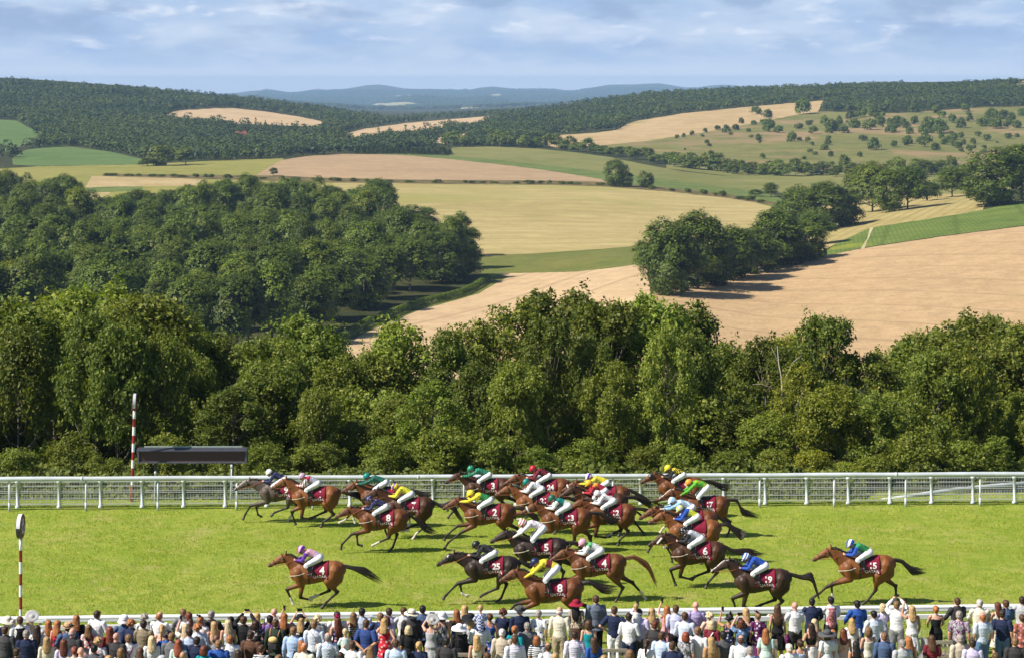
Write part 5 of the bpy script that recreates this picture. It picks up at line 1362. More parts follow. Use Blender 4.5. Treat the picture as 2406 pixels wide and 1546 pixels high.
# ------------------------------------------------------------------ the riders
SKIN = Mat("skin", 0.5, 0.35)
def _skin():
    M = SKIN; c = M.info("Color"); n = M.noise(30, 3)
    col = M.mix(M.rng(n, .3, .7), M.mix(1.0, c, (.9, .85, .82), 'MULTIPLY'), M.mix(1.0, c, (1.08, 1.05, 1.02), 'MULTIPLY'))
    col = M.mix(M.attr("lip"), col, (0.36, 0.12, 0.10)); col = M.mix(M.attr("eye"), col, (0.03, 0.022, 0.018)); M.color(col)
_skin()
def head_shape(mb, c, fwd, up, s=1.0):
    """skull, jaw, brow, nose, ears and lips round centre c; fwd and up are unit vectors"""
    f = Vector(fwd).normalized(); u = Vector(up); u = (u - f * u.dot(f)).normalized(); r = u.cross(f); rot = Matrix((f, r, u)).transposed(); c = Vector(c)
    L = lambda x, y, z: c + rot @ Vector((x * s, y * s, z * s))
    ball(mb, L(-.012, 0, .022), (.098 * s, .077 * s, .098 * s), 16, 11, rot); ball(mb, L(.03, 0, -.045), (.062 * s, .058 * s, .072 * s), 14, 9, rot)
    limb(mb, [L(.078, 0, .005), L(.105, 0, -.03)], [.012 * s, .017 * s], 8); ball(mb, L(.072, 0, .022), (.022 * s, .052 * s, .012 * s), 10, 7, rot)
    ball(mb, L(.078, 0, -.062), (.018 * s, .026 * s, .012 * s), 10, 7, rot); ball(mb, L(.062, 0, -.098), (.026 * s, .026 * s, .018 * s), 10, 7, rot)
    for sy in (-1, 1): ball(mb, L(-.012, .078 * sy, -.012), (.022 * s, .011 * s, .034 * s), 10, 7, rot)
    return L
def head_attrs(me, L, s=1.0):
    v = coords(me); eye = np.zeros(len(v)); lip = np.zeros(len(v))
    for sy in (-1, 1): eye = np.maximum(eye, np.clip(1.5 - np.linalg.norm(v - np.array(L(.082, .032 * sy, .002)), axis=1) / (.011 * s), 0, 1))
    lip = np.clip(1.6 - np.linalg.norm((v - np.array(L(.094, 0, -.062))), axis=1) / (.016 * s), 0, 1)
    set_attr(me, "eye", eye); set_attr(me, "lip", lip)
def hand(mb, wrist, direction, palm_n, s=1.0, curl=0.6, side=1):
    """palm, thumb and four bent fingers of unequal length"""
    d = Vector(direction).normalized(); n = Vector(palm_n); n = (n - d * n.dot(d)).normalized(); w = d.cross(n) * side; c = Vector(wrist)
    loft(mb, [(c, .020 * s, .026 * s), (c + d * .04 * s, .017 * s, .036 * s), (c + d * .085 * s, .014 * s, .039 * s)], 10, tuple(w))
    for i, (o, L) in enumerate(((-.030, .062), (-.010, .072), (.011, .068), (.030, .052))):
        a = c + d * .082 * s + w * o * s; q = d; pts = [a]
        for k in range(3):
            ang = curl * (.5 + .5 * k); q = (d * math.cos(ang) + n * math.sin(ang)).normalized(); pts.append(pts[-1] + q * L * s / 2.6)
        limb(mb, pts, [.0095 * s, .009 * s, .0082 * s, .007 * s], 7)
    a = c + d * .03 * s - w * .03 * s
    limb(mb, [a, a + (d * .6 - w * .7 + n * .3) * .035 * s, a + (d * 1.2 - w * .75 + n * .75) * .045 * s], [.013 * s, .011 * s, .008 * s], 7)

RIDE = {   # pelvis, chest, neck, head, knee, ankle, elbow, hand  as (x, z); half spreads are set below
    "tuck": dict(pel=(-.10, 1.68), wa=(.08, 1.79), ch=(.26, 1.845), nk=(.37, 1.87), hd=(.49, 1.915), kn=(.33, 1.47), an=(.07, 1.25), el=(.46, 1.62), ha=(.70, 1.62), fwd=(.85, -.5)),
    "drive": dict(pel=(-.05, 1.70), wa=(.15, 1.80), ch=(.37, 1.85), nk=(.51, 1.86), hd=(.655, 1.90), kn=(.36, 1.49), an=(.09, 1.26), el=(.74, 1.70), ha=(1.02, 1.66), fwd=(.9, -.43)),
    "stand": dict(pel=(-.10, 1.89), wa=(.08, 2.00), ch=(.30, 2.04), nk=(.44, 2.02), hd=(.575, 2.03), kn=(.26, 1.56), an=(.08, 1.26), el=(.64, 1.78), ha=(.90, 1.60), fwd=(.88, -.48)),
}
def rider_base(k):
    q = RIDE[k]; V = lambda n, y=0.0: Vector((q[n][0], y, q[n][1])); f = Vector((q["fwd"][0], 0, q["fwd"][1])); up = Vector((-f.z, 0, f.x))
    def torso(mb, g=0.0):
        loft(mb, [(V("pel") + Vector((-.10, 0, -.02)), .07 + g, .10 + g), (V("pel"), .115 + g, .165 + g), (V("wa"), .10 + g, .145 + g), (V("ch"), .115 + g, .18 + g), (V("nk") + Vector((-.03, 0, 0)), .075 + g * .6, .10 + g)], 16)
    def arm(mb, sy, g=0.0, cut=1.0):
        s, e, h = V("ch", .175 * sy) + Vector((.05, 0, .0)), V("el", .215 * sy), V("ha", .075 * sy); w = e.lerp(h, .86 if cut < 1 else 1)
        limb(mb, [s, s.lerp(e, .5), e, e.lerp(w, .5), w], [.066 + g, .054 + g, .046 + g, .042 + g, .030 + g * .7], 12); return e, h
    def leg(mb, sy, g=0.0, low=True):
        p, kk, a = V("pel", .09 * sy), V("kn", .285 * sy), V("an", .325 * sy)
        limb(mb, [p, p.lerp(kk, .5), kk], [.115 + g, .092 + g, .066 + g]); 
        if low: limb(mb, [kk, kk.lerp(a, .45), a], [.062 + g, .056 + g, .036 + g])
        return kk, a
    mb = MB(); torso(mb); L = head_shape(mb, V("hd"), f, up)
    limb(mb, [V("nk") + Vector((-.05, 0, 0)), V("hd") + Vector((-.03, 0, -.03))], [.062, .052])
    for sy in (-1, 1):
        e, h = arm(mb, sy); hand(mb, e.lerp(h, .97), (h - e), Vector((0, -sy, -.4)), 1.0, 1.1, sy)
        kk, a = leg(mb, sy); limb(mb, [a, a + Vector((.06, 0, -.055)), a + Vector((.15, 0, -.06))], [.036, .036, .026])
    body = fuse(mb, "body", .010, 3); head_attrs(body, L)
    mb = MB(); torso(mb, .016)
    for sy in (-1, 1): arm(mb, sy, .012, .9)
    ball(mb, V("nk") + Vector((-.01, 0, 0)), .072)
    jacket = fuse(mb, "silks", .013, 3, .5, .006); v = coords(jacket); sl = np.zeros(len(v))
    for sy in (-1, 1):
        s, e, h = V("ch", .175 * sy) + Vector((.05, 0, 0)), V("el", .215 * sy), V("ha", .075 * sy)
        d1, _ = seg_d(v, s.lerp(e, .12), e); d2, _ = seg_d(v, e, h); sl = np.maximum(sl, ((np.minimum(d1, d2) < .085) & (np.abs(v[:, 1]) > .10)) | (d2 < .075))
    # torso shape coordinates for the pattern: u along the spine
    d, t = seg_d(v, V("pel"), V("nk")); set_attr(jacket, "sleeve", sl.astype(float)); set_attr(jacket, "spine", t)
    mb = MB(); loft(mb, [(V("pel") + Vector((-.12, 0, -.03)), .075, .11), (V("pel"), .132, .182), (V("pel").lerp(V("wa"), .55), .120, .165)], 16)
    for sy in (-1, 1):
        kk, a = leg(mb, sy, .010, False); limb(mb, [kk, kk.lerp(a, .3)], [.072, .064])
    breeches = fuse(mb, "breeches", .013, 3, .5, .005)
    boots = []
    for sy in (-1, 1):
        mb = MB(); kk, a = V("kn", .285 * sy), V("an", .325 * sy)
        limb(mb, [kk.lerp(a, .28), kk.lerp(a, .6), a], [.070, .062, .046]); limb(mb, [a, a + Vector((.05, 0, -.06)), a + Vector((.16, 0, -.065))], [.045, .044, .032]); ball(mb, a + Vector((-.03, 0, -.06)), .032)
        boots.append(fuse(mb, "boot", .013, 2))
    # helmet with peak, and goggles
    rot = Matrix((f, up.cross(f), up)).transposed(); c = V("hd"); mb = MB()
    T = lambda x, y, z: c + rot @ Vector((x, y, z)); n = 22; vs = []; fs = []; rows = 8
    for i in range(rows + 1):
        ph = i / rows * math.pi * .56
        for k in range(n): th = 2 * math.pi * k / n; vs.append(T(-.014 + .132 * math.sin(ph) * math.cos(th), .108 * math.sin(ph) * math.sin(th), .028 + .122 * math.cos(ph)))
    fs += [(i * n + j, (i + 1) * n + j, (i + 1) * n + (j + 1) % n, i * n + (j + 1) % n) for i in range(rows) for j in range(n)]
    mb.add(vs, fs); m2 = 12; pv = []
    for i in range(m2 + 1):
        a = (i / m2 - .5) * 2.3
        pv += [T(-.014 + .126 * math.cos(a), .104 * math.sin(a), .022), T(-.014 + .128 * math.cos(a) + .062 * max(0, math.cos(a * 1.3)), .108 * math.sin(a), .004), T(-.014 + .126 * math.cos(a), .104 * math.sin(a), .010)]
    mb.add(pv, [(i * 3, i * 3 + 1, i * 3 + 4, i * 3 + 3) for i in range(m2)] + [(i * 3 + 1, i * 3 + 2, i * 3 + 5, i * 3 + 4) for i in range(m2)])
    ball(mb, T(-.014, 0, .153), .014, 8, 6); helmet = mb.mesh("helmet"); helmet.transform(Matrix.Translation(c) @ Matrix.Scale(1.1, 4) @ Matrix.Translation(-c)); helmet.shade_smooth()
    mb = MB(); mb.tube([T(-.014 + .112 * math.cos(a), .085 * math.sin(a), .004) for a in np.linspace(-1.0, 1.0, 9)], .021, 8); goggles = mb.mesh("goggles")
    mb = MB(); mb.tube([T(.03, -.075, -.0), T(.045, -.05, -.085), T(.05, 0, -.115), T(.045, .05, -.085), T(.03, .075, 0)], .007, 6); chin = mb.mesh("chin_strap")
    h1 = V("ha", .075)
    mb = MB(); mb.tube([h1 + Vector((.04, -.01, -.05)), h1 + Vector((-.10, .03, .14)), h1 + Vector((-.32, .07, .42))], [.010, .008, .005], 6); whip = mb.mesh("whip")
    return dict(body=body, silks=jacket, breeches=breeches, boots=boots, helmet=helmet, goggles=goggles, chin=chin, whip=whip, hands=(V("ha", .075), V("ha", -.075)), ankles=(V("an", .325), V("an", -.325)))
RIDERS = {k: rider_base(k) for k in RIDE}

def silk_mat(name, base, sleeve, pat=None, c2=(1, 1, 1), sleeve_pat=None, c3=None):
    M = Mat(name, 0.42, 0.4); col = M.mix(0.0, base, base); g = M.mapping((1, 1, 1))
    if pat == "stars": col = M.mix(M.rng(M.voronoi(7.5, g), .17, .20, 1, 0, False), base, c2)
    elif pat == "dots": col = M.mix(M.rng(M.voronoi(9.0, g, rand=.25), .27, .31, 1, 0, False), base, c2)
    elif pat == "hoops": col = M.mix(M.rng(M.wave(3.1, g, 0, 0), .45, .55, 0, 1, False), base, c2)
    elif pat == "checks":
        n = M.N.new("ShaderNodeTexChecker"); n.inputs["Scale"].default_value = 12.0; M.L.new(M.mapping(rot=(0, .5, 0)), n.inputs["Vector"]); col = M.mix(n.outputs["Fac"], base, c2)
    elif pat == "band":
        t = M.attr("spine"); col = M.mix(M.math('MULTIPLY', M.rng(t, .30, .33, 0, 1, False), M.rng(t, .62, .65, 1, 0, False)), base, c2)
    elif pat == "yoke": col = M.mix(M.rng(M.attr("spine"), .66, .70, 0, 1, False), base, c2)
    elif pat == "rear": col = M.mix(M.rng(M.attr("spine"), .40, .44, 1, 0, False), base, c2)
    elif pat == "seams":
        w = M.wave(2.2, M.mapping(rot=(0, 0.7, 0)), 0, 0, 'Z'); col = M.mix(M.rng(w, .72, .78, 0, 1, False), base, c2)
    elif pat == "disc":
        sp = M.N.new("ShaderNodeSeparateXYZ"); M.L.new(M.tc(), sp.inputs[0]); t = M.attr("spine")
        r = M.math('ADD', M.math('POWER', M.math('MULTIPLY', M.math('SUBTRACT', t, .55), 1.2), 2), M.math('POWER', M.math('MULTIPLY', sp.outputs[1], 2.0), 2)); col = M.mix(M.rng(r, .045, .055, 1, 0, False), base, c2)
    sv = M.mix(0.0, sleeve, sleeve)
    if sleeve_pat == "hoops": sv = M.mix(M.rng(M.wave(3.6, g, 0, 0), .45, .55, 0, 1, False), sleeve, c3 or c2)
    if sleeve_pat == "dots": sv = M.mix(M.rng(M.voronoi(11.0, g), .20, .24, 1, 0, False), sleeve, c3 or c2)
    col = M.mix(M.attr("sleeve"), col, sv); f = M.noise(18, 4, .6, M.mapping((1, 1, 2.2)))
    M.color(col).bump(M.math('ADD', f, M.noise(7, 3, .6, M.mapping((1, 1, 1.6)))), .9, .05); return M.m
def cap_mat(name, a, b=None, pat=None):
    M = Mat(name, 0.4, 0.45)
    if pat == "stars": M.color(M.mix(M.rng(M.voronoi(13), .2, .24, 1, 0, False), a, b))
    elif pat == "hoop": M.color(M.mix(M.rng(M.wave(4.0, M.mapping(rot=(0, .5, 0)), 0, 0, 'X'), .45, .55, 0, 1, False), a, b))
    elif pat == "quarter": M.color(M.mix(M.rng(M.wave(1.9, M.mapping(rot=(.3, 0, .6)), 0, 0, 'X'), .45, .55, 0, 1, False), a, b))
    else: M.color(M.mix(M.rng(M.noise(12, 3), .3, .7), tuple(x * .9 for x in a), a))
    return M.m
BREECH = Mat("white_breeches", 0.65, 0.25)
BREECH.color(BREECH.mix(BREECH.rng(BREECH.noise(9, 4), .3, .7), (.70, .70, .72), (.80, .80, .80))).bump(BREECH.noise(14, 4), .5, .03)
GOG = plain("dark_goggles", (0.02, 0.02, 0.022), 0.2, 0.6)
STIR = plain("stirrup_steel", (0.5, 0.5, 0.5), 0.3, 0.5, 0.1, 5, 0, 0.9)

TRACK_ANG = math.atan2(FAR_Y(2406) - FAR_Y(0), ((2406 - CX) * FAR_Y(2406) - (0 - CX) * FAR_Y(0)) / FPX)
W_ = (0.80, 0.80, 0.80); RED_ = (.42, .012, .03); NAVY = (.012, .02, .085); ROY = (.012, .075, .42); GRN = (.02, .22, .055); DGRN = (.008, .115, .075); YEL = (.78, .66, .035); LIME = (.60, .62, .03); PUR = (.11, .022, .32); MAR = (.17, .010, .022); TEAL = (.0, .20, .17); PINK = (.72, .36, .46); BLK = (.012, .012, .014); LBL = (.30, .52, .74); ORG = (.80, .30, .02); GRY = (.42, .42, .50); LIL = (.62, .46, .68)
BAY = (.150, .052, .015); BBAY = (.215, .080, .022); DBAY = (.065, .026, .011); BRN = (.045, .022, .013); CHE = (.15, .056, .019); GREY_ = (.105, .082, .072); BLKC = (.028, .017, .013)
# column of the saddle, ground row, horse pose, coat, number, rider pose, silks(base, sleeve, pattern, c2, sleeve pattern, c3), cap(a,b,pattern), extras, horse words, rider words
RACE = [
    (662, 1227, "reach", GREY_, "9", "tuck", (NAVY, NAVY, "stars", RED_, None, None), (W_, None, None), "", "dark grey roan horse leading along the far rail with pale face", "jockey in navy silks with red marks and white cap on the grey horse"),
    (741, 1238, "gather", BBAY, "1", "tuck", (GRY, (.40, .02, .07), "yoke", (.40, .02, .07), "hoops", W_), ((.36, .20, .34), (.55, .40, .52), "hoop"), "s", "bright bay horse half hidden behind the leading grey, number 1 cloth", "jockey in grey and crimson silks with mauve cap, second along the rail"),
    (744, 1428, "gather", BBAY, "4", "tuck", (PINK, PUR, "rear", LIL, None, None), (PUR, PINK, "quarter"), "sw", "bright bay horse galloping alone in front near the close rail, number 4", "jockey in pink and purple silks with quartered cap, riding alone in front"),
    (903, 1240, "stride", BAY, "", "drive", (DGRN, DGRN, None, W_, None, None), (TEAL, None, None), "", "bay horse with dark mane stretched beside the number 7 horse", "jockey in plain dark green silks and teal cap pushing with long arms"),
    (960, 1266, "gather", DBAY, "7", "tuck", (LIME, YEL, "seams", YEL, None, None), (YEL, PUR, "quarter"), "", "brown horse with number 7 cloth behind the star-silked jockey's horse", "jockey in yellow-lime silks with yellow and purple cap on number 7"),
    (900, 1298, "reach", BAY, "8", "tuck", (NAVY, NAVY, "stars", PINK, "dots", PINK), (NAVY, PINK, "stars"), "s", "bay horse with number 8 cloth in the middle of the leading group", "jockey in navy silks covered with pink stars"),
    (1146, 1216, "extend", DBAY, "3", "drive", (DGRN, DGRN, "hoops", (.02, .28, .13), "hoops", (.02, .28, .13)), (DGRN, (.02, .30, .14), "hoop"), "s", "dark brown horse with number 3 cloth against the far mesh fence", "jockey in two-tone green hooped silks and cap by the far rail"),
    (1283, 1219, "gather", BAY, "24", "tuck", (MAR, MAR, None, W_, None, None), (RED_, None, None), "", "bay horse with number 24 cloth running close to the far fence", "jockey all in maroon silks with red cap on number 24"),
    (1423, 1234, "extend", BAY, "", "drive", (YEL, YEL, "yoke", (.55, .45, .05), None, None), (PUR, W_, "quarter"), "f", "bay horse with white sheepskin noseband behind the white-silked group", "jockey in yellow silks with purple cap, upright by the far rail"),
    (1599, 1217, "push", BAY, "9", "tuck", (YEL, BLK, "checks", BLK, None, None), (YEL, None, None), "h", "bay horse in black hood, last along the far rail", "jockey in yellow and black checked silks with yellow cap"),
    (1655, 1263, "stride", BAY, "17", "stand", ((.10, .42, .02), (.10, .42, .02), "dots", ORG, None, None), (ORG, None, None), "", "bay horse with number 17 cloth and white blaze near the far rail", "jockey in bright green silks with orange cap sitting high"),
    (1149, 1288, "extend", BAY, "2", "drive", (GRN, YEL, "yoke", YEL, None, None), (YEL, None, None), "s", "brown-bay horse at full stretch with number 2 cloth", "jockey in green silks with yellow sleeves and yellow cap"),
    (1267, 1254, "push", BBAY, "21", "tuck", (W_, W_, "seams", (.62, .68, .74), None, None), (TEAL, None, None), "s", "light bay horse with number 21 cloth inside the pack", "jockey in white silks with teal cap inside the pack"),
    (1329, 1298, "stride", BAY, "13", "tuck", (TEAL, W_, "rear", W_, None, None), (DGRN, None, None), "fs", "bay horse with white noseband and number 13 cloth in mid pack", "jockey in teal silks with white sleeves and dark green cap"),
    (1415, 1260, "push", DBAY, "", "tuck", (RED_, RED_, "yoke", ORG, None, None), ((.80, .45, .03), None, None), "", "dark bay horse almost hidden behind the white-capped jockey", "jockey with amber cap and red sleeves hidden behind the white-capped rider"),
    (1435, 1281, "gather", BAY, "12", "tuck", (W_, W_, "disc", RED_, None, None), ((.62, .62, .64), None, None), "r", "bay horse in red bridle with number 12 cloth", "jockey in white silks with red back mark and pale grey cap"),
    (1623, 1306, "reach", BAY, "5", "drive", (LBL, LBL, "seams", W_, None, None), (LBL, W_, "quarter"), "", "bay horse in the rear group behind the blue and yellow jockey's horse", "jockey in light blue silks behind the blue and yellow jockey"),
    (1631, 1324, "gather", BBAY, "", "tuck", (LIME, ROY, "yoke", ROY, None, None), (YEL, LBL, "hoop"), "", "light bay horse in the rear group beside the number 6 horse", "jockey in yellow silks with blue sleeves and yellow cap"),
    (1640, 1381, "gather", DBAY, "6", "tuck", ((.52, .54, .58), BLK, None, W_, "dots", W_), (BLK, W_, "stars"), "cs", "dark bay horse with white cheek pieces and number 6 cloth", "jockey in silver silks with black starred sleeves on number 6"),
    (1269, 1376, "push", BLKC, "5", "stand", ((.78, .74, .78), W_, "seams", (.70, .60, .70), None, None), (RED_, W_, "hoop"), "s", "near-black horse with number 5 cloth amid the pack", "jockey in white silks with red and white hooped cap"),
    (1404, 1413, "push", CHE, "4", "tuck", (W_, W_, "yoke", (.12, .42, .16), "dots", (.12, .42, .16)), (PINK, None, None), "s", "chestnut horse with number 4 cloth and long reddish tail", "jockey in white silks with green shoulders and pink cap"),
    (1154, 1419, "reach", BLKC, "25", "tuck", (BLK, BLK, "seams", (.03, .03, .035), None, None), (BLK, None, None), "h", "near-black horse in blinkers with number 25 cloth", "jockey all in black silks and black cap on number 25"),
    (1300, 1476, "extend", BAY, "8", "stand", (YEL, YEL, "band", MAR, None, None), (NAVY, None, None), "w", "bay horse closest to the spectators' rail, number 8 cloth", "jockey in maroon and yellow silks with navy cap closest to the spectators"),
    (1790, 1450, "gather", BRN, "19", "tuck", (ROY, ROY, None, W_, None, None), (ROY, W_, "hoop"), "", "dark brown horse with number 19 cloth, second from last", "jockey in royal blue silks with blue and white cap on number 19"),
    (2035, 1420, "stride", BBAY, "15", "tuck", (GRN, ROY, "yoke", (.03, .30, .10), None, None), (ROY, W_, "quarter"), "s", "bright bay horse trailing last with number 15 cloth", "jockey in green silks with blue sleeves, trailing last"),
]
def build_race():
    rg = random.Random(31)
    for i, (px, gpy, hp, coat, num, rp, sk, cp, ex, hw, jw) in enumerate(RACE):
        hb = horse_base(hp, i + 1, i in (0, 10, 23)); rb = RIDERS[rp]; Y = GY(gpy); x = (px - CX) / FPX * Y; rz = math.pi + TRACK_ANG + rg.uniform(-.03, .03); sc = rg.uniform(.985, 1.03)
        z0 = -hb["low"] * sc - .015; h = empty("racehorse", (x, Y, z0), rz); h.scale = (sc,) * 3; tag(h, hw, "horse", "racehorses galloping past")
        hair = HAIR_RED if coat == CHE else HAIR_DARK
        b = obj("body", hb["body"], None, h); set_mat(b, COAT.m); b.color = (*coat, 1)
        for nm, key, m in (("tail", "tail", hair), ("mane", "mane", hair), ("saddle_cloth", "cloth", CLOTH_M.m), ("saddle", "saddle", BLACKL), ("girth", "girth", BLACKL), ("bridle", "bridle", REIN if "r" in ex else LEATHER)):
            o = obj(nm, hb[key], None, h); set_mat(o, m)
            if nm == "saddle_cloth": cl = o
        if "s" in ex: set_mat(obj("breast_strap", hb["strap"], None, h), STRAPW)
        if "f" in ex: set_mat(obj("noseband", hb["fleece"], None, h), FLEECE)
        if "c" in ex: set_mat(obj("cheekpiece", hb["cheek"], None, h), FLEECE)
        if "h" in ex: set_mat(obj("hood", hb["hood"], None, h), BLACKL)
        if num: obj("number", cloth_text(hb, "number", num, .33 if len(num) == 1 else .27, -.20 if len(num) == 1 else -.16, .03, .009, .92), LETTER, cl)
        obj("lettering", cloth_text(hb, "lettering", "QATAR", .13, -.12, -.40, .002, 1.04, 1.0), LETTER, cl)
        mb = MB()
        for bt, hd_ in zip(hb["bit"], rb["hands"]):
            mid = bt.lerp(hd_, .5) + Vector((0, bt.y * .8, -.05)); mb.tube([bt, mid, hd_ + Vector((.05, 0, -.02))], .010, 6)
        mb.build("reins", REIN, h)
        mb = MB(); fw = rb["ankles"]
        for a, sy in zip(fw, (1, -1)):
            mb.tube([(.10, .20 * sy, 1.46), (a.x + .07, a.y - .01 * sy, a.z + .05)], .012, 6); c = a + Vector((.07, 0, -.06))
            mb.tube([c + Vector((0, .055, -.045)), c + Vector((0, .05, .03)), c + Vector((0, 0, .11)), c + Vector((0, -.05, .03)), c + Vector((0, -.055, -.045)), c + Vector((0, .055, -.045))], .008, 6)
        mb.build("stirrup", STIR, h)
        j = empty("person", (x, Y, z0), rz); j.scale = (sc,) * 3; tag(j, jw, "jockey", "jockeys in the race")
        o = obj("body", rb["body"], None, j); set_mat(o, SKIN.m); o.color = (.50, .28, .20, 1)
        base, sl, pat, c2, sp, c3 = sk
        set_mat(obj("silks", rb["silks"], None, j), silk_mat("racing_silks", base, sl, pat, c2, sp, c3)); set_mat(obj("breeches", rb["breeches"], None, j), BREECH.m)
        for bo in rb["boots"]: set_mat(obj("boot", bo, None, j), BLACKL)
        he = obj("helmet", rb["helmet"], None, j); set_mat(he, cap_mat("racing_cap", *cp)); set_mat(obj("goggles", rb["goggles"], None, he), GOG); set_mat(obj("chin_strap", rb["chin"], None, he), BLACKL)
        if "w" in ex:
            w = obj("whip", rb["whip"], BLACKL); w.location = (x, Y, z0); w.rotation_euler = (0, 0, rz); w.scale = (sc,) * 3; tag(w, "thin black whip held upright by the " + ("purple-sleeved jockey in front" if i == 2 else "navy-capped jockey closest to the spectators"), "whip")
build_race()

# ------------------------------------------------------------------ the spectators, seen from behind
ARMS = {   # elbow and wrist of the left and right arm (x out, y forward, z up)
    "down": (((.245, -.03, 1.13), (.255, .06, .89)), ((.245, -.03, 1.13), (.255, .06, .89))),
    "fold": (((.265, .02, 1.15), (.09, .20, 1.16)), ((.265, .02, 1.15), (.08, .21, 1.12))),
    "up": (((.30, .14, 1.50), (.10, .24, 1.76)), ((.30, .14, 1.50), (.10, .24, 1.76))),
    "one": (((.245, -.03, 1.13), (.24, .10, .92)), ((.30, .16, 1.45), (.16, .27, 1.74))),
    "hips": (((.37, -.08, 1.19), (.19, .0, 1.03)), ((.37, -.08, 1.19), (.19, .0, 1.03))),
    "back": (((.275, -.10, 1.14), (.05, -.19, .98)), ((.275, -.10, 1.14), (.03, -.20, .97))),
    "lean": (((.27, .10, 1.18), (.22, .32, 1.04)), ((.27, .10, 1.18), (.22, .32, 1.04))),
}
def fig(sex):
    if sex == "f": return dict(sh=.158, tor=[(.84, .10, .155), (.93, .118, .176), (1.02, .098, .148), (1.10, .084, .122), (1.22, .102, .140), (1.34, .098, .152), (1.43, .070, .125), (1.49, .045, .055)], arm=.84, leg=.95, neck=.047)
    return dict(sh=.190, tor=[(.84, .10, .150), (.94, .115, .168), (1.08, .104, .150), (1.22, .115, .168), (1.35, .115, .185), (1.44, .082, .155), (1.50, .055, .065)], arm=1.0, leg=1.0, neck=.056)
def shoulder(g, sd): return Vector((g["sh"] * sd, -.005, 1.415))
def arm_pts(g, pose, i):
    sd = 1 if i == 0 else -1; e, w = ARMS[pose][i]; k = g["sh"] / .19
    f = lambda p: Vector((p[0] * sd * (k if p[0] > .2 else 1), p[1], p[2])); return shoulder(g, sd), f(e), f(w), sd
def p_torso(mb, g, gr=0.0, lo=None, flare=0.0):
    st = [((0, 0, z), d + gr, w + gr) for z, d, w in g["tor"]]
    if lo: st = [((0, -.005, lo), .12 + gr + flare, .175 + gr + flare)] + st
    loft(mb, st, 18, (1, 0, 0))
def p_arm(mb, g, pose, i, gr=0.0, cut=1.0):
    s, e, w, sd = arm_pts(g, pose, i); a = g["arm"]
    if cut <= .5: m = s.lerp(e, cut * 1.6); limb(mb, [s, m], [.064 * a + gr, .052 * a + gr * 1.3]); return
    ww = e.lerp(w, cut); limb(mb, [s, s.lerp(e, .5), e, e.lerp(ww, .45), ww], [.064 * a + gr, .051 * a + gr, .043 * a + gr, .041 * a + gr, .028 * a + gr])
def p_leg(mb, g, sd, gr=0.0, lo=.08):
    L = g["leg"]; k = Vector((.098 * sd, .01, .50)); a = Vector((.105 * sd, -.01, lo)); limb(mb, [(.082 * sd, 0, .90), (.092 * sd, .008, .70), k, k.lerp(a, .35), a], [.098 * L + gr, .086 * L + gr, .058 * L + gr, .057 * L + gr, .038 * L + gr])
_pc = {}
def cached(f):
    def g(*a):
        k = (f.__name__,) + a
        if k not in _pc: _pc[k] = f(*a)
        return _pc[k]
    return g
@cached
def body_mesh(sex, pose):
    g = fig(sex); mb = MB(); p_torso(mb, g); L = head_shape(mb, (0, .018, 1.645), (0, 1, -.05), (0, 0, 1)); limb(mb, [(0, -.012, 1.45), (0, .0, 1.58)], [g["neck"] * 1.15, g["neck"]])
    for i in (0, 1):
        p_arm(mb, g, pose, i); s, e, w, sd = arm_pts(g, pose, i); n = Vector((-sd, .3, 0)) if pose in ("down", "one") else Vector((0, .2, -1)); hand(mb, w, (w - e), n, .95 * g["arm"], .7, sd)
        p_leg(mb, g, sd); limb(mb, [(.105 * sd, -.02, .07), (.11 * sd, .06, .045), (.115 * sd, .15, .03)], [.036, .034, .024])
    me = fuse(mb, "body", .0095, 3); head_attrs(me, L); return me
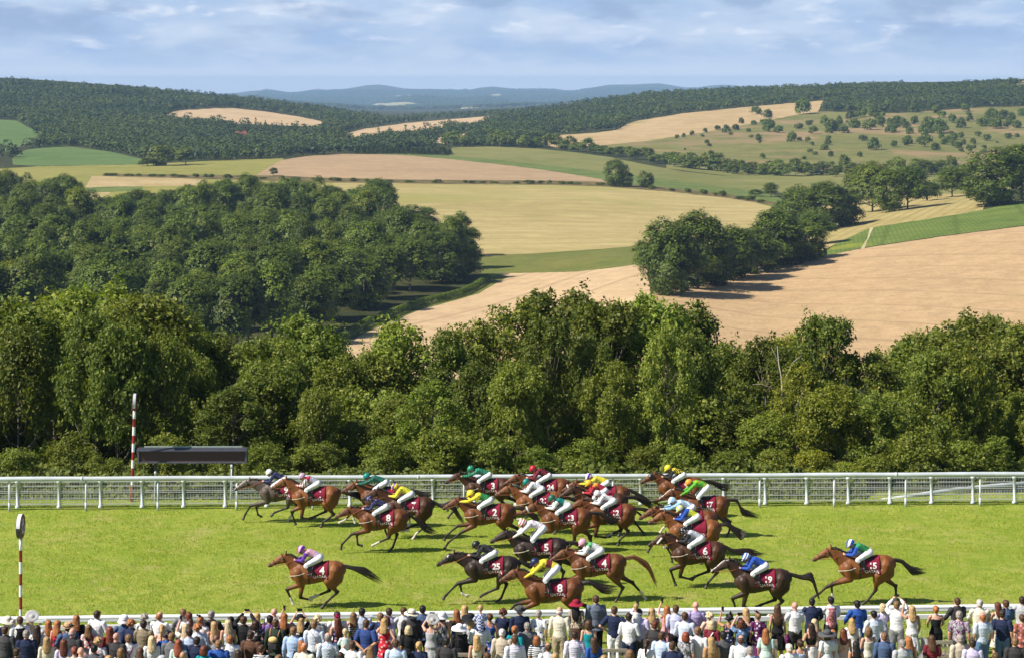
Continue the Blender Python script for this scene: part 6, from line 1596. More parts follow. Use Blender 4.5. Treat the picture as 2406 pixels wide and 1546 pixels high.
@cached
def top_mesh(sex, pose, kind):
    g = fig(sex); mb = MB()
    if kind == "jacket":
        p_torso(mb, g, .022, .76, .012)
        for i in (0, 1): p_arm(mb, g, pose, i, .016, .93); ball(mb, shoulder(g, 1 - 2 * i) + Vector((0, 0, .0)), .078)
        mb.tube([(.065 * math.cos(a), -.005 + .06 * math.sin(a), 1.495 + .018 * math.sin(-a)) for a in np.linspace(0, 6.283, 17)], .020, 8)
    elif kind == "shirt":
        p_torso(mb, g, .014, .88, -.01)
        for i in (0, 1): p_arm(mb, g, pose, i, .012, .9)
        mb.tube([(.060 * math.cos(a), -.005 + .056 * math.sin(a), 1.50 + .015 * math.sin(-a)) for a in np.linspace(0, 6.283, 17)], .015, 8)
    elif kind == "tee":
        p_torso(mb, g, .016, .84, .0)
        for i in (0, 1): p_arm(mb, g, pose, i, .014, .45)
    elif kind == "vest":
        st = [((0, 0, z), d + .022, min(w + .020, .168)) for z, d, w in g["tor"][:-1]]; loft(mb, [((0, 0, .86), .13, .178)] + st, 18, (1, 0, 0))
    elif kind in ("dress", "sdress", "gown"):
        lo = .42 if kind != "gown" else .12
        st = [((0, 0, lo), .20, .25), ((0, 0, (lo + .84) / 2), .165, .215)] + [((0, 0, z), d + .010, w + .009) for z, d, w in g["tor"]]
        if kind == "dress": st = [s for s in st if s[0][2] < 1.40] + [((0, .0, 1.385), .07, .105)]
        loft(mb, st, 20, (1, 0, 0))
        if kind == "sdress":
            for i in (0, 1): p_arm(mb, g, pose, i, .012, .42)
        else:
            for sd in (-1, 1): limb(mb, [(.085 * sd, -.075, 1.37), (.09 * sd, -.02, 1.47), (.08 * sd, .07, 1.38)], [.016, .014, .016], 8)
    elif kind == "strap":
        st = [((0, 0, .88), .13, .18)] + [((0, 0, z), d + .010, w + .009) for z, d, w in g["tor"] if z < 1.36]; loft(mb, st + [((0, 0, 1.36), .08, .12)], 18, (1, 0, 0))
        for sd in (-1, 1): limb(mb, [(.075 * sd, -.08, 1.33), (.08 * sd, -.02, 1.465), (.07 * sd, .07, 1.36)], [.012, .010, .012], 8)
    elif kind == "crop":
        loft(mb, [((0, 0, z), d + .010, w + .009) for z, d, w in ((1.12, .086, .126), (1.22, .102, .140), (1.33, .10, .15))], 18, (1, 0, 0))
        for sd in (-1, 1): limb(mb, [(.06 * sd, -.085, 1.31), (.05 * sd, -.03, 1.475)], [.010, .009], 8)
    me = fuse(mb, "top", .0125, 3, .5, .004); v = coords(me)
    def crease(c):                                             # creases pulled across the back and down the skirt
        a = math.atan2(c.x, c.y)
        return .006 * math.sin(a * 9 + mnoise.noise(c * 4) * 4) * max(0.0, min(1.0, (.95 - c.z) / .3)) if kind in ("dress", "sdress", "gown") else .0032 * math.sin(c.z * 34 + c.x * 26 + mnoise.noise(c * 7) * 5)
    push(me, crease); return me
@cached
def low_mesh(sex, kind):
    g = fig(sex); mb = MB()
    if kind == "trousers":
        loft(mb, [((0, 0, .80), .11, .16), ((0, 0, .90), .125, .172), ((0, 0, 1.0), .118, .165)], 18, (1, 0, 0))
        for sd in (-1, 1): p_leg(mb, g, sd, .022, .10)
        return fuse(mb, "trousers", .0135, 3, .5, .008)
    if kind == "shorts":
        loft(mb, [((0, 0, .80), .11, .16), ((0, 0, .90), .125, .175), ((0, 0, 1.0), .118, .165)], 18, (1, 0, 0))
        for sd in (-1, 1): limb(mb, [(.084 * sd, 0, .88), (.096 * sd, 0, .50)], [.118, .095])
        return fuse(mb, "shorts", .0135, 3, .5, .006)
    loft(mb, [((0, 0, .45), .165, .20), ((0, 0, .70), .15, .20), ((0, 0, .92), .132, .187), ((0, 0, 1.06), .105, .142)], 20, (1, 0, 0)); return fuse(mb, "skirt", .0135, 3, .5, .006)
@cached
def shoe_mesh(sd):
    mb = MB(); limb(mb, [(.105 * sd, -.035, .05), (.11 * sd, .06, .045), (.116 * sd, .16, .035)], [.046, .046, .034]); return fuse(mb, "shoe", .014, 2)
@cached
def hair_mesh(kind, var):
    mb = MB(); rg = random.Random(var * 7 + len(kind)); lump = .010; vox = .012
    if kind == "short": ball(mb, (0, -.012, 1.672), (.089, .104, .096)); ball(mb, (0, -.045, 1.615), (.080, .070, .066)); lump = .006
    elif kind == "ring":
        for a in np.linspace(-2.7, -.44, 12): ball(mb, (.076 * math.cos(a), .0 + .092 * math.sin(a), 1.625), (.022, .022, .045), 8, 6)
        lump = .004
    elif kind == "thin": ball(mb, (0, -.03, 1.650), (.086, .088, .085)); ball(mb, (0, -.048, 1.610), (.078, .066, .06)); lump = .004
    elif kind in ("long", "wavy", "xlong"):
        lo = {"long": 1.30, "wavy": 1.28, "xlong": 1.14}[kind]
        ball(mb, (0, -.012, 1.672), (.093, .108, .10)); w0 = rg.uniform(.088, .102)
        loft(mb, [((0, -.03, 1.68), .075, .088), ((0, -.055, 1.58), .066, w0 + .006), ((0, -.085, 1.47), .052, w0 + .018), ((0, -.115, 1.38), .042, w0 + .016), ((0, -.122, (lo + 1.38) / 2), .036, w0), ((rg.uniform(-.02, .02), -.12, lo), .016, w0 * .45)], 16, (1, 0, 0))
    elif kind == "bob": ball(mb, (0, -.012, 1.672), (.097, .112, .10)); loft(mb, [((0, -.02, 1.69), .085, .09), ((0, -.035, 1.60), .088, .110), ((0, -.045, 1.52), .075, .105), ((0, -.05, 1.485), .05, .08)], 16, (1, 0, 0))
    elif kind == "bun": ball(mb, (0, -.012, 1.670), (.091, .106, .098)); ball(mb, (0, -.115, 1.675), (.055, .045, .052)); ball(mb, (0, -.05, 1.61), (.076, .06, .06))
    elif kind == "pony": ball(mb, (0, -.012, 1.670), (.090, .105, .097)); ball(mb, (0, -.05, 1.61), (.076, .06, .06)); limb(mb, [(0, -.115, 1.69), (.01, -.165, 1.60), (0, -.15, 1.42), (.01, -.14, 1.30)], [.030, .042, .036, .012])
    elif kind == "curly":
        ball(mb, (0, -.015, 1.665), (.09, .10, .095))
        for i in range(46):
            a = rg.uniform(0, 6.28); ph = rg.uniform(-.55, 1.5); y = math.sin(a) * math.cos(ph)
            if y > .55 and ph < .5: continue
            ball(mb, (.098 * math.cos(a) * math.cos(ph), -.018 + .110 * y, 1.655 + .100 * math.sin(ph)), rg.uniform(.022, .036), 8, 6)
    me = fuse(mb, "hair", vox, 3, .5, lump)
    def strand(c):
        a = math.atan2(c.x, c.y + .02); w = .10 if kind in ("wavy", "curly") else .03
        return .0045 * math.sin(a * 26 + mnoise.noise(Vector((c.x * 14, c.y * 14, c.z * 5))) * 6 + (math.sin(c.z * 40 + var) * 2.2 if kind == "wavy" else 0))
    push(me, strand); return me
@cached
def hat_mesh(kind):
    mb = MB()
    if kind == "sunhat": pr = [(.0, .10), (.06, .098), (.092, .075), (.106, .03), (.110, -.012), (.16, -.028), (.215, -.05), (.218, -.056), (.15, -.038), (.10, -.024)]
    elif kind == "wide": pr = [(.0, .11), (.06, .108), (.095, .085), (.108, .03), (.112, -.005), (.18, -.012), (.26, -.040), (.263, -.046), (.17, -.020), (.10, -.014)]
    elif kind == "trilby": pr = [(.0, .085), (.045, .095), (.08, .10), (.094, .07), (.104, .0), (.108, -.01), (.15, -.012), (.162, -.002), (.150, -.018), (.10, -.018)]
    elif kind == "panama": pr = [(.0, .10), (.05, .108), (.085, .10), (.10, .05), (.108, -.005), (.165, -.022), (.20, -.030), (.20, -.036), (.15, -.030), (.10, -.018)]
    elif kind == "cloche": pr = [(.0, .105), (.06, .10), (.10, .07), (.116, .02), (.12, -.02), (.14, -.06), (.168, -.09), (.170, -.096), (.135, -.07), (.11, -.03)]
    elif kind == "saucer": pr = [(.0, .035), (.05, .03), (.065, .004), (.12, .012), (.19, .03), (.192, .024), (.12, .002), (.0, -.004)]
    else: pr = [(0, .02), (.04, .015), (.05, 0), (0, -.004)]
    mb.lathe(pr, (0, 0, 0), 28)
    me = mb.mesh("hat"); 
    for v in me.vertices:
        r = math.hypot(v.co.x, v.co.y)
        if r > .12 and kind != "trilby": v.co.z += .014 * math.sin(math.atan2(v.co.y, v.co.x) * 3 + 1) * (r / .2)
    me.shade_smooth(); return me
@cached
def band_mesh(kind): mb = MB(); mb.tube([(.111 * math.cos(a), .111 * math.sin(a), .008) for a in np.linspace(0, 6.283, 25)], .013, 6, False); return mb.mesh("hat_band")
@cached
def spray_mesh(k):
    """a fascinator: petals and quills"""
    rg = random.Random(k); mb = MB()
    for i in range(16):
        a = rg.uniform(0, 6.28); e = rg.uniform(.1, 1.3); d = Vector((math.cos(a) * math.cos(e), math.sin(a) * math.cos(e), math.sin(e))); L = rg.uniform(.05, .10); s = d.cross(Vector((0, 0, 1))).normalized() * L * .4
        mb.add([Vector((0, 0, 0)), d * L * .6 + s, d * L, d * L * .6 - s], [(0, 1, 2, 3)])
    for i in range(4):
        a = rg.uniform(0, 6.28); d = Vector((math.cos(a) * .6, math.sin(a) * .6, .8)); mb.tube([Vector((0, 0, 0)), d * .09, d * .16 + Vector((.02, 0, -.01))], [.004, .003, .001], 5)
    return mb.mesh("fascinator")

COL = dict(white=(.76, .76, .77), cream=(.68, .63, .50), navy=(.016, .024, .062), black=(.013, .013, .015), char=(.040, .038, .040), dgrey=(.085, .085, .092), grey=(.20, .205, .215), lgrey=(.42, .43, .45), olive=(.115, .092, .050), lblue=(.50, .60, .78), sky=(.38, .50, .72), lilac=(.56, .50, .70), purple=(.26, .19, .48), plum=(.13, .02, .10), royal=(.025, .085, .34), blue=(.030, .060, .20), steel=(.07, .11, .21), denim=(.10, .17, .30), red=(.52, .022, .045), pink=(.72, .30, .34), peach=(.72, .48, .38), tan=(.42, .24, .12), teal=(.01, .26, .29), burg=(.17, .018, .030), crim=(.27, .012, .035), mint=(.50, .64, .58), beige=(.52, .44, .34), dgreen=(.025, .040, .026), khaki=(.36, .29, .20), brown=(.10, .05, .03), straw=(.55, .40, .22), silver=(.40, .395, .39), hotpink=(.75, .03, .22), rust=(.30, .10, .07))
HAIRC = dict(blond=(.46, .31, .135), pale=(.62, .50, .30), ginger=(.34, .135, .045), red=(.24, .065, .030), auburn=(.13, .040, .020), lbrown=(.20, .115, .055), brown=(.085, .043, .021), dbrown=(.038, .021, .013), black=(.012, .010, .010), grey=(.30, .28, .26), white=(.60, .58, .55))
SKINC = dict(fair=(.58, .34, .25), pink=(.62, .32, .25), tanned=(.44, .235, .145), brown=(.16, .075, .042))
_mc = {}
def fabric(c, pat=None, c2="white", c3=None):
    k = (c, pat, c2, c3)
    if k in _mc: return _mc[k]
    a = COL[c]; b = COL[c2]; M = Mat("cloth_" + c, .82, .2); col = M.mix(0.0, a, a)
    if pat == "floral":
        v = M.voronoi(11, None, "Distance", 1.0); vc = M.voronoi(11, None, "Color"); sp = M.N.new("ShaderNodeSeparateColor"); M.L.new(vc, sp.inputs[0])
        w = M.math('ADD', v, M.math('MULTIPLY', M.noise(24, 3), .22)); fl = M.mix(M.rng(sp.outputs[0], .45, .55), b, COL[c3 or c2]); col = M.mix(M.rng(w, .44, .50, 1, 0), a, fl)
    elif pat == "check":
        n = M.N.new("ShaderNodeTexChecker"); n.inputs["Scale"].default_value = 24; M.L.new(M.tc(), n.inputs["Vector"]); col = M.mix(n.outputs["Fac"], a, b)
    elif pat == "dots": col = M.mix(M.rng(M.voronoi(26, rand=.3), .22, .27, 1, 0), a, b)
    elif pat == "stripe": col = M.mix(M.rng(M.wave(5.5, None, .4, 1, 'Z'), .5, .6), a, b)
    elif pat == "snake": col = M.mix(M.rng(M.noise(17, 3, .6, M.mapping((1, 1, .55)), 1.5), .46, .54), a, b)
    elif pat == "lace": col = M.mix(M.rng(M.voronoi(34), .25, .45), a, b)
    elif pat == "tweed": col = M.mix(M.rng(M.noise(90, 2, .8), .4, .6), a, b)
    n = M.noise(7, 4, .6); col = M.mix(M.math('MULTIPLY', M.rng(n, .3, .7), .25), col, M.mix(1.0, col, (.72, .72, .74), 'MULTIPLY'))
    M.color(col).bump(M.math('ADD', M.noise(13, 4, .6, M.mapping((1, 1, .6))), M.math('MULTIPLY', M.noise(220, 2), .15)), .45, .02); _mc[k] = M.m; return M.m
HAIRM = Mat("hair", .5, .35)
def _hairm():
    M = HAIRM; c = M.info("Color"); w = M.noise(60, 3, .6, M.mapping((1, 1, .12))); M.color(M.mix(M.rng(w, .3, .7), M.mix(1.0, c, (.55, .5, .48), 'MULTIPLY'), M.mix(1.0, c, (1.3, 1.25, 1.2), 'MULTIPLY'))).bump(w, .5, .01)
_hairm()
SHOE = plain("black_shoe", (.02, .018, .017), .4, .5)
PHONE = plain("black_phone", (.012, .012, .014), .25, .5)

# px, py of the crown, sex, arms, hair, hair colour, garment, (colour, pattern, second, third), lower, lower colour, hat (kind, colour), skin, description
CROWD = [
 (19,1443,"f","down","long","pale","tee",("sky",),"trousers","white",("sunhat","cream"),"fair","woman in big cream hat and pale blue top"),
 (29,1452,"f","down","bob","white","tee",("lblue",),"trousers","cream",None,"fair","white-haired woman beside the big cream hat"),
 (47,1446,"m","down","short","brown","vest",("black",),"trousers","black",None,"fair","man in black waistcoat over white shirt"),
 (73,1440,"f","lean","long","pale","sdress",("white","lace","lgrey"),"","",("saucer","silver"),"fair","woman in white lace with silver saucer hat"),
 (12,1469,"m","down","short","brown","jacket",("dgrey","tweed","char"),"trousers","char",None,"fair","man in dark grey suit at the far left end"),
 (88,1467,"f","down","xlong","dbrown","top",("beige","lace","white"),"trousers","cream",None,"tanned","woman with very long dark hair in lace top"),
 (114,1455,"f","fold","long","ginger","jacket",("lgrey",),"skirt","grey",None,"fair","ginger-blonde woman in pale grey jacket"),
 (136,1456,"f","down","long","ginger","dress",("red",),"","",None,"fair","ginger woman in plain scarlet dress"),
 (160,1458,"m","lean","short","dbrown","jacket",("steel",),"trousers","navy",("trilby","straw"),"fair","man in straw trilby and blue jacket"),
 (170,1474,"m","down","ring","grey","jacket",("char",),"trousers","char",None,"pink","balding man in charcoal jacket beside straw trilby"),
 (180,1443,"f","down","wavy","ginger","jacket",("black",),"trousers","black",None,"fair","woman with wavy ginger hair in black jacket"),
 (110,1494,"f","down","wavy","blond","top",("beige","lace","cream"),"trousers","cream",None,"fair","blonde woman in beige lace blouse"),
 (175,1517,"f","down","bun","red","sdress",("beige",),"","",None,"fair","woman with red hair pinned up, pale dress"),
 (190,1519,"m","down","none","grey","shirt",("white",),"trousers","grey",None,"pink","bald man in white shirt below the charcoal jacket"),
 (209,1466,"f","down","long","lbrown","sdress",("red","snake","white"),"","",None,"fair","woman in red and white patterned knit dress"),
 (229,1432,"m","fold","short","dbrown","shirt",("white",),"trousers","char",None,"tanned","dark-haired man in white shirt leaning on the rail"),
 (231,1495,"f","down","curly","blond","tee",("white","floral","pink","red"),"skirt","white",None,"fair","woman with messy fair hair in pink-flowered white top"),
 (258,1470,"f","down","xlong","red","sdress",("burg",),"","",None,"fair","woman with long red hair in dark red dress"),
 (273,1485,"m","down","none","grey","jacket",("char",),"trousers","char",None,"pink","shiny bald man in charcoal jacket"),
 (291,1440,"m","lean","short","grey","jacket",("steel",),"trousers","navy",("cloche","white"),"fair","person in white brimmed hat and slate blue jacket"),
 (309,1453,"m","down","curly","ginger","jacket",("navy",),"trousers","navy",None,"fair","ginger curly man in navy jacket"),
 (302,1488,"m","down","short","lbrown","shirt",("white",),"trousers","char",None,"fair","man in white shirt with crossed dark red braces"),
 (339,1440,"f","lean","curly","grey","shirt",("white",),"trousers","navy",None,"fair","grey curly-haired woman in white blouse"),
 (338,1455,"m","fold","short","dbrown","jacket",("olive","tweed","khaki"),"trousers","brown",None,"tanned","dark-haired man in olive tweed jacket"),
 (375,1436,"m","lean","thin","ginger","shirt",("white",),"trousers","khaki",None,"pink","balding ginger man in white shirt at the rail"),
 (381,1465,"f","down","pony","blond","dress",("peach",),"","",None,"fair","woman with long blonde ponytail in peach dress"),
 (394,1480,"m","fold","curly","black","jacket",("royal",),"trousers","navy",None,"tanned","curly black-haired man in bright blue jacket"),
 (404,1484,"m","down","short","lbrown","jacket",("grey","tweed","dgrey"),"trousers","grey",None,"fair","young man in grey tweed jacket"),
 (430,1428,"m","lean","short","lbrown","jacket",("grey",),"trousers","char",None,"fair","tall man in mid grey jacket at the rail"),
 (444,1436,"f","lean","long","auburn","tee",("white",),"skirt","navy",None,"fair","auburn woman half hidden by the mid grey jacket"),
 (436,1463,"f","one","wavy","pale","tee",("cream",),"skirt","beige",("spray","white"),"fair","pale blonde woman in cream with white hair spray"),
 (445,1473,"m","down","short","dbrown","shirt",("lblue",),"trousers","navy",None,"fair","brown-haired man in pale blue shirt carrying a bag strap"),
 (464,1463,"m","down","curly","ginger","shirt",("lblue","check","white"),"trousers","navy",None,"fair","curly ginger youth in checked pale blue shirt"),
 (472,1446,"f","lean","bun","ginger","tee",("white",),"skirt","white",("spray","black"),"fair","ginger woman with black feather fascinator"),
 (497,1432,"m","lean","short","grey","jacket",("char",),"trousers","char",None,"fair","grey-haired man in black suit at the rail"),
 (503,1458,"f","down","long","blond","dress",("peach",),"","",None,"fair","blonde woman in strappy pale peach dress"),
 (463,1493,"m","down","short","dbrown","jacket",("navy",),"trousers","navy",None,"fair","man with cropped dark hair in navy suit"),
 (508,1490,"m","down","ring","black","jacket",("grey",),"trousers","grey",None,"brown","dark-skinned man in grey jacket"),
 (514,1501,"m","down","short","lbrown","jacket",("royal",),"trousers","navy",None,"fair","fair-haired man in cobalt blue suit"),
 (382,1535,"f","down","bob","white","tee",("white",),"skirt","white",("sunhat","lgrey"),"fair","woman in pale grey floppy hat at the very bottom"),
 (536,1454,"f","down","long","pale","dress",("white","floral","mint","lgrey"),"","",None,"fair","blonde woman in white sleeveless leafy dress"),
 (543,1447,"f","lean","bob","black","tee",("black",),"trousers","black",None,"fair","black-haired woman behind the raised phone"),
 (573,1445,"m","up","short","brown","jacket",("black",),"trousers","denim",None,"fair","man in black jacket holding a phone up with both hands"),
 (430,1529,"m","down","none","brown","shirt",("beige",),"trousers","char",None,"tanned","bald tanned man at the bottom in beige shirt"),
 (256,1538,"f","down","bob","blond","tee",("white",),"skirt","white",None,"fair","blonde woman whose head just enters the bottom"),
 (605,1438,"f","lean","long","blond","strap",("peach",),"trousers","cream",None,"fair","blonde woman in peach top by the black jacket"),
 (644,1428,"m","lean","none","white","shirt",("white",),"trousers","grey",None,"pink","white-haired elderly man in white shirt at the rail"),
 (634,1443,"m","down","short","black","shirt",("plum","check","purple"),"trousers","navy",None,"tanned","black-haired man in purple checked shirt"),
 (648,1452,"m","down","short","brown","jacket",("dgreen",),"trousers","black",None,"fair","man in dark green jacket wearing a yellow-topped rucksack"),
 (669,1439,"f","one","xlong","ginger","crop",("black",),"skirt","cream",None,"fair","ginger-blonde woman in black crop top and cream flowered skirt"),
 (705,1440,"f","up","short","black","tee",("black",),"trousers","black",("trilby","black"),"fair","woman in small black hat photographing with raised arms"),
 (708,1449,"f","down","long","blond","tee",("black","floral","lgrey","white"),"trousers","black",None,"fair","blonde woman in black top with white blossoms"),
 (746,1443,"f","down","curly","pale","jacket",("grey",),"skirt","grey",None,"fair","pale curly-haired woman in grey jacket"),
 (738,1455,"m","down","short","lbrown","shirt",("white","check","lblue"),"trousers","black",None,"fair","man in pale shirt with a beige shoulder bag"),
 (792,1434,"m","lean","short","dbrown","shirt",("white",),"trousers","navy",None,"fair","dark-haired man in white beside the pink flower"),
 (793,1447,"f","down","xlong","auburn","dress",("navy","floral","pink","purple"),"","",("spray","hotpink"),"fair","auburn woman in navy flowered dress with hot pink fascinator"),
 (828,1503,"m","one","short","brown","tee",("white",),"trousers","denim",None,"tanned","man in white T-shirt holding up a toddler"),
 (831,1437,"f","lean","long","lbrown","strap",("navy","stripe","white"),"skirt","navy",None,"fair","brown-haired woman in navy and white strap top"),
 (851,1426,"m","down","short","black","shirt",("sky","tweed","lgrey"),"trousers","navy",None,"tanned","black-haired man in grey-blue shirt"),
 (861,1453,"m","back","short","brown","tee",("blue",),"trousers","grey",None,"tanned","man in dark blue short-sleeved shirt, hands behind his back"),
 (894,1437,"m","lean","short","lbrown","tee",("navy","floral","royal","teal"),"trousers","navy",None,"fair","boyish man in navy flowered shirt"),
 (914,1426,"m","lean","short","dbrown","shirt",("lilac",),"trousers","char",None,"tanned","dark-haired man in lilac shirt at the rail"),
 (904,1450,"f","hips","long","blond","dress",("red","floral","pink","cream"),"","",None,"fair","blonde woman in red flowered dress, hand on hip"),
 (909,1446,"f","down","bob","auburn","tee",("lilac",),"skirt","lilac",None,"fair","auburn woman in lilac behind the red flowered dress"),
 (948,1424,"m","lean","short","brown","shirt",("white",),"trousers","grey",None,"fair","brown-haired man in white left of the panama hat"),
 (967,1427,"m","down","short","grey","jacket",("char",),"trousers","char",("panama","cream"),"fair","man in cream panama hat and charcoal jacket"),
 (960,1468,"f","down","bob","pale","tee",("black",),"trousers","black",None,"tanned","short-haired blonde woman in black cut-out top"),
 (993,1420,"m","lean","short","black","jacket",("steel",),"trousers","navy",None,"tanned","black-haired man in slate blue jacket right of the panama hat"),
 (1013,1448,"f","up","bun","blond","dress",("lgrey",),"","",("saucer","silver"),"fair","woman in silver saucer hat and pale grey dress, arms raised"),
 (1039,1432,"f","down","bob","brown","dress",("char","snake","lgrey"),"","",("cloche","white"),"fair","woman in white cloche hat and black-white patterned dress"),
 (1073,1430,"f","down","long","ginger","dress",("blue",),"","",None,"fair","ginger woman in plain navy jumpsuit"),
 (1092,1420,"f","lean","long","blond","tee",("white",),"skirt","white",None,"fair","blonde woman in white behind the checked boy"),
 (1105,1436,"f","down","long","blond","top",("lgrey","snake","white"),"trousers","black",("wide","black"),"fair","woman under the widest black hat"),
 (1079,1461,"f","down","bob","grey","jacket",("black","dots","dgrey"),"skirt","navy",("sunhat","white"),"fair","woman in floppy white hat and black sequined jacket"),
 (1151,1439,"f","down","bun","brown","dress",("royal","floral","pink","sky"),"","",None,"tanned","woman with pinned brown hair in blue flowered dress"),
 (1182,1428,"f","lean","curly","auburn","tee",("navy",),"trousers","black",None,"fair","curly auburn woman in navy top"),
 (1209,1490,"m","down","short","brown","shirt",("white","stripe","lilac"),"trousers","navy",None,"fair","man in lilac-striped white shirt at the bottom"),
 (614,1513,"f","down","short","brown","tee",("black","stripe","white"),"trousers","black",None,"fair","short-haired woman in black and white stripes"),
 (601,1455,"f","down","bob","dbrown","top",("char","floral","lgrey","pink"),"skirt","black",None,"fair","dark-haired woman in grey flowered cardigan"),
 (715,1508,"m","down","thin","ginger","shirt",("cream",),"trousers","khaki",None,"pink","balding ginger man in cream shirt at the bottom"),
 (708,1503,"f","down","xlong","ginger","tee",("black",),"trousers","black",None,"fair","long ginger-haired woman in black behind cream shirt"),
 (872,1515,"f","down","long","lbrown","tee",("lgrey",),"skirt","white",None,"fair","fair brown-haired woman at the bottom beside dark blue shirt"),
 (1221,1420,"m","down","short","grey","jacket",("navy",),"trousers","navy",("trilby","dgrey"),"fair","man in grey trilby and navy suit"),
 (1210,1468,"f","down","bun","ginger","tee",("teal",),"skirt","teal",None,"fair","ginger-blonde woman in teal top"),
 (1239,1460,"m","down","short","grey","jacket",("dgrey","tweed","grey"),"trousers","grey",None,"pink","grey-blond man in grey suit"),
 (1266,1431,"f","down","short","grey","sdress",("white","floral","sky","royal"),"","",None,"fair","grey-haired woman in white dress with blue flowers"),
 (1315,1424,"m","down","ring","white","shirt",("cream",),"trousers","khaki",None,"pink","bald man in cream shirt and khaki trousers"),
 (1354,1404,"f","down","xlong","black","top",("brown","snake","beige"),"skirt","brown",("sunhat","crim"),"fair","woman in crimson hat and snake-print blouse"),
 (1383,1455,"f","down","bob","brown","dress",("teal",),"","",None,"fair","woman in teal dress hidden by the grey blazer"),
 (1400,1396,"m","down","short","brown","jacket",("grey","tweed","steel"),"trousers","black",None,"fair","tallest man in grey-blue tweed blazer"),
 (1444,1422,"m","hips","short","brown","tee",("navy",),"trousers","white",None,"fair","person in navy T-shirt and white trousers"),
 (1478,1438,"m","fold","short","dbrown","shirt",("white",),"trousers","navy",None,"fair","man in white shirt and navy trousers in the open gap"),
 (1502,1428,"m","one","short","dbrown","shirt",("lilac",),"trousers","dgrey",None,"fair","man in lilac shirt beneath the boy, raising a phone"),
 (1532,1426,"f","down","long","blond","strap",("cream",),"skirt","cream",None,"tanned","blonde woman with bare shoulders in cream"),
 (1539,1456,"m","down","short","auburn","jacket",("char",),"trousers","black",None,"fair","man in black suit seen full from behind"),
 (1555,1482,"m","down","short","brown","shirt",("lblue",),"trousers","navy",None,"fair","man in pale blue shirt behind the black suit"),
 (1567,1421,"f","one","xlong","ginger","dress",("pink",),"","",None,"fair","girl with long ginger hair in pink pinafore dress"),
 (1588,1419,"m","down","short","brown","shirt",("lblue","tweed","lilac"),"trousers","black",None,"tanned","cropped-haired man in blue-lilac shirt beside the pink dress"),
 (1610,1436,"m","fold","short","brown","shirt",("sky","tweed","white"),"trousers","navy",None,"tanned","man in light blue shirt with arms folded"),
 (1635,1412,"m","down","none","white","shirt",("purple","tweed","lilac"),"trousers","dgrey",None,"pink","bald man in sunglasses and purple shirt"),
 (1612,1483,"f","down","bob","red","tee",("dgrey","snake","lgrey"),"trousers","black",None,"fair","woman with copper bob in grey patterned top"),
 (1667,1436,"f","lean","curly","pale","tee",("peach",),"skirt","beige",None,"fair","pale curly-haired woman holding her phone"),
 (1673,1456,"f","down","bob","pale","jacket",("burg",),"skirt","char",None,"fair","blonde woman in dark red cardigan with white strap"),
 (1671,1494,"f","down","wavy","blond","tee",("tan",),"trousers","tan",None,"fair","blonde woman in tan top"),
 (1713,1441,"f","one","curly","black","dress",("navy","floral","sky","pink"),"","",("spray","black"),"tanned","black-haired woman in navy flowered strap dress"),
 (1742,1453,"f","up","bob","auburn","sdress",("denim","floral","sky","navy"),"","",None,"fair","auburn woman in denim blue dress with raised arms"),
 (1753,1426,"f","lean","long","blond","tee",("black",),"trousers","black",None,"fair","blonde woman in black at the rail"),
 (1781,1436,"f","down","bun","lbrown","sdress",("plum","floral","white","purple"),"","",("spray","plum"),"fair","woman in purple dress with white petals and plum fascinator"),
 (1741,1491,"m","down","thin","brown","shirt",("white",),"trousers","navy",None,"fair","balding brown-haired man in white shirt at the bottom"),
 (1762,1516,"m","down","short","grey","shirt",("lblue",),"trousers","navy",None,"pink","grey-haired man in pale blue shirt at the bottom"),
 (1350,1480,"m","down","short","dbrown","shirt",("lilac","stripe","white"),"trousers","char",None,"tanned","cropped dark-haired man in lilac striped shirt"),
 (1288,1508,"m","down","thin","brown","shirt",("white",),"trousers","char",None,"tanned","balding man in white shirt beside the grey suit"),
 (1305,1532,"f","down","bob","blond","tee",("white",),"skirt","white",None,"fair","fair head at the bottom below khaki trousers"),
 (1827,1419,"f","down","xlong","brown","dress",("black",),"","",None,"fair","woman with waist-long brown hair in black dress"),
 (1868,1413,"m","lean","none","grey","shirt",("white",),"trousers","char",None,"pink","shaven-headed man in white shirt at the rail"),
 (1908,1403,"m","lean","short","black","jacket",("navy",),"trousers","navy",None,"fair","black-haired man in navy suit at the rail"),
 (1952,1399,"m","lean","short","black","vest",("rust","snake","pink"),"trousers","char",None,"fair","man in reddish paisley waistcoat over white shirt"),
 (2014,1408,"m","lean","short","black","jacket",("royal",),"trousers","royal",None,"tanned","man in vivid blue suit looking left"),
 (2053,1432,"m","fold","short","black","shirt",("lblue","tweed","white"),"trousers","navy",None,"fair","black-haired man in pale blue shirt beside the vivid blue suit"),
 (1914,1452,"f","down","long","pale","dress",("beige",),"","",None,"fair","pale blonde woman in beige dress"),
 (1906,1461,"f","hips","wavy","dbrown","crop",("black",),"skirt","white",None,"tanned","dark-haired woman in black halter top and white skirt"),
 (1943,1474,"f","down","bob","brown","tee",("white",),"skirt","black",("wide","dgrey"),"fair","woman in wide grey hat with black band"),
 (1957,1477,"f","hips","bun","ginger","dress",("white",),"","",None,"fair","woman with golden updo in white sleeveless dress"),
 (1982,1475,"f","down","long","auburn","strap",("peach",),"skirt","peach",None,"tanned","auburn woman in peach sun top"),
 (2003,1450,"f","down","wavy","blond","sdress",("white","floral","lgrey","pink"),"","",("spray","black"),"fair","fair woman in white floral dress with black hairpiece"),
 (2011,1505,"f","down","long","black","dress",("black",),"","",None,"tanned","black-haired woman at the bottom in black"),
 (2040,1471,"f","fold","bob","lbrown","dress",("white","lace","cream"),"","",None,"fair","woman with brown bob and sunglasses in white dress"),
 (2078,1484,"m","down","short","lbrown","jacket",("steel",),"trousers","navy",None,"fair","man in petrol blue suit jacket at the bottom"),
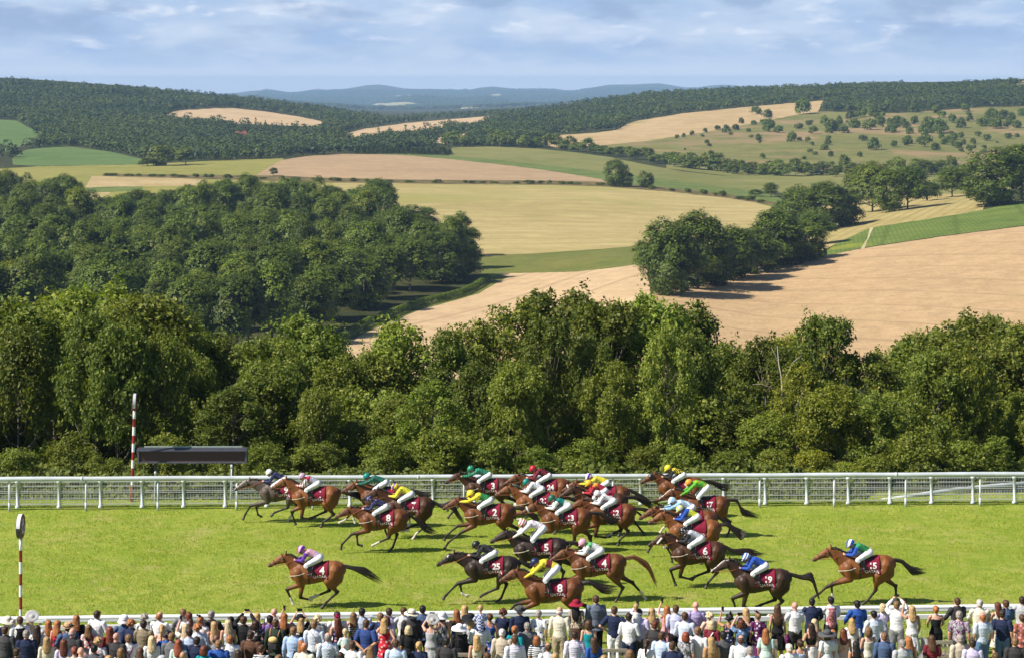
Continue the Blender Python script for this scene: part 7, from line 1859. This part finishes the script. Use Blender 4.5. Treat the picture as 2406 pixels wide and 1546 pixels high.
 (2107,1410,"m","up","short","lbrown","shirt",("white",),"trousers","grey",None,"fair","man in white shirt and grey trousers with both arms raised"),
 (2074,1416,"f","lean","bob","pale","sdress",("lilac","floral","white","navy"),"","",None,"fair","pale-haired woman in lilac flowered dress"),
 (2143,1421,"f","one","wavy","blond","dress",("white",),"","",None,"tanned","blonde woman in tight white dress with phone overhead"),
 (2135,1494,"f","down","long","ginger","dress",("black","dots","char"),"","",None,"fair","ginger-blonde woman in black glitter dress"),
 (2199,1421,"f","lean","bun","ginger","strap",("black",),"trousers","black",None,"fair","woman with short golden hair in black sleeveless top"),
 (2249,1402,"m","lean","short","brown","jacket",("char",),"trousers","black",None,"fair","broad man in dark charcoal jacket at the rail"),
 (2254,1433,"m","down","short","grey","tee",("plum","snake","lgrey"),"trousers","char",None,"pink","grey-haired man in purple and white patterned shirt"),
 (2302,1406,"m","lean","short","white","jacket",("cream",),"trousers","khaki",None,"pink","white-haired man in cream jacket at the rail"),
 (2255,1488,"m","down","short","grey","jacket",("beige",),"trousers","khaki",None,"fair","man in beige linen jacket at the bottom"),
 (2308,1438,"m","down","thin","ginger","tee",("sky","tweed","white"),"trousers","denim",None,"pink","balding man in light blue short-sleeved shirt and jeans"),
 (2344,1413,"f","lean","long","auburn","dress",("cream",),"","",None,"fair","auburn woman in cream dress"),
 (2363,1407,"m","lean","short","brown","shirt",("denim","check","steel"),"trousers","navy",None,"fair","man in blue plaid shirt at the rail"),
 (2355,1431,"m","down","short","dbrown","tee",("navy",),"trousers","denim",None,"fair","man in navy T-shirt and jeans"),
 (2402,1399,"m","lean","short","dbrown","shirt",("lgrey",),"trousers","grey",None,"tanned","man in grey shirt at the right end"),
 (2402,1441,"f","down","bun","brown","sdress",("rust","floral","pink","black"),"","",None,"fair","woman in rust-red flowered dress at the right end"),
 (1854,1510,"m","down","short","white","shirt",("white",),"trousers","grey",None,"pink","white-haired man in white shirt at the bottom"),
 (-14,1450,"f","down","long","brown","sdress",("blue",),"","",None,"fair","woman cut off by the left edge"),
 (2426,1425,"m","down","short","brown","jacket",("navy",),"trousers","navy",None,"fair","man cut off by the right edge"),
 (480,1515,"f","down","bob","auburn","tee",("teal",),"skirt","black",None,"fair","auburn woman at the bottom between navy and grey jackets"),
 (655,1536,"m","down","short","lbrown","shirt",("lblue",),"trousers","navy",None,"fair","fair-haired man whose head just shows below the rucksack"),
 (1145,1530,"m","down","short","brown","shirt",("white",),"trousers","navy",None,"fair","brown-haired head at the bottom below the blue flowered dress"),
 (1420,1537,"f","down","long","blond","tee",("white",),"skirt","white",None,"fair","blonde head at the bottom in front of the bench"),
 (2340,1531,"m","down","short","brown","shirt",("sky",),"trousers","navy",None,"fair","brown-haired head at the bottom in front of the jeans"),
 (40,1520,"m","down","short","dbrown","jacket",("black",),"trousers","black",None,"fair","man in black jacket at the bottom left of the lace blouse"),
 (330,1520,"f","down","long","brown","tee",("lgrey",),"skirt","grey",None,"fair","brown-haired woman in pale grey at the bottom"),
 (560,1525,"f","down","wavy","dbrown","tee",("burg",),"skirt","black",None,"fair","dark wavy-haired woman at the bottom in dark red"),
 (1480,1524,"f","down","bob","lbrown","tee",("white",),"skirt","navy",None,"fair","light brown bob at the bottom near the navy trousers"),
 (62,1478,"m","down","short","grey","jacket",("navy",),"trousers","navy",None,"pink","grey-haired man in navy jacket between the grey suit and long dark hair"),
 (150,1500,"f","down","long","auburn","tee",("lilac",),"skirt","navy",None,"fair","auburn woman in lilac top near the bottom"),
 (222,1512,"m","down","short","black","jacket",("dgrey",),"trousers","char",None,"tanned","black-haired man in slate grey jacket at the bottom"),
 (285,1520,"f","down","bob","lbrown","tee",("cream","floral","rust","olive"),"skirt","beige",None,"fair","woman with light brown bob in rust-flowered cream top"),
 (357,1492,"f","down","long","pale","tee",("white",),"skirt","white",None,"fair","very pale blonde woman in white near the olive tweed jacket"),
 (420,1500,"f","down","wavy","red","tee",("mint",),"skirt","white",None,"fair","wavy red-haired woman in mint top"),
 (540,1490,"m","down","short","ginger","shirt",("white",),"trousers","navy",None,"pink","ginger short-haired man in white shirt beside the cobalt suit"),
 (590,1480,"m","down","short","dbrown","jacket",("brown",),"trousers","brown",None,"fair","dark-haired man in brown jacket"),
 (690,1470,"m","down","short","lbrown","shirt",("sky",),"trousers","navy",None,"fair","fair-haired man in mid blue shirt by the white blossoms top"),
 (770,1485,"m","down","thin","grey","shirt",("white","check","sky"),"trousers","khaki",None,"pink","thin-haired man in finely checked white and blue shirt"),
 (800,1530,"f","down","long","dbrown","tee",("black",),"skirt","black",None,"fair","dark-haired woman in black below the toddler"),
 (930,1500,"m","down","short","brown","shirt",("lblue",),"trousers","navy",None,"fair","brown-haired man in powder blue shirt near the red dress"),
 (985,1505,"f","down","bun","blond","tee",("navy",),"skirt","cream",None,"fair","blonde woman with bun in navy top near the grey gown"),
 (1050,1495,"m","down","short","black","jacket",("char",),"trousers","char",None,"tanned","black-haired man in charcoal jacket beside the pale bench"),
 (1120,1490,"f","down","long","blond","dress",("cream","floral","rust","mint"),"","",None,"fair","blonde woman in cream dress with rust flowers"),
 (1180,1475,"m","down","short","white","jacket",("beige",),"trousers","khaki",None,"pink","white-haired man in pale linen jacket beside the blue flowers"),
 (1262,1492,"f","down","bob","ginger","tee",("white","stripe","navy"),"skirt","navy",None,"fair","ginger bob woman in navy-striped white top"),
 (1395,1495,"f","down","long","brown","tee",("royal",),"skirt","white",None,"fair","brown-haired woman in royal blue top in front of the grey blazer"),
 (1520,1500,"f","down","pony","dbrown","tee",("white",),"skirt","black",None,"fair","woman with dark ponytail in white top"),
 (1580,1505,"m","down","short","brown","jacket",("navy",),"trousers","navy",None,"fair","brown-haired man in navy jacket next to the copper bob"),
 (1640,1470,"m","down","short","lbrown","shirt",("white",),"trousers","grey",None,"fair","fair man in white shirt below the purple shirt"),
 (1700,1480,"m","down","short","black","jacket",("dgrey",),"trousers","char",None,"brown","man with black hair and dark skin in grey jacket beside the tan top"),
 (1800,1475,"f","down","long","ginger","tee",("mint",),"skirt","cream",None,"fair","long ginger-haired woman in pale mint top"),
 (1880,1500,"f","down","bun","dbrown","dress",("sky","floral","white","navy"),"","",None,"tanned","woman with dark bun in sky blue floral dress"),
 (2120,1500,"m","down","short","grey","shirt",("lgrey",),"trousers","grey",None,"pink","grey-haired man in pale grey shirt near the glitter dress"),
 (2190,1490,"f","down","long","brown","tee",("burg",),"skirt","black",None,"fair","long brown-haired woman in wine red top near the grey coat"),
 (2285,1500,"m","down","short","dbrown","shirt",("lilac",),"trousers","navy",None,"fair","dark-haired man in pale lilac shirt near the jeans"),
 (2385,1495,"m","down","short","lbrown","jacket",("char",),"trousers","char",None,"fair","light-haired man in charcoal jacket in the bottom corner"),
]
def add_person(i, row, rg, height=None, z0=0.0, Y=None, scale_x=1.10):
    px, py, sex, pose, hair, hc, kind, fab, low, lc, hat, sk, desc = row
    hat_up = {"sunhat": .06, "wide": .07, "trilby": .05, "panama": .06, "cloche": .06, "saucer": .05}.get(hat[0] if hat else "", 0.0)
    h = height or (rg.uniform(1.74, 1.82) if sex == "m" else rg.uniform(1.64, 1.72))
    if Y is None:
        Y = GY(py, h + hat_up); lim = CROWD_Y(px) - .28
        if Y > lim: Y = lim; h = CAMZ - (py - HY) * Y / FPX - hat_up
    s = h / 1.775; x = (px - CX) / FPX * Y
    r = empty("person", (x, Y, z0), rg.uniform(-.35, .35)); r.scale = (s * scale_x, s * scale_x, s)
    tag(r, desc, "person", "spectators along the rail")
    b = obj("body", body_mesh(sex, pose), None, r); set_mat(b, SKIN.m); c = SKINC[sk]; k = rg.uniform(.9, 1.1); b.color = (c[0] * k, c[1] * k, c[2] * k, 1)
    if hair != "none":
        o = obj("hair", hair_mesh(hair, rg.randint(0, 2)), None, r); set_mat(o, HAIRM); c = HAIRC[hc]; k = rg.uniform(.85, 1.15); o.color = (c[0] * k, c[1] * k, c[2] * k, 1)
    fm = fabric(*fab)
    tk = {"top": "shirt"}.get(kind, kind)
    if kind == "vest": set_mat(obj("shirt", top_mesh(sex, pose, "shirt"), None, r), fabric("white"))
    nm = {"jacket": "jacket", "shirt": "shirt", "top": "blouse", "tee": "shirt", "vest": "waistcoat", "strap": "strap_top", "crop": "crop_top"}.get(kind, "dress")
    set_mat(obj(nm, top_mesh(sex, pose, tk), None, r), fm)
    if low: set_mat(obj("trousers" if low == "trousers" else "skirt", low_mesh(sex, low), None, r), fabric(lc, "floral", "black", "khaki") if "flowered skirt" in desc else fabric(lc))
    for sd in (-1, 1): set_mat(obj("shoe", shoe_mesh(sd), None, r), SHOE)
    if hat:
        if hat[0] == "spray":
            o = obj("fascinator", spray_mesh(rg.randint(0, 4)), None, r); set_mat(o, fabric(hat[1])); o.location = (rg.choice((-.05, .05)), -.02, 1.765); o.rotation_euler = (rg.uniform(.2, .6), rg.uniform(-.5, .5), 0)
        else:
            o = obj("hat", hat_mesh(hat[0]), None, r); set_mat(o, fabric(hat[1], "lace", hat[1]) if hat[1] != "straw" else fabric("straw", "tweed", "tan")); tl = .75 if hat[0] == "saucer" else rg.uniform(.05, .2)
            o.location = (0.05 if hat[0] == "saucer" else 0, -.03 if hat[0] != "saucer" else -.05, 1.70 if hat[0] != "saucer" else 1.755); o.rotation_euler = (tl, rg.uniform(-.1, .1) if hat[0] != "saucer" else .35, 0)
            if hat[0] in ("panama", "trilby", "wide", "cloche"): set_mat(obj("hat_band", band_mesh(hat[0]), None, o), fabric("black" if hat[0] != "cloche" else "white"))
    if pose in ("up", "one"):
        i_ = 1; s_, e, w, sd = arm_pts(fig(sex), pose, 1); q = w + (w - e).normalized() * .12 if pose == "one" else Vector((0, .27, w.z + .10))
        mb = MB(); mb.box((0, 0, 0), (.15, .010, .075) if pose == "up" else (.075, .010, .15)); p = obj("phone", mb.mesh("phone"), PHONE)
        p.location = r.location + Matrix.Rotation(r.rotation_euler.z, 3, 'Z') @ Vector((q.x * s, q.y * s, q.z * s)); p.rotation_euler = (0.1, 0, r.rotation_euler.z); p.location.z = q.z * s + z0
        tag(p, "phone held up by the " + desc, "phone")
    return r, s, Y
@cached
def child_mesh(part):
    mb = MB(); k = .62
    def S(p): return tuple(a * k for a in p)
    if part == "body":
        L = head_shape(mb, (0, .015, .62), (0, 1, -.05), (0, 0, 1), .86); limb(mb, [(0, 0, .46), (0, 0, .57)], [.04, .036])
        loft(mb, [((0, 0, 0), .08, .10), ((0, 0, .16), .08, .10), ((0, 0, .34), .085, .115), ((0, 0, .44), .06, .09), ((0, 0, .48), .03, .04)], 14, (1, 0, 0))
        for sd in (-1, 1):
            limb(mb, [(.11 * sd, 0, .42), (.17 * sd, .08, .28), (.07 * sd, .20, .26)], [.042, .034, .026]); hand(mb, (.07 * sd, .20, .26), (-.3 * sd, 1, -.1), (0, 0, -1), .62, .6, sd)
            limb(mb, [(.06 * sd, 0, .03), (.10 * sd, .20, .02), (.10 * sd, .22, -.20)], [.065, .048, .034]); limb(mb, [(.10 * sd, .21, -.21), (.10 * sd, .29, -.23)], [.032, .024])
        me = fuse(mb, "body", .009, 3); head_attrs(me, L, .86); return me
    if part == "shirt":
        loft(mb, [((0, 0, -.03), .095, .115), ((0, 0, .16), .092, .112), ((0, 0, .34), .095, .125), ((0, 0, .44), .07, .10), ((0, 0, .475), .045, .055)], 14, (1, 0, 0))
        for sd in (-1, 1): limb(mb, [(.11 * sd, 0, .42), (.17 * sd, .08, .28), (.11 * sd, .15, .27)], [.052, .044, .038])
        return fuse(mb, "shirt", .012, 3, .5, .004)
    if part == "shorts":
        loft(mb, [((0, 0, -.03), .09, .11), ((0, 0, .08), .09, .11)], 14, (1, 0, 0))
        for sd in (-1, 1): limb(mb, [(.06 * sd, 0, .03), (.10 * sd, .18, .02)], [.078, .062])
        return fuse(mb, "shorts", .012, 3)
    ball(mb, (0, -.010, .643), (.078, .091, .084)); ball(mb, (0, -.038, .60), (.068, .058, .056)); return fuse(mb, "hair", .011, 3, .5, .006)
def add_child(px, py, Y, desc, hc, fab, low, rg):
    top = CAMZ - (py - HY) * Y / FPX; s = 1.0; r = empty("person", ((px - CX) / FPX * Y, Y, top - .735), rg.uniform(-.2, .2)); tag(r, desc, "child", "spectators along the rail")
    b = obj("body", child_mesh("body"), None, r); set_mat(b, SKIN.m); b.color = (*SKINC["fair"], 1)
    set_mat(obj("shirt", child_mesh("shirt"), None, r), fabric(*fab)); set_mat(obj("shorts", child_mesh("shorts"), None, r), fabric(low))
    o = obj("hair", child_mesh("hair"), None, r); set_mat(o, HAIRM); o.color = (*HAIRC[hc], 1)
def build_crowd():
    rg = random.Random(77); by = {}
    for i, row in enumerate(CROWD): by[row[12]] = add_person(i, row, rg)
    # children carried by the men below them
    dad = add_person(0, (1128, 1452, "m", "fold", "short", "brown", "shirt", ("white",), "trousers", "navy", None, "fair", "man in white shirt carrying the checked boy on his shoulders"), rg, 1.78)
    add_child(1129, 1419, dad[2] - .06, "fair boy in blue and white checks on a man's shoulders", "blond", ("royal", "check", "white"), "navy", rg)
    add_child(1494, 1416, by["man in lilac shirt beneath the boy, raising a phone"][2] - .10, "blond boy in white shirt on the lilac-shirted man's shoulders", "blond", ("white",), "lblue", rg)
    add_child(811, 1474, by["man in white T-shirt holding up a toddler"][2] + .32, "blond toddler in mint outfit lifted by a man in white", "pale", ("mint", "floral", "white"), "mint", rg)
    # braces, rucksack and bags
    r, s, Y = by["man in white shirt with crossed dark red braces"]; R3 = Matrix.Rotation(r.rotation_euler.z, 3, 'Z')
    mb = MB(); me = top_mesh("m", "down", "shirt"); bv = BVHTree.FromPolygons([tuple(v.co) for v in me.vertices], [tuple(p.vertices) for p in me.polygons])
    def back(x, z): h = bv.ray_cast(Vector((x, -1, z)), Vector((0, 1, 0))); return Vector((x, (h[0].y if h[0] is not None else -.1) - .006, z))
    for sd in (-1, 1): mb.tube([back(.10 * sd, 1.43), back(.06 * sd, 1.32), back(0, 1.20)], .014, 6)
    mb.tube([back(0, 1.20), back(0, 1.08), back(0, .98)], .014, 6)
    mb.build("braces", plain("red_braces", COL["burg"], .7), r)
    def carried(name, desc, who, build, mat, cat):
        r, s, Y = by[who]; o = obj(name, build(), mat, None, True); o.location = r.location; o.rotation_euler = r.rotation_euler; o.scale = r.scale; tag(o, desc, cat); return o
    def sack(): mb = MB(); ball(mb, (0, -.20, 1.14), (.155, .085, .20)); mb.box((0, -.255, 1.05), (.22, .06, .15)); return fuse(mb, "rucksack", .014, 5)
    def lid(): mb = MB(); ball(mb, (0, -.235, 1.24), (.125, .08, .095)); return fuse(mb, "lid", .014, 4)
    w = "man in dark green jacket wearing a yellow-topped rucksack"; o = carried("rucksack", "black rucksack with pale yellow top on the dark green jacket", w, sack, fabric("char"), "rucksack")
    l = obj("lid", lid(), plain("yellow_canvas", (.68, .50, .20), .8), o, True)
    mb = MB()
    for sd in (-1, 1): mb.tube([(.10 * sd, -.15, 1.30), (.12 * sd, -.10, 1.43), (.13 * sd, .0, 1.50), (.12 * sd, .10, 1.42)], .014, 6)
    mb.build("strap", fabric("tan"), o, True)
    def bag(): mb = MB(); loft(mb, [((.27, -.06, .62), .06, .10), ((.27, -.06, .75), .08, .13), ((.25, -.05, .88), .05, .10)], 14, (0, 1, 0)); return fuse(mb, "handbag", .014, 4)
    carried("handbag", "dark purple handbag on the arm of the long-haired woman in black", "woman with waist-long brown hair in black dress", bag, fabric("plum"), "handbag")
    def sbag(): mb = MB(); loft(mb, [((.15, -.19, .92), .05, .10), ((.15, -.20, 1.05), .06, .11), ((.15, -.18, 1.15), .03, .09)], 14, (1, 0, 0)); mb.tube([(.13, -.17, 1.14), (.0, -.16, 1.34), (-.10, -.06, 1.49), (-.09, .09, 1.40)], .011, 6); return mb.mesh("shoulder_bag")
    carried("shoulder_bag", "beige shoulder bag slung across the pale-shirted man's back", "man in pale shirt with a beige shoulder bag", sbag, fabric("beige"), "bag")
    r, s, Y = by["blonde woman in dark red cardigan with white strap"]; mb = MB(); mb.tube([(.09, .02, 1.49), (.03, -.13, 1.38), (-.07, -.145, 1.20), (-.16, -.12, 1.00)], .016, 6); mb.build("bag_strap", fabric("white"), r, True)
build_crowd()

bpy.data.scenes.remove(BENCH)
